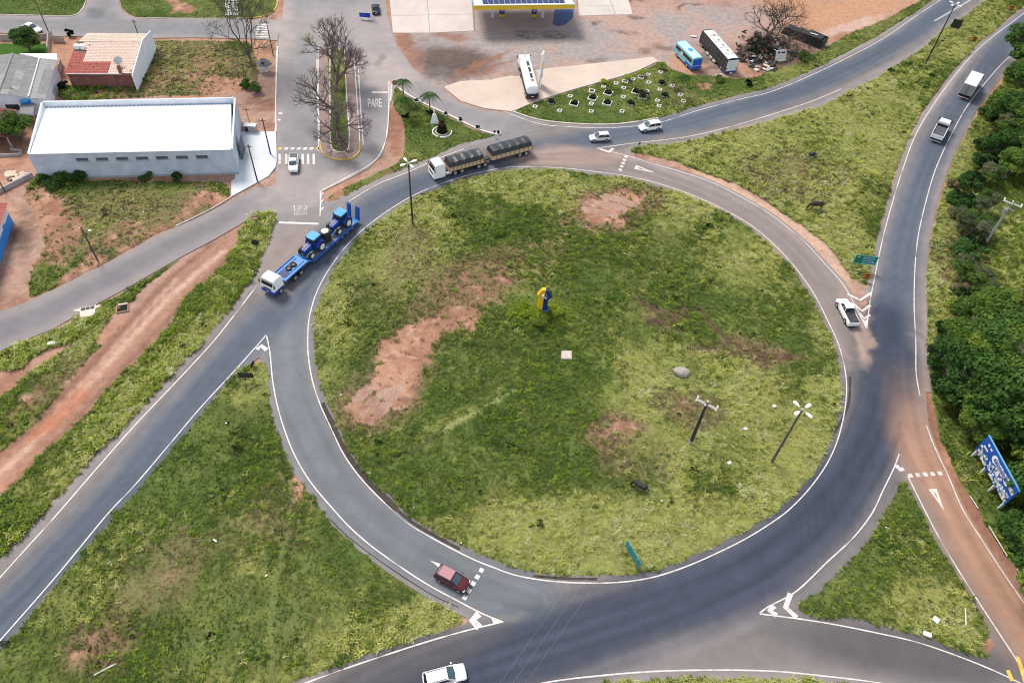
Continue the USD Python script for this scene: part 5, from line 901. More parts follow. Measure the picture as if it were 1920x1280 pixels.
rf = obj('roof', cat([quad(hp(0, 0, 3.0), hp(LH, 0, 3.0), hp(LH, DF, 4.4), hp(0, DF, 4.4), .08), quad(hp(0, DF, 4.4), hp(LH, DF, 4.4), hp(LH, DF + 5, 3.55), hp(1.6, DF + 5, 3.55), .08)]), mat('roof_batten', (.16, .09, .07), .95), hs)
zt = lambda t: 3.0 + 1.4 * t / DF
RD = mat('red_tile', (.40, .10, .075), .85, var=.35, scale=2.2)
tiles('red_tiles', 0, LH * .115, 0, DF * .66, 3.0, zt(DF * .66), RD, rf, .04, 1); tiles('red_tiles', LH * .115, LH * .205, 0, DF * .62, 3.0, zt(DF * .62), RD, rf, .04, 7); tiles('red_tiles', LH * .205, LH * .63, 0, DF * .36, 3.0, zt(DF * .36), RD, rf, .06, 2)
tiles('pale_tiles', LH * .205, LH, DF * .36, DF, zt(DF * .36), 4.4, TILEP, rf, .01, 3); tiles('pale_tiles', LH * .63, LH, 0, DF * .36, 3.0, zt(DF * .36), TILEP, rf, .07, 4); tiles('pale_tiles', LH * .115, LH * .205, DF * .72, DF, zt(DF * .72), 4.4, TILEP, rf, .02, 5)
tiles('pale_tiles', LH * .02, LH, DF, DF + 5.0, 4.4, 3.55, mat('cream_tile', (.72, .60, .50), .85, var=.12), rf, 0, 6)
obj('ridge', tube([hp(0.6, DF, 4.47), hp(LH, DF, 4.47)], .12, 6), TILEP, rf); obj('parapet', wallbox(hp(.3, .02, 0), hp(LH, .02, 0), 2.6, 3.02, .14), BRICKW, hs); obj('eave_board', wallbox(hp(.3, -.1, 0), hp(LH * .84, -.1, 0), 2.93, 3.07, .1), WALLW, hs)
for k, s_ in enumerate((.05, .13)): obj('water_tank', rot(box(-.45, .45, -.4, .4, 0, .9, .06), loc=hp(LH * s_, DF * .80, 3.9)), WHITE, hs, label='white roof water tank')
obj('chimney', rot(box(-.25, .25, -.25, .25, 0, 1.6, .02), loc=hp(LH * .82, DF * .02, 2.9)), BRICKW, hs)
t = thing('satellite_dish', 'grey satellite dish on the pale tiled roof', 'dish', hp(LH * .77, DF * .27, zt(DF * .27) + .05), math.atan2(dd[1], dd[0]))
dish = loft([[(rr * math.cos(a), rr * math.sin(a), hh) for a in np.linspace(0, 2 * np.pi, 16, endpoint=False)] for rr, hh in ((.05, 0), (.45, .06), (.8, .22), (.82, .2))])
obj('dish', rot(dish, ax=math.radians(38), loc=(0, -.1, .8)), mat('dish_grey', (.30, .31, .32), .6), t, smooth=40); obj('mast', tube([(0, 0, -.05), (0, .05, .8)], .05, 6), CHASSIS, t); obj('arm', tube([(0, -.4, .5), (0, -.75, 1.3), (0, -.5, 1.4)], .03, 5), CHASSIS, t)
# grey sheet-roofed house
R0, R1 = at(24.5, 101, 4.6), at(-3, 176, 4.6); Ea, Eb = at(105, 115.5, 3.3), at(83, 187, 3.3); La, Lb = at(-70, 112, 3.3), at(-105, 190, 3.3)
gh = thing('house', 'grey corrugated-sheet roofed house at the left edge beside the tiled house', 'house'); wallp = lambda p: p[:2]
ins = lambda p, q, k=.25: p[:2] + (q[:2] - p[:2]) * k
cE = (Ea + Eb + La + Lb) / 4; sh = lambda p: cE[:2] + (p[:2] - cE[:2]) * .95
for p, q in ((Ea, Eb), (Eb, Lb), (Ea, La)): obj('wall', wallbox(sh(p), sh(q), -.1, 3.2, .2), WALLW, gh)
gv = np.array([[*sh(Eb), 3.2], [*sh(Lb), 3.2], [*(cE[:2] + (R1[:2] - cE[:2]) * .95), 4.5]]); obj('gable', quad(gv[0], gv[2], gv[1], gv[1], .05), WALLW, gh)
rg = np.random.default_rng(5)
for (r0, r1, e0, e1, nc) in ((R0, R1, Ea, Eb, 5), (R0, R1, La, Lb, 5)):
    nr = 8
    for i in range(nc):
        for j in range(nr):
            ip = lambda a, b: (r0 + (r1 - r0) * b) * (1 - a) + (e0 + (e1 - e0) * b) * a
            a0, a1, b0, b1 = i / nc, (i + 1.06) / nc, j / nr, (j + .985) / nr
            c0, c1, c2 = ip(a0, b0), ip(a0, b1), ip(a1, b0)
            up = np.array([0, 0, .05 - .03 * i / nc + rg.uniform(0, .02)])
            obj('roof_sheet', grid_mesh(c0 + up, c1 + up, c2 + up + [0, 0, -.02], 13, 2, lambda u, v: .03 * np.sin(u * 2 * np.pi * 6)), (FIBRE, FIBRE2, FIBRE)[rg.integers(3)] if not (i == 3 and e0 is Ea) else mat('smooth_sheet', (.24, .24, .25), .7, var=.15), gh)
obj('ridge_cap', tube([R0 + [0, 0, .1], R1 + [0, 0, .1]], .16, 6), FIBRE2, gh)
ip = lambda a, b: (R0 + (R1 - R0) * b) * (1 - a) + (Ea + (Eb - Ea) * b) * a
obj('flashing', tube([ip(.62, 0) + [0, 0, .14], ip(.66, 1) + [0, 0, .14]], .13, 6), WALLW, gh, label='pale strip running down the roof')
w0, w1 = sh(Eb), sh(Lb); ww = lambda k: w0 + (w1 - w0) * k
obj('window', wallbox(ww(.28), ww(.42), 1.2, 2.3, .08, .12), GLASS, gh); obj('window', wallbox(ww(.28), ww(.28) + (w1 - w0) * .0 + [.01, 0], 1.2, 2.3, .1, .13), WALLW, gh) if False else None
obj('white_parapet', slab(Polygon([at(*q, 3.1)[:2] for q in ((36, 100.5), (106, 100.5), (108, 113), (76, 110))]), 2.9, 3.15), WALLW, gh, label='white flat slab behind the grey roof')
lean = [at(40, 186, 2.6), at(66, 190, 2.6), at(62, 216, 2.4), at(36, 212, 2.4)]; obj('lean_to_roof', quad(*lean[::-1], .06), FIBRE, gh); 
for p in lean: obj('post', cyl((p[0], p[1], -.1), (p[0], p[1], p[2] - .03), .08), GREYC, gh)
# blue water tank beside the warehouse
wt = at(63, 214); t = thing('water_tank', 'round bright blue water tank between the grey house and the warehouse', 'water tank', (wt[0], wt[1], 0))
for a in (0, 1.57, 3.14, 4.71): obj('leg', cyl((.8 * math.cos(a), .8 * math.sin(a), 0), (.8 * math.cos(a), .8 * math.sin(a), 2.0), .08), GREYC, t)
TB = mat('tank_blue', (.015, .17, .55), .4); obj('tank', loft([[(r_ * math.cos(a), r_ * math.sin(a), z_) for a in np.linspace(0, 2 * np.pi, 20, endpoint=False)] for r_, z_ in ((.85, 2.0), (1.05, 3.0), (1.1, 3.05), (1.1, 3.15))]), TB, t, smooth=40)
obj('lid', loft([[(r_ * math.cos(a), r_ * math.sin(a), z_) for a in np.linspace(0, 2 * np.pi, 20, endpoint=False)] for r_, z_ in ((1.08, 3.15), (.8, 3.3), (.3, 3.36))]), mat('lid_blue', (.06, .42, .68), .4), t, smooth=40)
# hut with red tiles at the left edge
hq = [at(-70, 196, 3.2), at(31, 206, 3.0), at(15, 257, 2.6), at(-90, 254, 2.6)]
ht = thing('hut', 'open hut with dark red tiled roof at the left edge below the grey house', 'hut')
obj('roof', quad(*hq[::-1], .1), mat('roof_batten', (.16, .09, .07), .95), ht)
ms = []
for i in range(26):
    for j in range(11):
        g_ = lambda a, b: (hq[0] * (1 - a) + hq[1] * a) * (1 - b) + (hq[3] * (1 - a) + hq[2] * a) * b
        p = [g_(i / 26, j / 11), g_((i + .5) / 26, j / 11), g_((i + 1) / 26, j / 11), g_((i + 1) / 26, (j + 1.1) / 11), g_((i + .5) / 26, (j + 1.1) / 11), g_(i / 26, (j + 1.1) / 11)]
        p = np.array(p) + np.array([[0, 0, .03], [0, 0, .10], [0, 0, .03], [0, 0, .08], [0, 0, .15], [0, 0, .08]]); ms.append((p, np.array([(0, 4, 1), (0, 5, 4), (1, 3, 2), (1, 4, 3)])))
obj('roof_tiles', cat(ms), mat('dark_red_tile', (.19, .055, .055), .9, var=.45, scale=2.0), ht, kind='stuff')
for p in (hq[1] * .9 + hq[3] * .1, hq[2] * .95 + hq[0] * .05, hq[3] * .6 + hq[2] * .4): obj('post', cyl((p[0], p[1], -.1), (p[0], p[1], p[2] - .1), .12), GREYC, ht)
obj('wall', wallbox(at(-80, 262), at(-10, 262), -.1, 2.2, .2), GREYC, ht)
# blue and white shop at the left edge
S0, S1 = at(24, 416), at(-18, 545); sp = thing('shop', 'shop with red roof and wall painted white above and bright blue below', 'shop'); dS = (S1 - S0)[:2] / np.linalg.norm((S1 - S0)[:2]); nS = np.array([-dS[1], dS[0]]); nS = nS if nS[0] < 0 else -nS
obj('wall', wallbox(S0, S1, -.1, 1.7, .2), mat('shop_blue', (.02, .20, .58), .6, var=.12), sp, label='bright blue lower wall'); obj('wall', wallbox(S0, S1, 1.7, 3.1, .2), WALLW, sp, label='white upper wall')
obj('wall', wallbox(S0[:2] + dS * .0, S0[:2] + nS * 8, -.1, 3.1, .2), WALLW, sp)
rp = [np.array([*(S0[:2] - dS * .7 - nS * .5), 3.15]), np.array([*(S1[:2] - nS * .5), 3.15]), np.array([*(S1[:2] + nS * 8), 4.2]), np.array([*(S0[:2] - dS * .7 + nS * 8), 4.2])]
obj('roof', grid_mesh(rp[0], rp[1], rp[3], 90, 3, lambda u, v: .05 * np.sin(u * 2 * np.pi * 22)), mat('red_sheet', (.30, .075, .06), .8, var=.3), sp, smooth=30); obj('canopy', box(0, 0, 0, 0, 0, 0)) if False else None
for k in (.18, .42, .66): q_ = S0[:2] + (S1 - S0)[:2] * k; obj('blue_mark', wallbox(q_, q_ + dS * .9, 1.75, 2.0, .03, .12 if np.dot([-dS[1], dS[0]], nS) < 0 else -.12), mat('shop_blue', (.02, .2, .58)), sp)
# fuel station canopy
c0, c1 = at(888.5, 19, 5.2), at(1077, 16.5, 5.2); dC = (c1 - c0)[:2] / np.linalg.norm((c1 - c0)[:2]); nC = np.array([-dC[1], dC[0]]); LC = float(np.linalg.norm((c1 - c0)[:2]))
cn = thing('fuel_station_canopy', 'fuel station canopy with yellow fascia and blue solar panels on a white roof', 'canopy'); cp = lambda s, t_: c0[:2] + dC * s + nC * t_
obj('roof', slab(Polygon([cp(.12, .12), cp(LC - .12, .12), cp(LC - .12, 13.9), cp(.12, 13.9)]), 5.35, 6.0), mat('canopy_white', (.74, .76, .78), .5), cn)
FY = mat('fascia_yellow', (.62, .42, .01), .4, var=.05)
obj('fascia', wallbox(cp(0, 0), cp(LC, 0), 5.2, 6.12, .12), FY, cn, label='yellow front fascia'); obj('fascia', wallbox(cp(0, .06), cp(0, 14), 5.2, 6.115, .12), mat('fascia_blue', (.05, .35, .60), .4), cn, label='light blue side fascia'); obj('fascia', wallbox(cp(LC, .06), cp(LC, 14), 5.2, 6.115, .12), mat('fascia_blue', (.05, .35, .60), .4), cn); obj('fascia_trim', wallbox(cp(0, -.02), cp(LC, -.02), 6.12, 6.24, .2), WHITE, cn)
SOL = mat('solar_cell', (.008, .022, .11), .2, var=.2, scale=4, spec=.6)
for k in range(15):
    for j in range(2):
        s_ = LC * .09 + (LC * .82) * k / 15; p_ = obj('solar_panel', slab(Polygon([cp(s_ + .04, .9 + j * 2.1), cp(s_ + LC * .82 / 15 - .05, .9 + j * 2.1), cp(s_ + LC * .82 / 15 - .05, 2.9 + j * 2.1), cp(s_ + .04, 2.9 + j * 2.1)]), 6.10, 6.15), SOL, cn)
for px_ in (923.5, 1017): q_ = at(px_, 33.5); obj('column', oriented(q_[:2], dC, .22, .22, 0, 5.4, .03), mat('column_white', (.62, .62, .62), .6), cn)
for px_ in (923.5, 1017): q_ = at(px_, 33.5)[:2] + nC * 7; obj('column', oriented(q_, dC, .22, .22, 0, 5.4, .03), mat('column_white', (.62, .62, .62), .6), cn)
for px_, lb in ((941, 'fuel pump with yellow base under the canopy, on the left'), (1001, 'fuel pump with yellow base under the canopy, on the right')):
    q_ = at(px_, 31.5); t = thing('fuel_pump', lb, 'fuel pump', (q_[0], q_[1], .03), math.atan2(dC[1], dC[0]), 'pumps under the canopy')
    obj('cabinet', box(-.5, .5, -.3, .3, .62, 2.0, .04), mat('pump_blue', (.03, .05, .16), .5), t); obj('base', box(-.52, .52, -.32, .32, 0, .6, .03), FY, t); obj('display', box(-.3, .3, -.325, -.29, 1.3, 1.7), mat('display_grey', (.5, .52, .55), .4), t)
    for s in (-1, 1): obj('hose', tube([(s * .52, 0, 1.6), (s * .7, -.05, 1.1), (s * .6, -.05, .5), (s * .53, 0, 1.0)], .03, 5), BLACK, t)
# totem sign of the station
b_ = at(1013, 162); Ht = height((1013, 162), (1018, 99)); t = thing('totem_sign', 'tall slim white station totem sign with blue and yellow panels beside the tank lorry', 'sign', (b_[0], b_[1], 0), math.radians(78))
obj('panel', box(-.95, .95, -.14, .14, 0, Ht, .05), WHITE, t); obj('yellow_panel', box(-.8, .8, -.17, .17, Ht - 3.2, Ht - 1.9, .02), FY, t); obj('blue_panel', box(-.8, .8, -.17, .17, Ht * .28, Ht - 3.4, .02), mat('totem_blue', (.03, .06, .30), .4), t); obj('price_board', box(-.7, .7, -.185, .185, Ht * .36, Ht * .5), mat('board_white', (.6, .62, .66), .5), t)
# shrine-like kiosk and meter block by the bare lot
b_ = at(498, 134); t = thing('kiosk', 'small wayside kiosk with grey hipped roof and tapering white base', 'kiosk', (b_[0], b_[1], 0), .05)
obj('base', hull([(sx * w_, sy * w_, z_) for sx in (-1, 1) for sy in (-1, 1) for w_, z_ in ((.45, 0), (.95, 1.5))]), WALLW, t); obj('roof', hull([(1.6 * math.cos(a), 1.3 * math.sin(a), 1.75) for a in np.linspace(0, 2 * np.pi, 6, endpoint=False)] + [(1.65 * math.cos(a), 1.35 * math.sin(a), 1.6) for a in np.linspace(0, 2 * np.pi, 6, endpoint=False)] + [(.3, 0, 2.8), (-.3, 0, 2.8)]), FIBRE, t); obj('vent', box(-.25, .25, -.9, -.3, 1.9, 2.35, .03), CHASSIS, t)
b_ = at(470, 246); t = thing('meter_box', 'rough grey concrete block wall at the edge of the apron', 'block', (b_[0], b_[1], 0), .02)
obj('block', box(-1.0, 1.2, -.5, .5, 0, 1.3, .05), GREYC, t); obj('cap', box(-1.05, 1.25, -.55, .55, 1.3, 1.38, .02), WALLW, t); obj('door', box(-.8, -.2, -.53, -.49, .2, 1.1), CHASSIS, t)
# low walls and slabs left of the warehouse
for px_, lb, hh, w_ in (([(62, 330), (20, 352), (-4, 364)], 'broken block wall in front of the rubble at the left', .8, .35), ([(0, 294), (38, 292)], 'low pale wall below the hut', .5, .25), ([(38, 292), (40, 284), (20, 281)], 'broken kerb of the hut yard', .3, .25)):
    p = smooth_line(G(px_), .8); o = obj('low_wall', kerb(p, w_, hh), GREYC); tag(o, lb, 'wall')
for px_, lb in (([(0, 76), (95, 72), (98, 66)], 'beige front wall of the garden below the street'), ([(94, 70), (92, 98)], 'side wall of the little garden')):
    p = smooth_line(G(px_), .8); o = obj('garden_wall', kerb(p, .22, 1.2), mat('beige_wall', (.36, .30, .26), .9, var=.2)); tag(o, lb, 'wall')
o = obj('gate', wallbox(at(99, 79), at(122, 79), .05, 1.3, .1), mat('gate_beige', (.42, .34, .30), .8, var=.2)); tag(o, 'beige sheet gate between the garden and the tiled house', 'gate')
yard = P([(0, 82), (92, 82), (88, 108), (0, 104)], False); V_, F_ = patch(yard, 1.0, lambda a, b: 0 * a + .05, edge=.0)
tag(obj('turf', (V_, F_), TURF, cols={'tint': np.broadcast_to(np.array((.05, .11, .02)), (len(V_), 3))}), 'small green garden at the left edge', 'ground', kind='structure')
p = smooth_line(G([(117, 122), (104, 184)]), 1.0); o = obj('boundary_wall', kerb(p, .18, 1.4), GREYC); tag(o, 'thin boundary wall beside the back lot', 'wall')
# rubble of pale bricks
rr = np.random.default_rng(77)
for k in range(22):
    q_ = at(rr.uniform(14, 52), rr.uniform(326, 342)); s_ = rr.uniform(.25, .6)
    o = obj('rubble_block', rot(box(-s_, s_, -s_ * .7, s_ * .7, 0, s_ * .7, .06), az=rr.uniform(0, 3), ax=rr.uniform(-.4, .4), loc=(q_[0], q_[1], .02 + .25 * rr.uniform())), mat('pale_rubble', (.60, .46, .36), .9, var=.25)); tag(o, 'pale block in the rubble heap left of the warehouse', 'rubble', 'pale blocks heaped left of the warehouse')
# ------------------------------------------------------------------ poles, lamps, wires
def lean_base(base): b = at(*base); return (b[0], b[1], 0)
def cross_lamp(base, top, label, src=None):
    H_ = height(base, top)
    t = thing('street_lamp', label, 'street lamp', lean_base(base), .35, 'tall lamp posts with four white heads')
    obj('pole', tube([(0, 0, -.2), (0, 0, H_ * .5), (0, 0, H_)], [.17, .14, .10], 8), mat('lamp_pole', (.085, .08, .075), .8, var=.3) if base[1] > 500 else mat('lamp_pole_dark', (.03, .03, .03), .8), t)
    obj('hub', cyl((0, 0, H_ - .1), (0, 0, H_ + .18), .16, .16, 10), GREYC, t)
    for k in range(4):
        a = k * math.pi / 2 + .3; c, s = math.cos(a), math.sin(a)
        arm = obj('lamp_arm', tube([(c * .1, s * .1, H_ + .05), (c * .55, s * .55, H_ + .12)], .05, 6), CHROME, t)
        obj('lamp_head', rot(hull([(x, y * w_, z) for x, w_ in ((.0, .09), (.3, .18), (.75, .20), (.88, .12)) for y in (-1, 1) for z in (0, .13 if .2 < x < 1 else .07)]), az=a, loc=(c * .5, s * .5, H_ + .06)), mat('lamp_white', (.80, .80, .78), .4), t)
cross_lamp((774, 421), (775.5, 306), 'dark lamp post with four white heads at the upper left rim of the grass island')
cross_lamp((1447, 866), (1503.5, 768), 'grey lamp post with four white heads in the lower right of the grass island')
cross_lamp((1734.5, 122), (1790.5, 9), 'tall dark lamp post between the two upper right roads')
ends = []
def power_pole(base, top, label, az, half=1.35):
    H_ = height(base, top); t = thing('power_pole', label, 'power pole', lean_base(base), az, 'power poles carrying the wires across the ring')
    obj('pole', tube([(0, 0, -.2), (0, 0, H_)], [.26, .15], 8), mat('pole_dark', (.028, .027, .026), .8, var=.4) if base[0] < 1500 else CPOLE, t)
    if base[0] < 1500: obj('concrete_foot', cyl((0, 0, -.1), (0, 0, .9), .30, .26, 10), CPOLE, t)
    for o, zz in ((-.09, .35), (.09, .35)): obj('crossarm', box(-half, half, o - .05, o + .05, H_ - zz, H_ - zz + .12, .01), mat('crossarm_pale', (.55, .52, .50), .8), t)
    pts = []
    for x in (-half + .08, -.05, half - .08):
        for y in (-.22, .22): obj('insulator', cyl((x, y * .4, H_ - .2), (x, y * 2.0, H_ - .05), .06, .10, 8), mat('insulator_white', (.78, .77, .74), .3), t)
        pts.append(np.array([lean_base(base)[0] + x * math.cos(az), lean_base(base)[1] + x * math.sin(az), H_ - .08]))
    if base[0] > 1500:
        obj('transformer', cyl((-.35, -.45, H_ - 2.0), (-.35, -.45, H_ - 1.2), .28, .28, 10), CPOLE, t); obj('bracket', box(-.9, .7, -.25, -.15, H_ - 1.2, H_ - 1.08), mat('crossarm_pale', (.55, .52, .5), .8), t)
    else: obj('stay', tube([(.3, .0, H_ * .7), (1.4, -.6, .0)], .015, 4), CHASSIS, t)
    ends.append(pts)
power_pole((1294, 832), (1331, 757), 'dark power pole with pale crossarm standing in the island', math.radians(-30))
power_pole((1845, 458), (1898, 378), 'grey concrete power pole in the pasture right of the road', math.radians(-32))
WIREM = mat('wire', (.26, .28, .27), .6)
def wire(a, b, sag, label):
    t = np.linspace(0, 1, 28)[:, None]; p = a * (1 - t) + b * t; p[:, 2] -= sag * 4 * (t * (1 - t))[:, 0]
    o = obj('power_line', tube(p, .007, 4), WIREM); tag(o, label, 'wire', 'wires between the power poles')
far = [at(930 + 24 * k, 1290, 8.0) for k in range(3)]; far = [f_ + (f_ - e_) * .5 for f_, e_ in zip(far, ends[0])]
for k in range(3):
    w3 = ('left', 'middle', 'right')[k]; wire(ends[0][k], ends[1][k], 1.0, f'thin power line to the pasture pole from the {w3} end of the island crossarm'); wire(ends[0][k], np.array([*far[k][:2], 9.0]), 1.2, f'thin power line over the lower ring road, {w3} one of three')
def plain_pole(base, top, label, m=WOOD, r=.13, arm=None, blue=False, name='utility_pole'):
    H_ = height(base, top); t = thing(name, label, 'pole', lean_base(base))
    obj('pole', tube([(0, 0, -.2), (0, 0, H_)], [r, r * .75], 8), m, t)
    if blue: obj('painted_base', cyl((0, 0, 0), (0, 0, H_ * .27), r * 1.06, r * 1.02, 8), mat('pole_blue', (.015, .03, .25), .6), t)
    if arm: obj('arm', tube([(0, 0, H_ - .5), (arm * .6, -.1, H_ - .15), (arm, -.15, H_ - .25)], .035, 5), CPOLE, t); obj('lamp_head', box(arm - .1, arm + .35, -.28, -.04, H_ - .32, H_ - .2, .03), LAMP, t)
    else: obj('crossarm', box(-.5, .5, -.05, .05, H_ - .4, H_ - .3), m, t)
plain_pole((184, 490), (158, 424), 'leaning-looking dark wooden pole with lamp arm on the vacant lot', arm=1.1)
plain_pole((483, 341), (471.5, 270), 'dark pole with blue painted base nearer the side road on the apron', blue=True)
plain_pole((507.5, 289.5), (497, 222), 'dark pole with blue painted base by the street edge of the apron', blue=True)
plain_pole((95, 69), (72, -12), 'thin dark pole with pale top at the end of the garden wall', r=.11)
plain_pole((262, 74), (255, 35), 'dark pole at the corner of the tiled house', r=.11)
plain_pole((512.5, 104), (504.5, 39), 'dark pole by the kiosk at the street corner', r=.11)
plain_pole((471, 243), (467.5, 201), 'thin dark pole behind the concrete block', r=.06)
plain_pole((42, 207), (24, 162), 'dark pole in front of the grey house', r=.09)
plain_pole((10, 360), (-8, 318), 'dark post in the broken wall at the left edge', r=.1)
# ------------------------------------------------------------------ signs
def board(name, label, base, az, w, h, z0, face, back=None, posts=(-.3, .3), rim=None, pm=CPOLE, tilt=0, cat_='sign'):
    b = at(*base); t = thing(name, label, cat_, (b[0], b[1], 0), az)
    for p in posts: obj('post', cyl((p * w, .06, -.2), (p * w, .06, z0 + h * .95), .05, .05, 6), pm, t)
    obj('panel', box(-w / 2, w / 2, -.02, .02, z0, z0 + h, .005), back or face, t); obj('face', box(-w / 2 + .03, w / 2 - .03, -.035, -.022, z0 + .03, z0 + h - .03), face, t)
    if rim is not None:
        for x0, x1, za, zb in ((-w / 2, w / 2, z0, z0 + .09), (-w / 2, w / 2, z0 + h - .09, z0 + h), (-w / 2, -w / 2 + .09, z0 + .09, z0 + h - .09), (w / 2 - .09, w / 2, z0 + .09, z0 + h - .09)): obj('border', box(x0, x1, -.045, -.03, za, zb), rim, t)
    return t
def write(t, txt, x, z, hgt, m, y=-.04, bold=False, name='lettering', width=None):
    k = meshkit.text_mesh(txt, hgt, .006, bold); v = np.array(k.vertices)
    if width: v[:, 0] *= width / v[:, 0].max()
    obj(name, (np.stack([x + v[:, 0], y - v[:, 2], z + v[:, 1]], 1), np.array(k.faces)), m, t)
SGREEN = mat('sign_green', (.004, .13, .095), .45, var=.06); SLINE = mat('sign_line', (.12, .55, .40), .4); SBLUE = mat('sign_teal', (.01, .16, .22), .45); SWHITE = mat('sign_white', (.70, .78, .76), .4); SBACK = mat('sign_back', (.012, .012, .013), .6)
azs = math.radians(-4)
t = board('direction_sign', 'green direction sign with lines of white lettering in the tip of the upper triangle', (1613, 506), azs, 3.5, 1.75, 1.3, SGREEN, SBACK, rim=SLINE)
obj('panel_field', box(-.55, 1.65, -.040, -.036, 1.42, 2.92), SBLUE, t)
for z_, x_, w_ in ((2.62, -.5, 1.7), (2.30, -.6, 1.9), (1.92, -.4, 1.7), (1.55, -.45, 1.5)): write(t, 'saida para a via' if z_ > 2.4 else 'acesso municipal', x_, z_, .17, SWHITE, width=w_, y=-.042)
obj('arrow', hull([(x, y, z) for x, z in ((-1.3, 2.5), (-1.05, 2.75), (-1.25, 2.8), (-1.35, 2.7)) for y in (-.046, -.04)]), SWHITE, t); obj('arrow', hull([(x, y, z) for x, z in ((1.2, 1.6), (1.45, 1.75), (1.3, 1.85), (1.15, 1.75)) for y in (-.046, -.04)]), SWHITE, t)
b_ = at(1179, 1046); t = board('direction_sign', 'green direction sign seen nearly edge-on near the lower rim of the island', (1183, 1049), math.radians(118), 3.0, 1.5, .7, mat('sign_cyan', (.01, .22, .25), .45), mat('sign_cyan', (.01, .22, .25), .45), rim=SLINE)
write(t, 'retorno', -1.0, 1.5, .22, SWHITE, y=-.045)
board('sign_board', 'black back of a wide two-post sign at the tip of the lower left triangle', (465, 716), math.radians(4), 2.0, 1.0, 1.0, SBACK, SBACK, (-.32, .32))
board('sign_board', 'narrow black sign back just behind the wide two-post sign', (476, 690), math.radians(75), .8, .8, .5, SBACK, SBACK, (0,))
board('sign_board', 'black square back of a sign between the two upper right roads', (1786, 61), math.radians(-20), 2.0, 2.0, 1.0, SBACK, SBACK, (-.3, .3))
for base, lb in (((1823, 82), 'small orange chevron sign nearer the right road by the black sign'), ((1893, 23), 'orange chevron sign near the top right corner'), ((1621, 527), 'orange and black chevron sign below the green direction sign')):
    t = board('chevron_sign', lb, base, math.radians(-25 if base[0] > 1700 else -12), 1.15, 1.25, .45, mat('chevron_orange', (.62, .26, .015), .45), SBACK, (0,))
    for k in range(3): obj('chevron', hull([(x, y, z) for x, z in ((-.45, .62 + .36 * k), (.1, .85 + .36 * k), (.1, .70 + .36 * k), (-.45, .47 + .36 * k)) for y in (-.044, -.036)] + [(.45, -.04, .70 + .36 * k), (.45, -.04, .6 + .36 * k)]), BLACK, t)
t = board('hazard_sign', 'red and white striped hazard marker on the verge beside the side road', (480, 419), math.radians(20), .75, .95, .8, mat('hazard_red', (.55, .04, .03), .45), SBACK, (0,))
for k in range(3): obj('stripe', hull([(x, y, z) for x, z in ((-.35, .95 + .3 * k), (.35, .82 + .3 * k), (.35, .94 + .3 * k), (-.35, 1.07 + .3 * k)) for y in (-.044, -.036)]), SWHITE, t)
b_ = at(482, 468); t = thing('round_sign', 'round dark sign seen from behind on the verge beside the stop line', 'sign', (b_[0], b_[1], 0), .1); obj('post', cyl((0, 0, -.2), (0, 0, 1.5), .045), CHASSIS, t); obj('disc', cyl((0, -.05, 1.5), (0, -.02, 1.5), .58, .58, 24), SBACK, t)
b_ = at(738.5, 176); t = thing('no_entry_sign', 'round red no-entry sign with white bar at the head of the PARE road', 'sign', (b_[0], b_[1], 0), .1); obj('post', cyl((0, 0, -.2), (0, 0, 2.6), .05), WHITE, t); obj('disc', cyl((.35, -.06, 2.4), (.35, -.02, 2.4), .50, .50, 24), mat('noentry_red', (.42, .015, .02), .4), t); obj('bar', box(.05, .65, -.075, -.06, 2.32, 2.48), SWHITE, t)
t = board('road_sign', 'small blue panel sign with pale border standing beside the black car', (685, 37), 0, 2.6, 1.15, .45, mat('sign_blue', (.006, .025, .33), .45), WHITE, (-.3, .3), rim=mat('border_pale', (.55, .58, .72), .5))
write(t, 'via local', -1.0, 1.0, .22, mat('sign_paleblue', (.08, .22, .7), .4)); write(t, 'centro', -1.0, .66, .2, mat('sign_paleblue', (.08, .22, .7), .4))
t = board('triangle_sign', 'small red triangular warning sign in front of the billboard', (1816, 883), math.radians(40), .1, .1, 1.2, SBACK, SBACK, (0,)); obj('triangle', hull([(-.45, -.06, 1.9), (.45, -.06, 1.9), (0, -.06, 1.15), (-.45, -.03, 1.9), (.45, -.03, 1.9), (0, -.03, 1.15)]), mat('noentry_red', (.42, .015, .02), .4), t); obj('triangle_field', hull([(-.02, -.075, 1.8), (.32, -.075, 1.8), (.12, -.075, 1.45), (-.02, -.065, 1.8), (.32, -.065, 1.8), (.12, -.065, 1.45)]), SWHITE, t)
board('small_sign', 'little dark post sign at the tip of the upper triangle', (1197, 280), .3, .4, .5, 1.0, SBACK, SBACK, (0,))
board('small_sign', 'little dark post sign beside the black-sheeted trailer', (927, 257), .3, .4, .5, .9, SBACK, SBACK, (0,))
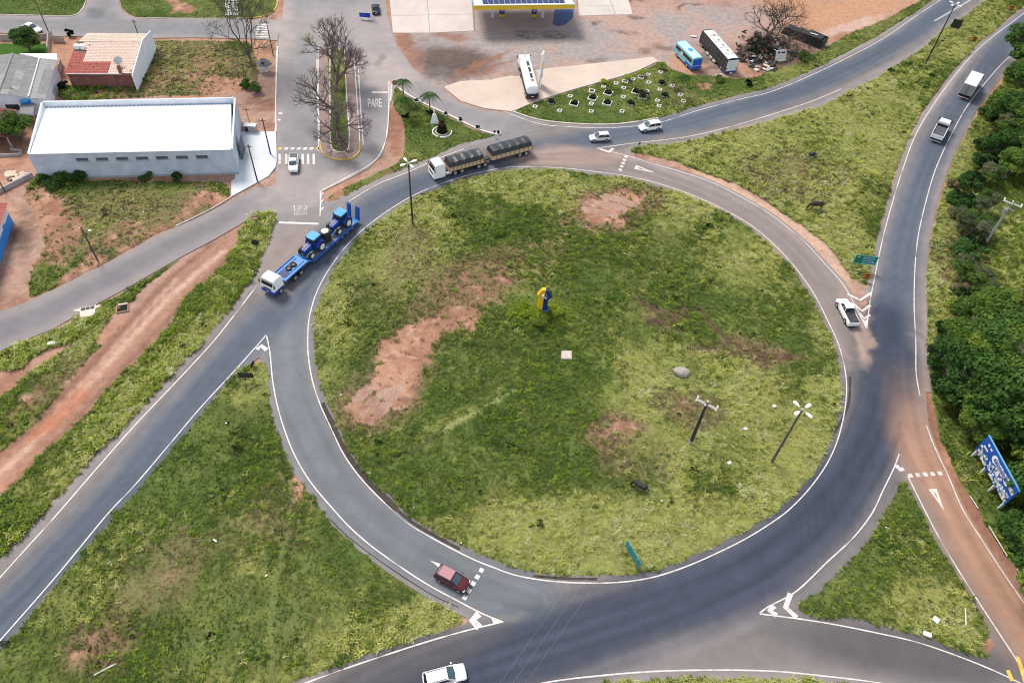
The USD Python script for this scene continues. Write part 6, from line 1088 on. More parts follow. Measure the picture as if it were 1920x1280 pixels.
# billboard: corners of the face traced, standing on four white posts
q0, q1 = at(1824, 853), at(1882, 951); 
zb0 = 1.45; Pl, Pr = at(1829, 842, zb0), at(1884, 946, zb0); dB = (Pr - Pl)[:2]; LB = float(np.linalg.norm(dB)); azb = math.atan2(dB[1], dB[0]); HB = 3.2
t = thing('billboard', 'long blue billboard with white bubble lettering and crowd picture at the edge of the wood', 'billboard', (*((Pl + Pr)[:2] / 2), 0), azb)
BB = mat('billboard_blue', (.006, .075, .36), .4, var=.15, scale=.8); hb = LB / 2
obj('panel', box(-hb, hb, -.06, .10, zb0, zb0 + HB, .02), BB, t); obj('frame_top', box(-hb - .04, hb + .04, -.08, .12, zb0 + HB, zb0 + HB + .08), mat('frame_cyan', (.10, .35, .55), .5), t)
for k in range(4): obj('post', box(-hb + .25 + (LB - .5) * k / 3 - .1, -hb + .25 + (LB - .5) * k / 3 + .1, .14, .34, -.2, zb0 + HB * .9, .02), mat('post_white', (.62, .64, .66), .6), t); obj('foot', box(-hb + .25 + (LB - .5) * k / 3 - .1, -hb + .25 + (LB - .5) * k / 3 + .1, -.08, .1, -.1, zb0, .02), mat('post_white', (.62, .64, .66), .6), t)
BW = mat('print_white', (.70, .72, .74), .5, var=.1); word = 'exposição'
from PIL import ImageFont
x_ = -hb * .30
bub = []
k = meshkit.text_mesh(word, .62, .006, True); v = np.array(k.vertices); W_t = LB * .44; v[:, 0] *= W_t / v[:, 0].max()
base_z = zb0 + HB * .62
for i in range(9):
    cx = x_ + W_t * (i + .5) / 9; obj('bubble', rot(cyl((0, -.076, 0), (0, -.064, 0), .42 + .14 * (i in (0, 8)), n=18), loc=(cx, 0, base_z + .24 + .05 * math.sin(i * 2.2))), BW, t)
obj('lettering', (np.stack([x_ + v[:, 0], -.080 - v[:, 2], base_z + v[:, 1]], 1), np.array(k.faces)), BB, t)
rr = np.random.default_rng(12)
pal = [mat('print_white2', (.62, .62, .60), .6, var=.3), mat('print_skin', (.42, .30, .24), .6, var=.3), mat('print_grey', (.30, .33, .38), .6, var=.3), mat('print_teal', (.03, .18, .20), .6), BW, mat('print_dark', (.03, .05, .09), .6)]
for i in range(150):
    s_ = rr.uniform(0, 1); x = -hb + .25 + (LB - .5) * s_; top = zb0 + HB * (.42 - .10 * math.sin(s_ * 9) ); z = zb0 + .08 + (top - zb0) * rr.uniform(0, 1) ** 1.2; a, b = rr.uniform(.10, .26), rr.uniform(.12, .30)
    pm_ = pal[rr.choice(6, p=[.40, .12, .14, .04, .24, .06])] if .52 < s_ < .62 or rr.uniform() > .1 else pal[3]
    ang = np.sort(rr.uniform(0, 2 * np.pi, 8)); obj('picture_patch', prism([(x + a * math.cos(q) * rr.uniform(.7, 1.2), max(zb0 + .03, z + b * math.sin(q) * rr.uniform(.7, 1.2))) for q in ang], -.064 - .0012 * (i % 12) - .004, -.062 - .0012 * (i % 12)), pm_, t)
for x, z, w_, h_ in ((-hb * .86, .52, .95, .22), (-hb * .78, .74, .38, .34), (-hb * .62, .74, .4, .26)): obj('print_mark', box(x, x + w_, -.075, -.062, zb0 + HB * z, zb0 + HB * z + h_), BW, t)
for x, z in ((hb * .70, .62), (hb * .78, .62), (hb * .87, .60)): obj('print_mark', box(x, x + .3, -.075, -.062, zb0 + HB * (z - .05), zb0 + HB * z + .42, .002), BW, t)
for x in (.76, .82, .88): obj('print_mark', box(hb * x, hb * x + .12, -.075, -.062, zb0 + HB * .32, zb0 + HB * .42), BW, t)
# ------------------------------------------------------------------ monument, stones and small things in the island
b_ = at(1016, 580, 0.9); t = thing('monument', 'yellow and dark blue monument of two bent arms on a blue base in the island', 'monument', (b_[0], b_[1], .75), .1)
obj('base', hull([(1.15 * math.cos(a), .8 * math.sin(a), z_) for a in np.linspace(0, 2 * np.pi, 8, endpoint=False) for z_ in (0, .42)]), mat('monument_base', (.06, .16, .42), .6), t)
YM = mat('monument_yellow', (.68, .40, .012), .5, var=.08); BM = mat('monument_navy', (.008, .015, .10), .5)
def arm_(pts, w_, dpt, m, nm):
    obj(nm, cat([hull([(p[0] + sx * w_ / 2 * math.cos(0), sy * dpt / 2, p[1]) for p in (a, b) for sx in (-1, 1) for sy in (-1, 1)]) for a, b in zip(pts[:-1], pts[1:])]), m, t)
arm_([(-.35, .4), (-.28, 2.6)], .62, .7, YM, 'yellow_leg'); arm_([(-.28, 2.5), (-.62, 3.3), (.0, 4.4)], .52, .6, YM, 'yellow_arm'); arm_([(.42, .4), (.40, 2.5)], .58, .7, BM, 'blue_leg'); arm_([(.42, 2.4), (1.0, 3.0), (.32, 4.2)], .48, .6, BM, 'blue_arm'); arm_([(-.1, 2.7), (.25, 3.1), (.38, 2.6)], .22, .62, mat('monument_white', (.62, .62, .64), .5), 'white_band')
b_ = at(1062, 667); t = thing('concrete_slab', 'square pale concrete slab in the grass below the monument', 'slab', (b_[0], b_[1], .06), .05); obj('slab', box(-.75, .75, -.75, .75, -.1, .22, .03), mat('pink_slab', (.50, .40, .36), .9, var=.3, scale=3), t); obj('lid', box(-.55, .55, -.55, .55, .22, .27, .02), mat('pink_slab2', (.52, .44, .40), .9, var=.3), t)
b_ = at(1277, 700); m_ = sphere((0, 0, 0), 1, 3); v = m_[0] * [1.15, .85, .55]; v *= (1 + .5 * (meshkit.fbm(v * 1.6, 3, 4) - .5))[:, None]; o = obj('boulder', (v + [b_[0], b_[1], .35], m_[1]), mat('boulder_grey', (.34, .30, .27), .9, var=.3, bump=.6)); tag(o, 'pale boulder in the grass right of the slab', 'boulder')
b_ = at(165, 584); t = thing('drain_inlet', 'pale concrete drain inlet with grate at the edge of the side road', 'drain', (b_[0], b_[1], 0), math.radians(22)); obj('slab', box(-1.0, 1.0, -1.15, .15, -.1, .18, .03), mat('drain_pale', (.60, .52, .47), .9), t); obj('frame', box(-1.1, 1.1, .15, .95, -.1, .12, .02), mat('drain_pale', (.60, .52, .47), .9), t)
for k in range(3): obj('grate', box(-.9 + .62 * k, -.36 + .62 * k, .26, .84, .12, .135), CHASSIS, t)
for s in (-1, 1): obj('apron_wing', hull([(s * 1.1, .3, z_) for z_ in (0, .1)] + [(s * 1.1, .8, z_) for z_ in (0, .1)] + [(s * 1.9, .7, .03), (s * 1.9, .9, .03)]), mat('drain_pale', (.60, .52, .47), .9), t)
b_ = at(230, 579); t = thing('manhole_pit', 'open square dark pit beside the dirt track', 'pit', (b_[0], b_[1], .04), math.radians(20)); obj('rim', slab(Polygon([(-.85, -.75), (.85, -.75), (.85, .75), (-.85, .75)]).difference(Polygon([(-.68, -.58), (.68, -.58), (.68, .58), (-.68, .58)])), .0, .14), mat('pit_rim', (.30, .16, .12), .9), t); obj('opening', box(-.68, .68, -.58, .58, .0, .03), mat('pit_dark', (.006, .005, .005), 1.0), t); obj('lintel', box(-.6, .75, .62, .85, .0, .26, .03), mat('drain_pale', (.60, .52, .47), .9), t)
for px_, py_, w_, l_, h_, az, lb in ((1753, 1163, .34, .34, .25, .8, 'white square frame of debris in the lower right triangle'), (1737, 1190, .42, .26, .25, -.3, 'white box lying by the lower road line'), (404, 1014, .28, .10, .1, -.5, 'pale stick end in the lower left triangle'), (692, 887, .28, .14, .12, -.3, 'white sack near the left rim of the island'), (1367, 869, .26, .2, .2, .4, 'white bag in the lower right of the island'), (1397, 805, .24, .2, .18, .1, 'white bag left of the grey lamp post'), (1451, 763, .25, .2, .2, .3, 'white bag by the heads of the grey lamp post'), (98, 646, .5, .3, .3, .2, 'white tarpaulin scrap in the yellow weeds')):
    b_ = at(px_, py_); o = obj('debris', rot(box(-w_, w_, -l_, l_, 0, h_, .05), az=az, loc=(b_[0], b_[1], .12)), mat('debris_white', (.72, .73, .72), .7, var=.15)); tag(o, lb, 'debris')
b_ = [at(176, 1265, .2), at(218, 1243, .2)]; o = obj('stick', tube(b_, .09, 6), mat('pale_stick', (.66, .64, .58), .8)); tag(o, 'long pale stick in the lower left corner', 'stick')
b_ = [at(1810, 1139, .4), at(1811.5, 1172, .25)]; o = obj('stick', tube(b_, .07, 6), mat('pale_stick', (.66, .64, .58), .8)); tag(o, 'white stick standing in the lower right triangle', 'stick')
for k, px_ in enumerate(([(1817, 932), (1832, 955)], [(1852, 988), (1886, 1044)], [(1903, 1066), (1916, 1086)])): o = obj('guard_rail', tube([np.array(at(*p)) + [0, 0, .3] for p in px_], .055, 6), mat('rail_pale', (.62, .60, .54), .7)); tag(o, ('short pale rail below the billboard', 'long pale rail in the grass right of the brown road', 'pale rail end at the right edge')[k], 'rail')
rr = np.random.default_rng(3); nl = 0
for px_, py_ in ((560, 920), (640, 742), (897, 562), (776, 953), (865, 1019), (1335, 398), (1338, 250), (1545, 95), (1570, 80), (425, 795), (1660, 990), (500, 1080), (150, 430), (85, 465), (270, 400), (1240, 940)):
    b_ = at(px_, py_); s_ = rr.uniform(.07, .13); o = obj('litter', rot(box(-s_, s_, -s_ * .7, s_ * .7, 0, .08, .02), az=rr.uniform(0, 3), ax=rr.uniform(-.3, .3), loc=(b_[0], b_[1], .22)), mat('debris_white', (.72, .73, .72), .7, var=.15)); tag(o, 'scrap of white litter lying on the ground', 'litter', 'scraps of white litter')
# stepping slabs on the top lawn
t = thing('slab_path', 'path of white concrete slabs crossing the top lawn', 'path')
for i in range(2):
    for j in range(6):
        p = [at(423 + 13 * i - j * .5, 30 - 6.5 * j), at(434 + 13 * i - j * .5, 30 - 6.5 * j), at(434.5 + 13 * i - j * .5, 25 - 6.5 * j), at(423.5 + 13 * i - j * .5, 25 - 6.5 * j)]; obj('slab', slab(Polygon([q[:2] for q in p]), .02, .16 + .01 * ((i + j) % 2)), mat('white_slab', (.66, .64, .60), .8, var=.15), t)
# white wedge-shaped marker and round bed on the palm grass
b_ = at(815, 231); t = thing('marker', 'white tapering concrete marker standing on the palm grass', 'marker', (b_[0], b_[1], 0), .1); obj('body', hull([(sx * .75, sy * .35, 0) for sx in (-1, 1) for sy in (-1, 1)] + [(sx * .28, sy * .2, 1.9) for sx in (-1, 1) for sy in (-1, 1)]), WHITE, t); obj('stem', box(-.14, .14, -.12, .12, 1.88, 3.3, .03), WHITE, t)
# scrap heap under the bare tree
rr = np.random.default_rng(21); pals = [mat('scrap_dark', (.04, .037, .035), .9, var=.5), mat('scrap_brown', (.14, .085, .06), .9, var=.5), mat('scrap_grey', (.30, .29, .28), .8, var=.4), mat('scrap_red', (.25, .05, .04), .8), mat('scrap_pale', (.58, .52, .46), .8, var=.3)]
bins = {k: [] for k in range(5)}
for i in range(330):
    u_, v_ = rr.normal(1425, 38), rr.normal(100, 20)
    if not (1378 < u_ < 1520 and 60 < v_ < 138) or v_ > 60 + (u_ - 1300) * .62: continue
    b_ = at(u_, v_); s_ = rr.uniform(.15, .75); z_ = max(0, 1.2 * math.exp(-(((u_ - 1440) / 50) ** 2 + ((v_ - 92) / 25) ** 2))) * rr.uniform(.1, 1)
    bins[rr.choice(5, p=[.56, .26, .08, .04, .06])].append(rot(box(-s_, s_, -s_ * rr.uniform(.2, .7), s_ * rr.uniform(.2, .7), 0, s_ * rr.uniform(.1, .6), .03), az=rr.uniform(0, 3), ax=rr.normal(0, .35), ay=rr.normal(0, .35), loc=(b_[0], b_[1], z_)))
t = thing('scrap_heap', 'heap of dark scrap and broken parts under the bare spreading tree', 'scrap')
for k, ms in bins.items(): obj('scrap_pieces', cat(ms), pals[k], t, kind='stuff')
loc, rz, d = pose((1470, 58), (1541, 88)); t = thing('wrecked_truck', 'burnt black truck body lying at the grass edge right of the scrap heap', 'wreck', loc, rz); L_ = d / 2
xs, ys = np.linspace(-L_, L_, 24), np.linspace(-1.5, 1.5, 9); XX, YY = np.meshgrid(xs, ys, indexing='ij'); ZZ = 1.7 - .35 * (XX / L_) + .9 * (fb(XX.ravel(), YY.ravel(), 1.1, 84) - .5).reshape(XX.shape); ed = (np.abs(YY) > 1.45) | (np.abs(XX) > L_ - .05); ZZ = np.where(ed, .0, ZZ)
idx = (np.arange(23)[:, None] * 9 + np.arange(8)[None]).ravel(); obj('body', (np.stack([XX.ravel(), YY.ravel(), ZZ.ravel()], 1), np.vstack([np.stack([idx, idx + 9, idx + 10], 1), np.stack([idx, idx + 10, idx + 1], 1)])), mat('burnt_black', (.012, .012, .013), .7, var=.4), t, smooth=30)
obj('load_bed', cat([box(-L_ - .2, -L_ + 4.2, -1.35, -1.25, .4, 1.9), box(-L_ - .2, -L_ + 4.2, 1.25, 1.35, .4, 1.9), box(-L_ - .25, -L_ - .1, -1.35, 1.35, .4, 1.9)]), mat('burnt_black2', (.018, .018, .022), .5), t); obj('roof_scrap', rot(box(-.8, .8, -.12, .12, 0, .08), az=.3, loc=(-L_ + 2.6, .3, 2.0)), SWHITE, t)
b_ = at(1462, 117); t = thing('cab_panel', 'white cab panel torn from a lorry leaning at the scrap heap', 'panel', (b_[0], b_[1], 0), math.radians(12)); 
obj('panel', rot(box(-1.2, 1.2, -.08, .08, 0, 2.3, .05), ax=-.35, loc=(0, 0, .2)), mat('old_white', (.56, .56, .54), .7, var=.2), t)
for x_, w_ in ((-.55, .3), (.45, .45)): obj('opening', rot(box(x_ - w_, x_ + w_, -.10, -.07, 1.6, 2.0), ax=-.35, loc=(0, 0, .2)), CHASSIS, t)
for z_ in (.5, .85, 1.2): obj('rib', rot(box(-1.0, 1.0, -.11, -.07, z_, z_ + .06), ax=-.35, loc=(0, 0, .2)), GREYC, t)
for x_ in (-1.1, 1.1): obj('frame_bar', tube([(x_, .6, 2.3), (x_ * .8, 2.4, 1.6)], .06, 5), SWHITE, t)
for px_, py_, az in ((1374, 132, .2), (1408, 117, .5), (1432, 131, -.5), (1444, 130, .1), (1347, 142, .4), (1300, 70, 0), (1436, 75, .3), (1498, 72, .2)):
    b_ = at(px_, py_); o = obj('scrap', rot(box(-.7, .7, -.25, .25, 0, .12, .03), az=az, ax=.2, loc=(b_[0], b_[1], .15)), mat('old_white', (.56, .56, .54), .7, var=.2)); tag(o, 'white body panel scrap lying around the scrap heap', 'scrap', 'white panels scattered round the scrap heap')
# ------------------------------------------------------------------ animals and motorcycle
import manifold3d as m3
def limb(js):
    """js: list of chains of (x, y, z, r)"""
    parts = []
    for ch in js:
        for a, b in zip(ch[:-1], ch[1:]):
            sp = [m3.Manifold.sphere(p[3], 12).translate(p[:3]) for p in (a, b)]; parts.append(m3.Manifold.batch_hull(sp))
    return m3.Manifold.batch_boolean(parts, m3.OpType.Add)
def horse(label, base, az, m, maneM, sc=1.0):
    b = at(*base); t = thing('horse', label, 'horse', (b[0], b[1], .05), az, sc=sc)
    ch = [[(.62, 0, 1.16, .36), (.25, 0, 1.10, .40), (-.25, 0, 1.12, .39), (-.62, 0, 1.20, .36), (-.80, 0, 1.20, .20)], [(.62, 0, 1.24, .30), (.92, 0, 1.12, .22), (1.16, 0, .78, .17), (1.26, 0, .55, .14)], [(1.26, 0, .55, .145), (1.40, 0, .30, .11), (1.44, 0, .15, .085)], [(1.22, .07, .66, .04), (1.15, .09, .76, .015)], [(1.22, -.07, .66, .04), (1.15, -.09, .76, .015)]]
    for s, f_ in ((1, .10), (-1, -.08)):
        ch.append([(.58, s * .17, 1.0, .16), (.60 + f_, s * .17, .56, .075), (.58 + f_ * 1.3, s * .17, .16, .05), (.62 + f_ * 1.3, s * .17, .04, .065)]); ch.append([(-.62, s * .17, 1.10, .22), (-.52 - f_, s * .18, .80, .13), (-.76 - f_, s * .18, .52, .07), (-.70 - f_, s * .18, .15, .05), (-.66 - f_, s * .18, .04, .065)])
    mm = limb(ch).refine_to_length(.08).to_mesh(); tm = trimesh.Trimesh(mm.vert_properties[:, :3], mm.tri_verts); trimesh.smoothing.filter_taubin(tm, iterations=6)
    obj('body', (np.array(tm.vertices), np.array(tm.faces)), m, t, smooth=True); obj('tail', tube([(-.95, 0, 1.30), (-1.10, 0, 1.05), (-1.10, 0, .55)], [.05, .09, .03], 6), maneM, t, smooth=True); obj('mane', tube([(.60, 0, 1.48), (.98, 0, 1.26), (1.26, 0, .84)], [.05, .06, .04], 5), maneM, t, smooth=True)
HB_ = mat('horse_brown', (.028, .014, .010), .6, var=.3); HK = mat('horse_black', (.010, .009, .009), .6, var=.3)
horse('dark brown horse grazing in the upper triangle of tall grass', (1528, 393), math.radians(184), HB_, HK, 1.12)
horse('black horse grazing in the lower part of the island', (1199, 918), math.radians(150), HK, HK, .92)
b_ = at(1522, 296); t = thing('motorcycle', 'dark motorcycle with white screen left in the grass of the upper triangle', 'motorcycle', (b_[0], b_[1], .1), math.radians(20))
for x in (-.65, .68): k = obj('wheel', tube([(x + .28 * math.cos(a), 0, .32 + .28 * math.sin(a)) for a in np.linspace(0, 2 * np.pi, 17)], .06, 6), RUBBER, t); obj('rim', cyl((x, -.04, .32), (x, .04, .32), .2, .2, 12), CHROME, k)
obj('engine', box(-.3, .25, -.16, .16, .3, .65, .05), CHASSIS, t); obj('tank', hull([(x, y, z) for x, w_ in ((-.05, .12), (.4, .17)) for y in (-w_, w_) for z in (.65, .95)]), NAVY, t); obj('seat', box(-.75, -.05, -.14, .14, .72, .86, .05), BLACK, t); obj('fork', tube([(.68, 0, .32), (.48, 0, 1.05)], .05, 6), CHROME, t); obj('handlebar', tube([(.42, -.38, 1.08), (.5, 0, 1.02), (.42, .38, 1.08)], .025, 5), BLACK, t); obj('screen', hull([(.55, s * .2, .85) for s in (-1, 1)] + [(.42, s * .16, 1.3) for s in (-1, 1)] + [(.6, s * .18, .85) for s in (-1, 1)]), SWHITE, t); obj('rear_box', box(-1.0, -.62, -.2, .2, .8, 1.1, .04), NAVY, t)
# ------------------------------------------------------------------ trees and plants
LF = {'deep': leafm('leaf_deep', (.018, .054, .013), (.070, .145, .032), .2, .6), 'mid': leafm('leaf_mid', (.042, .092, .016), (.125, .205, .038), .25, .6), 'light': leafm('leaf_light', (.070, .130, .018), (.170, .235, .040), .3, .6), 'grey': leafm('leaf_grey', (.070, .095, .045), (.180, .200, .105), .25, .6),
      'yellow': leafm('leaf_yellow', (.14, .21, .014), (.30, .37, .04), .3, .8), 'dry': leafm('leaf_dry', (.10, .085, .045), (.22, .19, .10), .25, .8), 'dark': leafm('leaf_dark', (.006, .014, .006), (.018, .032, .012), .15, .8), 'pink': leafm('blossom_pink', (.24, .12, .22), (.40, .25, .38), .3, 1.0),
      'pinkgrey': leafm('twig_blossom', (.20, .15, .145), (.34, .27, .26), .3, 1.0), 'palm': leafm('palm_leaf', (.014, .048, .010), (.045, .105, .022), .2, .8), 'brownred': leafm('leaf_brown', (.06, .025, .02), (.13, .06, .045), .2, .8)}
TWIG = mat('twig', (.135, .098, .092), .95, var=.4, scale=2.0)
def leaves(pts, nrm, s, r, flat=.5):
    """two-triangle leaf sprays at points, facing roughly nrm"""
    n = len(pts); t = nrm + r.normal(size=(n, 3)) * flat; t /= np.linalg.norm(t, axis=1, keepdims=True) + 1e-9
    a = np.cross(t, r.normal(size=(n, 3))); a /= np.linalg.norm(a, axis=1, keepdims=True) + 1e-9; b = np.cross(t, a); k = s * r.uniform(.6, 1.4, n)[:, None]
    v = np.stack([pts - a * k, pts - b * k * .55 + t * k * .12, pts + a * k, pts + b * k * .55 + t * k * .12], 1).reshape(-1, 3); i = np.arange(n)[:, None] * 4
    return v, np.vstack([i + [0, 1, 2], i + [0, 2, 3]])
def crown(seed, R, H, z0, lobes, per, size, squash=.8):
    r = np.random.default_rng(seed); P_, N_ = [], []
    for k in range(lobes):
        a = r.uniform(0, 2 * np.pi); rr = R * math.sqrt(r.uniform(0, 1)) * .72; h = r.uniform(.15, 1) * (1 - .55 * (rr / R) ** 2)
        c = np.array([rr * math.cos(a), rr * math.sin(a), z0 + H * h * .8]); lr = R * r.uniform(.26, .46)
        d = r.normal(size=(per, 3)); d /= np.linalg.norm(d, axis=1, keepdims=True); d[:, 2] = np.abs(d[:, 2]) * .9 - .18 * (r.uniform(size=per) < .35); q = c + d * lr * np.array([1, 1, squash]) * r.uniform(.72, 1.08, per)[:, None]
        P_.append(q); N_.append(d)
    return leaves(np.vstack(P_), np.vstack(N_) + [0, 0, .3], size, r, .55)
def limbs(seed, base, H, spread, levels=4, r0=.3, fork=3, droop=0.0, first=.3, n_side=5, b1=None, rr_=.60):
    """branch skeleton: returns trunk mesh, branch mesh, twig tips"""
    r = np.random.default_rng(seed); trunk, br, tips = [], [], []
    def grow(p, d, L, rad, lv):
        k = 4; pts = [p]; dd = d.copy()
        for i in range(k):
            dd = dd + r.normal(size=3) * .16 + np.array([0, 0, .05 - droop * (lv > 1)]); dd /= np.linalg.norm(dd); pts.append(pts[-1] + dd * L / k)
        (trunk if lv == 0 else br).append(tube(pts, np.linspace(rad, rad * .62, k + 1), n_side if lv < 2 else 3))
        if lv == levels: tips.append(pts[-1]); tips.append(pts[-2]); return
        nf = int(fork) + (r.uniform() < (.5 if fork == int(fork) else fork % 1))
        for j in range(nf):
            a = 2 * np.pi * (j + r.uniform(-.3, .3)) / nf; q, w_ = frame_of(dd); side = math.cos(a) * q + math.sin(a) * w_
            e = dd * r.uniform(.6, .95) + side * spread * r.uniform(.65, 1.2); e[2] = max(e[2], -.1); e /= np.linalg.norm(e)
            st = pts[-1] if j < 2 else pts[-1 - int(r.integers(0, 2))]
            grow(st, e, (L if lv or b1 is None else H * b1 / .74) * r.uniform(.62, .86), rad * rr_, lv + 1)
    grow(np.array([*base, -.1]), np.array([0, 0, 1.0]), H * first, r0, 0)
    return cat(trunk), cat(br), np.array(tips)
# the wood along the right edge: five kinds, each built once
def leafy(name, label, loc, R, H, z0, seed, leaf, lobes=16, per=230, size=.27, cat_='tree', group=None, rz=0, sc=1.0, second=None, tr=.2):
    t = thing(name, label, cat_, loc, rz, group, sc)
    tm_, bm_, tips = limbs(seed + 50, (0, 0), z0 + H * .7, .7, 2, tr, 3, first=.5); obj('trunk', tm_, BARK, t); obj('branches', bm_, BARK, t, kind='stuff')
    obj('crown', crown(seed, R, H, z0, lobes, per, size), LF[leaf], t, kind='stuff')
    if second: obj('outer_leaves', crown(seed + 7, R * 1.02, H * 1.02, z0, max(4, lobes // 3), per, size, ), LF[second], t, kind='stuff')
    return t
WOOD_KINDS = [('dark green broadleaf tree in the wood along the right edge', 'deep', 'mid', 3.6, 5.2, 2.2), ('mid green broadleaf tree in the wood along the right edge', 'mid', 'light', 3.2, 4.6, 2.0), ('bright light green tree among the darker trees by the billboard', 'light', 'mid', 2.4, 3.6, 1.6),
              ('greyish green feathery tree in the wood along the right edge', 'grey', 'mid', 3.3, 4.4, 2.0), ('low dark bush on the edge of the wood by the right road', 'deep', 'dark', 2.0, 2.3, .4)]
wood = []   # (px, py of the trunk foot, kind, scale)
wr = np.random.default_rng(8)
_wood = [(1913, 128, 0, 1.15), (1908, 140, 0, .9), (1900, 180, 1, .95), (1868, 215, 1, .7), (1915, 200, 0, 1.0), (1875, 240, 0, .8), (1920, 270, 0, 1.0), (1890, 330, 1, .8), (1865, 300, 0, .7), (1925, 320, 1, .9), (1790, 380, 4, .7), (1795, 430, 3, .6), (1825, 440, 3, .6), (1800, 520, 3, .6), (1845, 600, 1, .8), (1805, 610, 1, .7), (1770, 625, 4, .8), (1885, 630, 1, .8), (1838, 690, 0, .9), (1880, 690, 1, .9), (1760, 680, 4, .9), (1762, 725, 4, .9), (1795, 730, 0, .8), (1838, 745, 1, .9), (1880, 755, 3, .9), (1838, 800, 0, .9), (1880, 815, 0, .9), (1935, 812, 1, .9), (1945, 935, 0, .8), (1900, 1000, 4, .9), (1925, 1060, 0, .8), (1950, 1130, 1, .9)]
for px_, py_, k, s_ in _wood + list(((1942, 128, 0, 1.05), (1925, 165, 0, .9), (1968, 190, 0, 1.1), (1905, 225, 1, .7), (1945, 250, 1, .95), (1880, 262, 3, .75), (1850, 222, 4, .9), (1840, 282, 4, .8), (1905, 300, 0, .8), (1835, 312, 4, 1.0), (1815, 352, 4, .95), (1850, 345, 3, .6), (1810, 392, 4, .8), (1835, 400, 3, .6),
                        (1815, 480, 4, 1.05), (1830, 545, 3, .6), (1808, 560, 4, .7), (1795, 592, 4, .6), (1900, 600, 3, .7), 
                        (1785, 655, 1, .7), (1820, 640, 3, .8), (1862, 650, 0, .8), (1905, 660, 1, .85), (1940, 640, 0, .9), (1775, 700, 0, .75), (1815, 710, 1, .9), (1858, 715, 3, .95), (1900, 722, 3, .9), (1942, 715, 0, 1.0), (1780, 745, 0, .8), (1815, 770, 0, .95), (1860, 780, 0, 1.0), (1905, 790, 1, 1.0), (1948, 785, 0, 1.1),
                        (1812, 812, 1, .6), (1850, 830, 2, .8), (1908, 828, 0, 1.0), (1930, 850, 2, 1.0), (1965, 870, 0, 1.1), (1938, 888, 1, .85), (1938, 905, 2, .9), (1935, 950, 0, .9), (1962, 980, 1, 1.0), (1935, 1010, 1, .7), (1955, 1050, 0, .9), (1920, 985, 4, .8), (1915, 988, 4, .7), (1940, 1090, 2, .7), (1975, 1110, 0, 1.0), (1915, 1030, 4, .8), (1985, 1180, 1, .9))):
    lb, lf, l2, R, H, z0 = WOOD_KINDS[k]; b_ = at(px_, py_); s_ *= 1.18 if k > 1 else 1.32; q_ = [w_ for w_ in wood if w_[1] == k]
    if not q_:
        t = leafy('broadleaf_tree' if k != 4 else 'bush', lb, (b_[0], b_[1], 0), R, H, z0, 300 + k, lf, 18 if k != 4 else 12, 260 if k != 4 else 200, .26 if k != 3 else .19, 'tree' if k != 4 else 'bush', lb.replace('tree in', 'trees in').replace('tree among', 'trees among').replace('bush on', 'bushes on'), wr.uniform(0, 6), s_, l2); wood.append((t, k, px_, py_))
    else: wood.append((dup(q_[0][0], (b_[0], b_[1], 0), wr.uniform(0, 6.28), sc=s_ * np.array([wr.uniform(.9, 1.1), wr.uniform(.9, 1.1), wr.uniform(.85, 1.15)])), k, px_, py_))
ZONES = [(0, 200, 'beside the box lorry'), (200, 300, 'beside the open lorry'), (300, 420, 'just above the pasture pole'), (420, 575, 'just below the pasture pole'), (575, 665, 'at the top of the dense wood'), (665, 735, 'in the upper dense wood'), (735, 800, 'in the middle of the dense wood'), (800, 895, 'behind the billboard'), (895, 985, 'level with the end of the billboard'), (985, 1400, 'below the billboard')]
ORD = ['first', 'second', 'third', 'fourth', 'fifth', 'sixth', 'seventh', 'eighth', 'ninth', 'tenth', 'eleventh', 'twelfth']
for z0_, z1_, zn in ZONES:
    for k in range(5):
        row = sorted([(e[2], e[0]) for e in wood if e[1] == k and z0_ <= e[3] < z1_], key=lambda e: e[0])
        for n_, (_, tr_) in enumerate(row):
            kd = ('dark green broadleaf tree', 'mid green broadleaf tree', 'bright light green tree', 'greyish feathery tree', 'low dark bush')[k]
            tag(tr_, kd + ' ' + zn + (f', {ORD[n_]} from the road' if len(row) > 1 else ''), group='trees and bushes of the wood along the right edge')
# bare grey trees and dead brush at the edge of the wood
def bare(name, label, base, H, spread, seed, m, levels=4, r0=.12, fork=3, sc=1.0, group=None, first=.22, tilt=0, cat_='tree'):
    b = at(*base); t = thing(name, label, cat_, (b[0], b[1], 0), 0, group, sc); tm_, bm_, tips = limbs(seed, (0, 0), H, spread, levels, r0, fork, first=first)
    obj('trunk', tm_, m, t); obj('branches', bm_, m, t, kind='stuff'); return t, tips
bare('bare_tree', 'bare grey leafless tree spreading over bushes beside the open lorry', (1852, 292), 7.0, .95, 41, DEADBARK, 4, .13, 3, first=.16)
bare('bare_tree', 'small leafless pale tree by the pasture below the large grey one', (1822, 385), 4.2, .9, 42, DEADBARK, 3, .08, 3, first=.2)
bare('bare_tree', 'grey leafless brush tree near the pasture edge, left one of two', (1842, 560), 4.8, 1.0, 43, DEADBARK, 4, .08, 3, first=.15)
bare('bare_tree', 'grey leafless brush tree near the pasture edge, right one of two', (1882, 585), 4.8, 1.0, 44, DEADBARK, 4, .08, 3, first=.15)
bare('dead_brush', 'pale dead brush in a dark hollow left of the pasture pole', (1815, 500), 2.6, 1.1, 45, DEADBARK, 3, .06, 3, first=.15, cat_='brush')
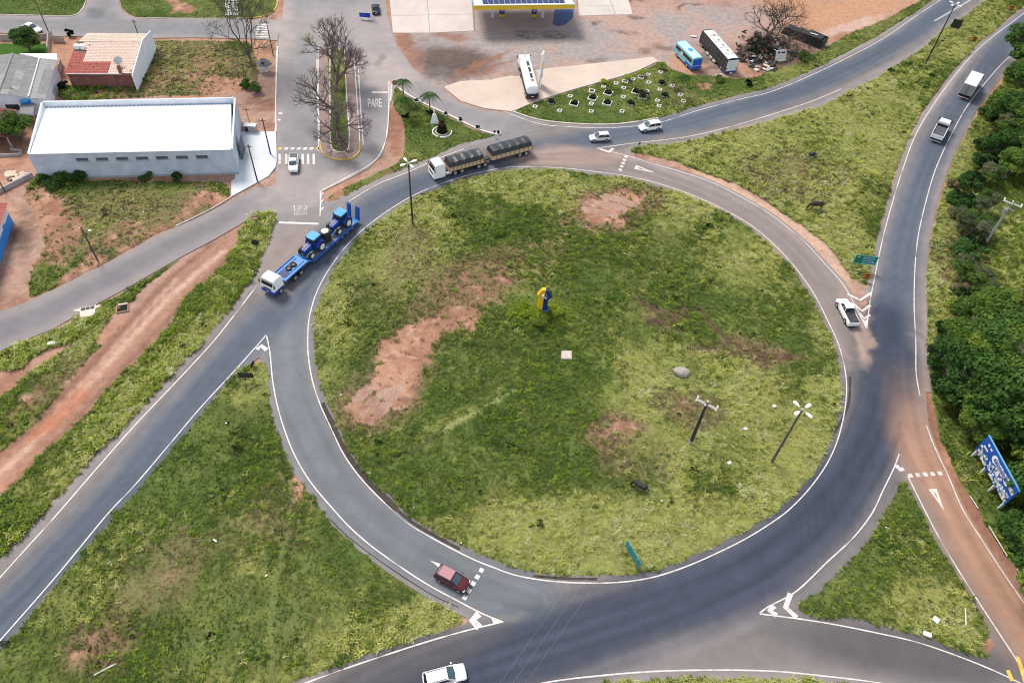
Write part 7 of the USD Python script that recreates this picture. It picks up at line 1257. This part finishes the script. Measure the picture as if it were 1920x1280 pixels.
for px_, py_, sc_, lb in ((1790, 405, .9, 'dry straw-coloured shrub at the verge left of the pasture'), (1800, 470, .8, 'dry straw-coloured shrub beside the dark hollow'), (1795, 545, .8, 'dry straw-coloured shrub above the dense wood'), (1785, 350, .6, 'small dry shrub opposite the grey bare tree')):
    b_ = at(px_, py_); leafy('dry_shrub', lb, (b_[0], b_[1], 0), 1.9 * sc_, 1.8 * sc_, .2, int(px_ + py_), 'dry', 8, 130, .17, 'shrub', tr=.06)
# street trees on the median: bare crowns with a few leaves and pink blossom
medtrees = [((636, 258), 11.5, 61, 'first bare median tree from the zebra crossing, with forked trunk'), ((632, 214), 12.0, 62, 'second bare median tree from the zebra crossing'), ((630, 172), 12.5, 63, 'third bare median tree from the zebra crossing'), ((628, 136), 12.0, 64, 'fourth bare median tree from the zebra crossing, with thick trunk')]
for (base, H_, seed, lb) in medtrees:
    b_ = at(*base); t = thing('street_tree', lb, 'tree', (b_[0], b_[1], .1), 0, 'bare trees along the median')
    tm_, bm_, tips = limbs(seed, (0, 0), H_, .50, 5, .34, 3, first=.20, b1=.225, rr_=.64)
    obj('trunk', tm_, BARK, t); obj('branches', bm_, TWIG, t, kind='stuff'); r = np.random.default_rng(seed + 5); pick = r.uniform(size=len(tips))
    side = tips[:, 0]; up = tips[:, 2]
    for nm, sel, cnt, sp_, sz in (('pinkgrey', pick < .34, 5, .3, .06), ('grey', (pick > .60) & (pick < .64), 6, .4, .09), ('yellow', (side < -1.5) & (pick > .90) & (seed == 64), 10, .35, .10), ('pink', (side > 2.2) & (pick > .90) & (seed in (61, 62, 63)), 8, .35, .10)):
        q = np.repeat(tips[sel], cnt, 0)
        if len(q): obj('leaves' if nm in ('grey', 'yellow') else 'blossom', leaves(q + r.normal(size=q.shape) * sp_, r.normal(size=q.shape), sz, r), LF[nm], t, kind='stuff')
b_ = at(472, 126); t = thing('street_tree', 'bare tree with thin olive crown on the back lot by the street corner', 'tree', (b_[0], b_[1], 0)); tm_, bm_, tips = limbs(71, (0, 0), 14.0, .42, 5, .28, 3, first=.2, b1=.27, rr_=.63); obj('trunk', tm_, BARK, t); obj('branches', bm_, BARK, t, kind='stuff')
r = np.random.default_rng(9); q = np.repeat(tips[tips[:, 2] > 7], 7, 0); obj('leaves', leaves(q + r.normal(size=q.shape) * .35, r.normal(size=q.shape), .10, r), LF['grey'], t, kind='stuff')
b_ = at(1437, 84); t = thing('bare_tree', 'wide bare dark tree over the scrap heap', 'tree', (b_[0], b_[1], 0)); tm_, bm_, tips = limbs(73, (0, 0), 12.0, .95, 5, .42, 3, first=.12, b1=.30, rr_=.63); obj('trunk', tm_, BARK, t); obj('branches', bm_, BARK, t, kind='stuff')
q = np.repeat(tips[tips[:, 0] > 2][::2], 6, 0); obj('leaves', leaves(q + r.normal(size=q.shape) * .3, r.normal(size=q.shape), .11, r), LF['brownred'], t, kind='stuff')
for base, R, H, z0, lf, l2, seed, lb, per in (((56, 96), 2.7, 3.4, 1.3, 'deep', 'mid', 81, 'round dark green tree in the little garden in front of the white car', 260), ((40, 262), 2.9, 3.6, 1.6, 'mid', 'grey', 83, 'bushy green tree between the red-tiled hut and the warehouse', 260)):
    b_ = at(*base); leafy('garden_tree', lb, (b_[0], b_[1], 0), R, H, z0, seed, lf, 16, per, .2, second=l2)
for base, R, H, lf, lb in (((463, 164), 1.5, 1.6, 'deep', 'dark round bush on the back lot, left one of two'), ((477, 172), 1.7, 1.9, 'deep', 'dark round bush on the back lot, right one of two'), ((130, 69), .55, 2.0, 'dark', 'slim dark shrub at the gate, left one of two'), ((136, 69), .55, 1.8, 'dark', 'slim dark shrub at the gate, right one of two'), ((120, 345), 2.6, 2.0, 'deep', 'dense dark bush against the left part of the warehouse front'), ((150, 339), 1.6, 2.2, 'deep', 'taller dark bush against the warehouse front'), ((275, 337), 1.3, 1.4, 'deep', 'small dark bush at the middle of the warehouse front'), ((330, 337), 1.2, 1.3, 'deep', 'small dark bush right of the middle of the warehouse front'), ((90, 343), 2.0, 1.5, 'deep', 'dark bush at the left corner of the warehouse'), ((120, 165), 1.1, 1.3, 'dark', 'dark bush beside the brick wall of the tiled house'), ((1402, 160), .8, 1.3, 'dark', 'dark little bush on the upper road verge below the coach'), ((1510, 112), 2.0, 1.4, 'mid', 'green bush in front of the burnt truck'), ((998, 596), 1.7, .9, 'yellow', 'yellow green flowering shrub on the monument mound, left'), ((1040, 590), 1.5, .8, 'yellow', 'yellow green flowering shrub on the monument mound, right'), ((1012, 604), 1.7, .8, 'light', 'green shrub on the front of the monument mound'), ((985, 588), 1.3, .7, 'yellow', 'low yellow shrub at the far left of the monument mound'), ((935, 440), 1.1, .8, 'light', 'bright green shrub in the upper part of the island'), ((1345, 152), 1.6, .9, 'light', 'bright green weeds below the blue microbus'), ((345, 305), .1, .1, 'deep', '')):
    if not lb: continue
    b_ = at(*base); leafy('bush', lb, (b_[0], b_[1], .6 if 'mound' in lb else 0), R, H, .1, int(base[0] * 3 + base[1]), lf, 9, 150, .16, 'bush', tr=.05)
# palms
def frond(L, seed, rise=.5):
    r = np.random.default_rng(seed); ms = []; t = np.linspace(0, 1, 9); x = L * t * .95; z = L * (rise * t - (rise + .55) * t ** 2); ms.append(tube(np.stack([x, 0 * x, z], 1), np.linspace(.035, .01, 9), 4))
    for i in range(2, 17):
        k = i / 17; xx, zz = L * k * .95, L * (rise * k - (rise + .55) * k ** 2)
        for s in (-1, 1):
            ln = L * .26 * math.sin(math.pi * min(k + .12, 1)) + .08; ms.append((np.array([(xx - .05, 0, zz), (xx + .07, 0, zz), (xx + ln * .45, s * ln, zz - ln * .35)]), np.array([(0, 1, 2)])))
    return cat(ms)
def palm(label, base, H, L, n, seed, leaf='palm', bush=True, group=None, z=0.05, name='palm_tree', r0=.13):
    b = at(*base); t = thing(name, label, 'palm', (b[0], b[1], z), 0, group); r = np.random.default_rng(seed)
    if H > .3: obj('trunk', tube([(0, 0, -.1), (.04, .02, H * .5), (0, 0, H)], [r0 * 1.2, r0, r0 * .8], 8), mat('palm_trunk', (.22, .19, .16), .9, var=.3), t)
    for k in range(n): obj('frond', rot(frond(L * r.uniform(.85, 1.1), seed + k, r.uniform(.25, .95)), az=2 * np.pi * k / n + r.uniform(-.2, .2), loc=(0, 0, H)), LF[leaf], t)
    if bush: obj('foot_plants', crown(seed + 3, .8, .7, .0, 6, 60, .16), LF['dark'], t, kind='stuff')
    return t
palm('taller palm by the no-entry sign', (757, 190), 3.9, 2.5, 13, 91); palm('second palm from the no-entry sign, with feathery upright leaves', (761, 219), 3.6, 2.5, 12, 92); palm('palm beside the white marker at the road kerb', (806, 212), 3.6, 2.5, 12, 93)
PB_ = [(230,437,0,0),(390,390,1,1),(475,478,0,2),(580,333,0,0),(620,405,2,1),(797,280,1,2),(805,350,2,1),(792,408,0,0),(790,485,0,2),(913,238,0,0),(960,300,2,1),(950,400,2,1),(1040,205,0,0),(1130,185,1,0),(1115,250,0,2),(1110,340,0,0),(1098,485,0,2),(1188,405,1,1),(1210,162,0,0),(1290,143,1,0),(1360,118,0,0),(1365,197,0,2),(1240,288,2,1),(1305,335,2,3),(1345,285,0,0),(1485,92,0,0),(1495,203,1,1),(1475,268,0,0),(1525,325,1,1),(1452,377,0,0),(1468,430,0,0),(1602,230,0,0),(1682,320,0,0),(1712,383,0,2)]
where = lambda x: 'left part' if x < 700 else ('middle' if x < 1250 else 'right part')
pl_src = {}
def planter(loc, s, label, rz):
    if s in pl_src: return dup(pl_src[s], loc, rz, label)
    w_ = (.42, .58, .85)[s]; t = thing('planter', label, 'planter', loc, rz, 'white square planters in the garden'); th_ = .13
    fr = Polygon([(-w_, -w_), (w_, -w_), (w_, w_), (-w_, w_)]); obj('frame', slab(fr.difference(fr.buffer(-th_, join_style=2)), -.1, .22), mat('planter_white', (.72, .68, .64), .7, var=.2), t); obj('soil', box(-w_ + th_, w_ - th_, -w_ + th_, w_ - th_, -.1, .08), mat('planter_soil', (.10, .06, .05), 1.0), t)
    pl_src[s] = t; return t
pplant = {}; cnt_ = {}
for i, (x_, y_, s, kind) in enumerate(PB_):
    px_, py_ = 960 + x_ / 5.333, 120 + y_ / 5.333; b_ = at(px_, py_); zz = .12
    lb = ('small', 'medium', 'large')[s] + ' white planter ' + ('with spiky plant, ' if kind in (1, 3) else 'with low plant, ' if kind == 2 else 'almost empty, ')
    key_ = lb; rank = sorted(j for j, e in enumerate(PB_) if e[2] == s and (e[3] in (1, 3)) == (kind in (1, 3)) and (e[3] == 2) == (kind == 2) and where(e[0]) == where(x_)); rank = sorted(rank, key=lambda j: PB_[j][0]).index(i)
    lb = lb + f'{ORD[rank]} from the left in the garden, ' + where(x_)
    planter((b_[0], b_[1], zz), s, lb, -.28 + .1 * math.sin(i * 1.7))
    if kind:
        if kind not in pplant:
            t = thing('spiky_plant', '', 'plant', (b_[0], b_[1], zz), 0, 'dark plants in the white planters')
            for k in range(16 if kind != 2 else 8): obj('leaf', rot(frond((.95, .4, 1.5)[kind - 1] , 900 + k, .8 + .5 * (k % 3)), az=k * 2.4, loc=(0, 0, (.35, .05, .8)[kind - 1])), LF['dark'], t)
            pplant[kind] = t
        else: t = dup(pplant[kind], (b_[0], b_[1], zz), i * 1.3)
        tag(t, ('dark spiky plant in a white planter, ', 'low dark plant in a white planter, ', 'biggest dark spiky plant in a white planter, ')[kind - 1] + ORD[sorted([e[0] for e in PB_ if e[3] == kind and where(e[0]) == where(x_)]).index(x_)] + ' from the left, garden ' + where(x_))
for base, H_, L, lf, lb in (((1131, 158), .9, .9, 'yellow', 'thin sapling at the back kerb of the planter garden'), ((1176, 150), 1.0, 1.1, 'yellow', 'yellow green young palm at the back kerb, left one of three'), ((1202, 143), 1.2, 1.3, 'yellow', 'yellow green young palm at the back kerb, middle one of three'), ((1239, 130), 1.3, 1.3, 'light', 'light green young palm at the back corner of the garden'), ((1260, 163), 2.6, 1.6, 'light', 'light green young palm at the right of the planter garden'), ((1275, 180), 4.0, 1.9, 'palm', 'tallest young palm at the right end of the planter garden')):
    palm(lb, base, H_, L, 10, int(base[0]), lf, False, None, .05, 'young_palm', .06)
# round shrub in a ring kerb, small bollard planters along the palm kerb
b_ = at(829, 249); t = thing('round_bed', 'dark conical shrub with reddish top inside a ring kerb on the palm grass', 'plant bed', (b_[0], b_[1], .05))
obj('ring_kerb', cat([kerb(np.array([(1.75 * math.cos(a), 1.75 * math.sin(a)) for a in np.linspace(a0, a1, 16)]), .2, .28) for a0, a1 in ((1.6, 4.4), (4.6, 6.6))]), KERBW, t); obj('inner_kerb', kerb(np.array([(1.15 * math.cos(a), 1.15 * math.sin(a)) for a in np.linspace(2.6, 6.0, 16)]), .16, .34), KERBM, t)
r = np.random.default_rng(4); a = r.uniform(0, 6.28, 900); h_ = r.uniform(0, 1, 900) ** .8; rr_ = (1.05 * (1 - h_) + .5 * h_) * np.sqrt(r.uniform(.4, 1, 900)); q = np.stack([rr_ * np.cos(a), rr_ * np.sin(a), .2 + 2.0 * h_], 1); nr = np.stack([np.cos(a), np.sin(a), 0 * a + .4], 1)
obj('shrub', leaves(q[h_ < .72], nr[h_ < .72], .16, r), LF['dark'], t, kind='stuff'); obj('red_top', leaves(q[h_ >= .72], nr[h_ >= .72], .16, r), LF['brownred'], t, kind='stuff')
for px_, py_, lb in ((781, 191, 'small kerb planter nearest the palms'), (835, 215, 'small kerb planter with round dark plant behind the white marker'), (863, 227, 'small kerb planter with round dark plant right of the ring bed'), (896, 241, 'small kerb planter with dark plant near the truck'), (934, 252, 'small kerb planter at the tip of the palm grass')):
    b_ = at(px_, py_); t = thing('kerb_planter', lb, 'planter', (b_[0], b_[1], .05), -.4); fr = Polygon([(-.42, -.42), (.42, -.42), (.42, .42), (-.42, .42)]); obj('frame', slab(fr.difference(fr.buffer(-.1, join_style=2)), -.1, .2), mat('planter_white', (.72, .68, .64), .7, var=.2), t); obj('plant', crown(int(px_), .42, .6, .1, 5, 50, .12), LF['dark'], t, kind='stuff')
b_ = at(1430, 92); t = thing('brush', 'dark tangled brush growing through the scrap heap', 'brush', (b_[0], b_[1], 0)); obj('branches', limbs(88, (0, 0), 3.5, 1.2, 4, .06, 4, first=.1, b1=.5, rr_=.7)[1], BARK, t, kind='stuff'); obj('leaves', crown(89, 4.2, 1.6, .1, 16, 120, .16), LF['dark'], t, kind='stuff')
# earthy clumps and weeds that stand out as dark spots
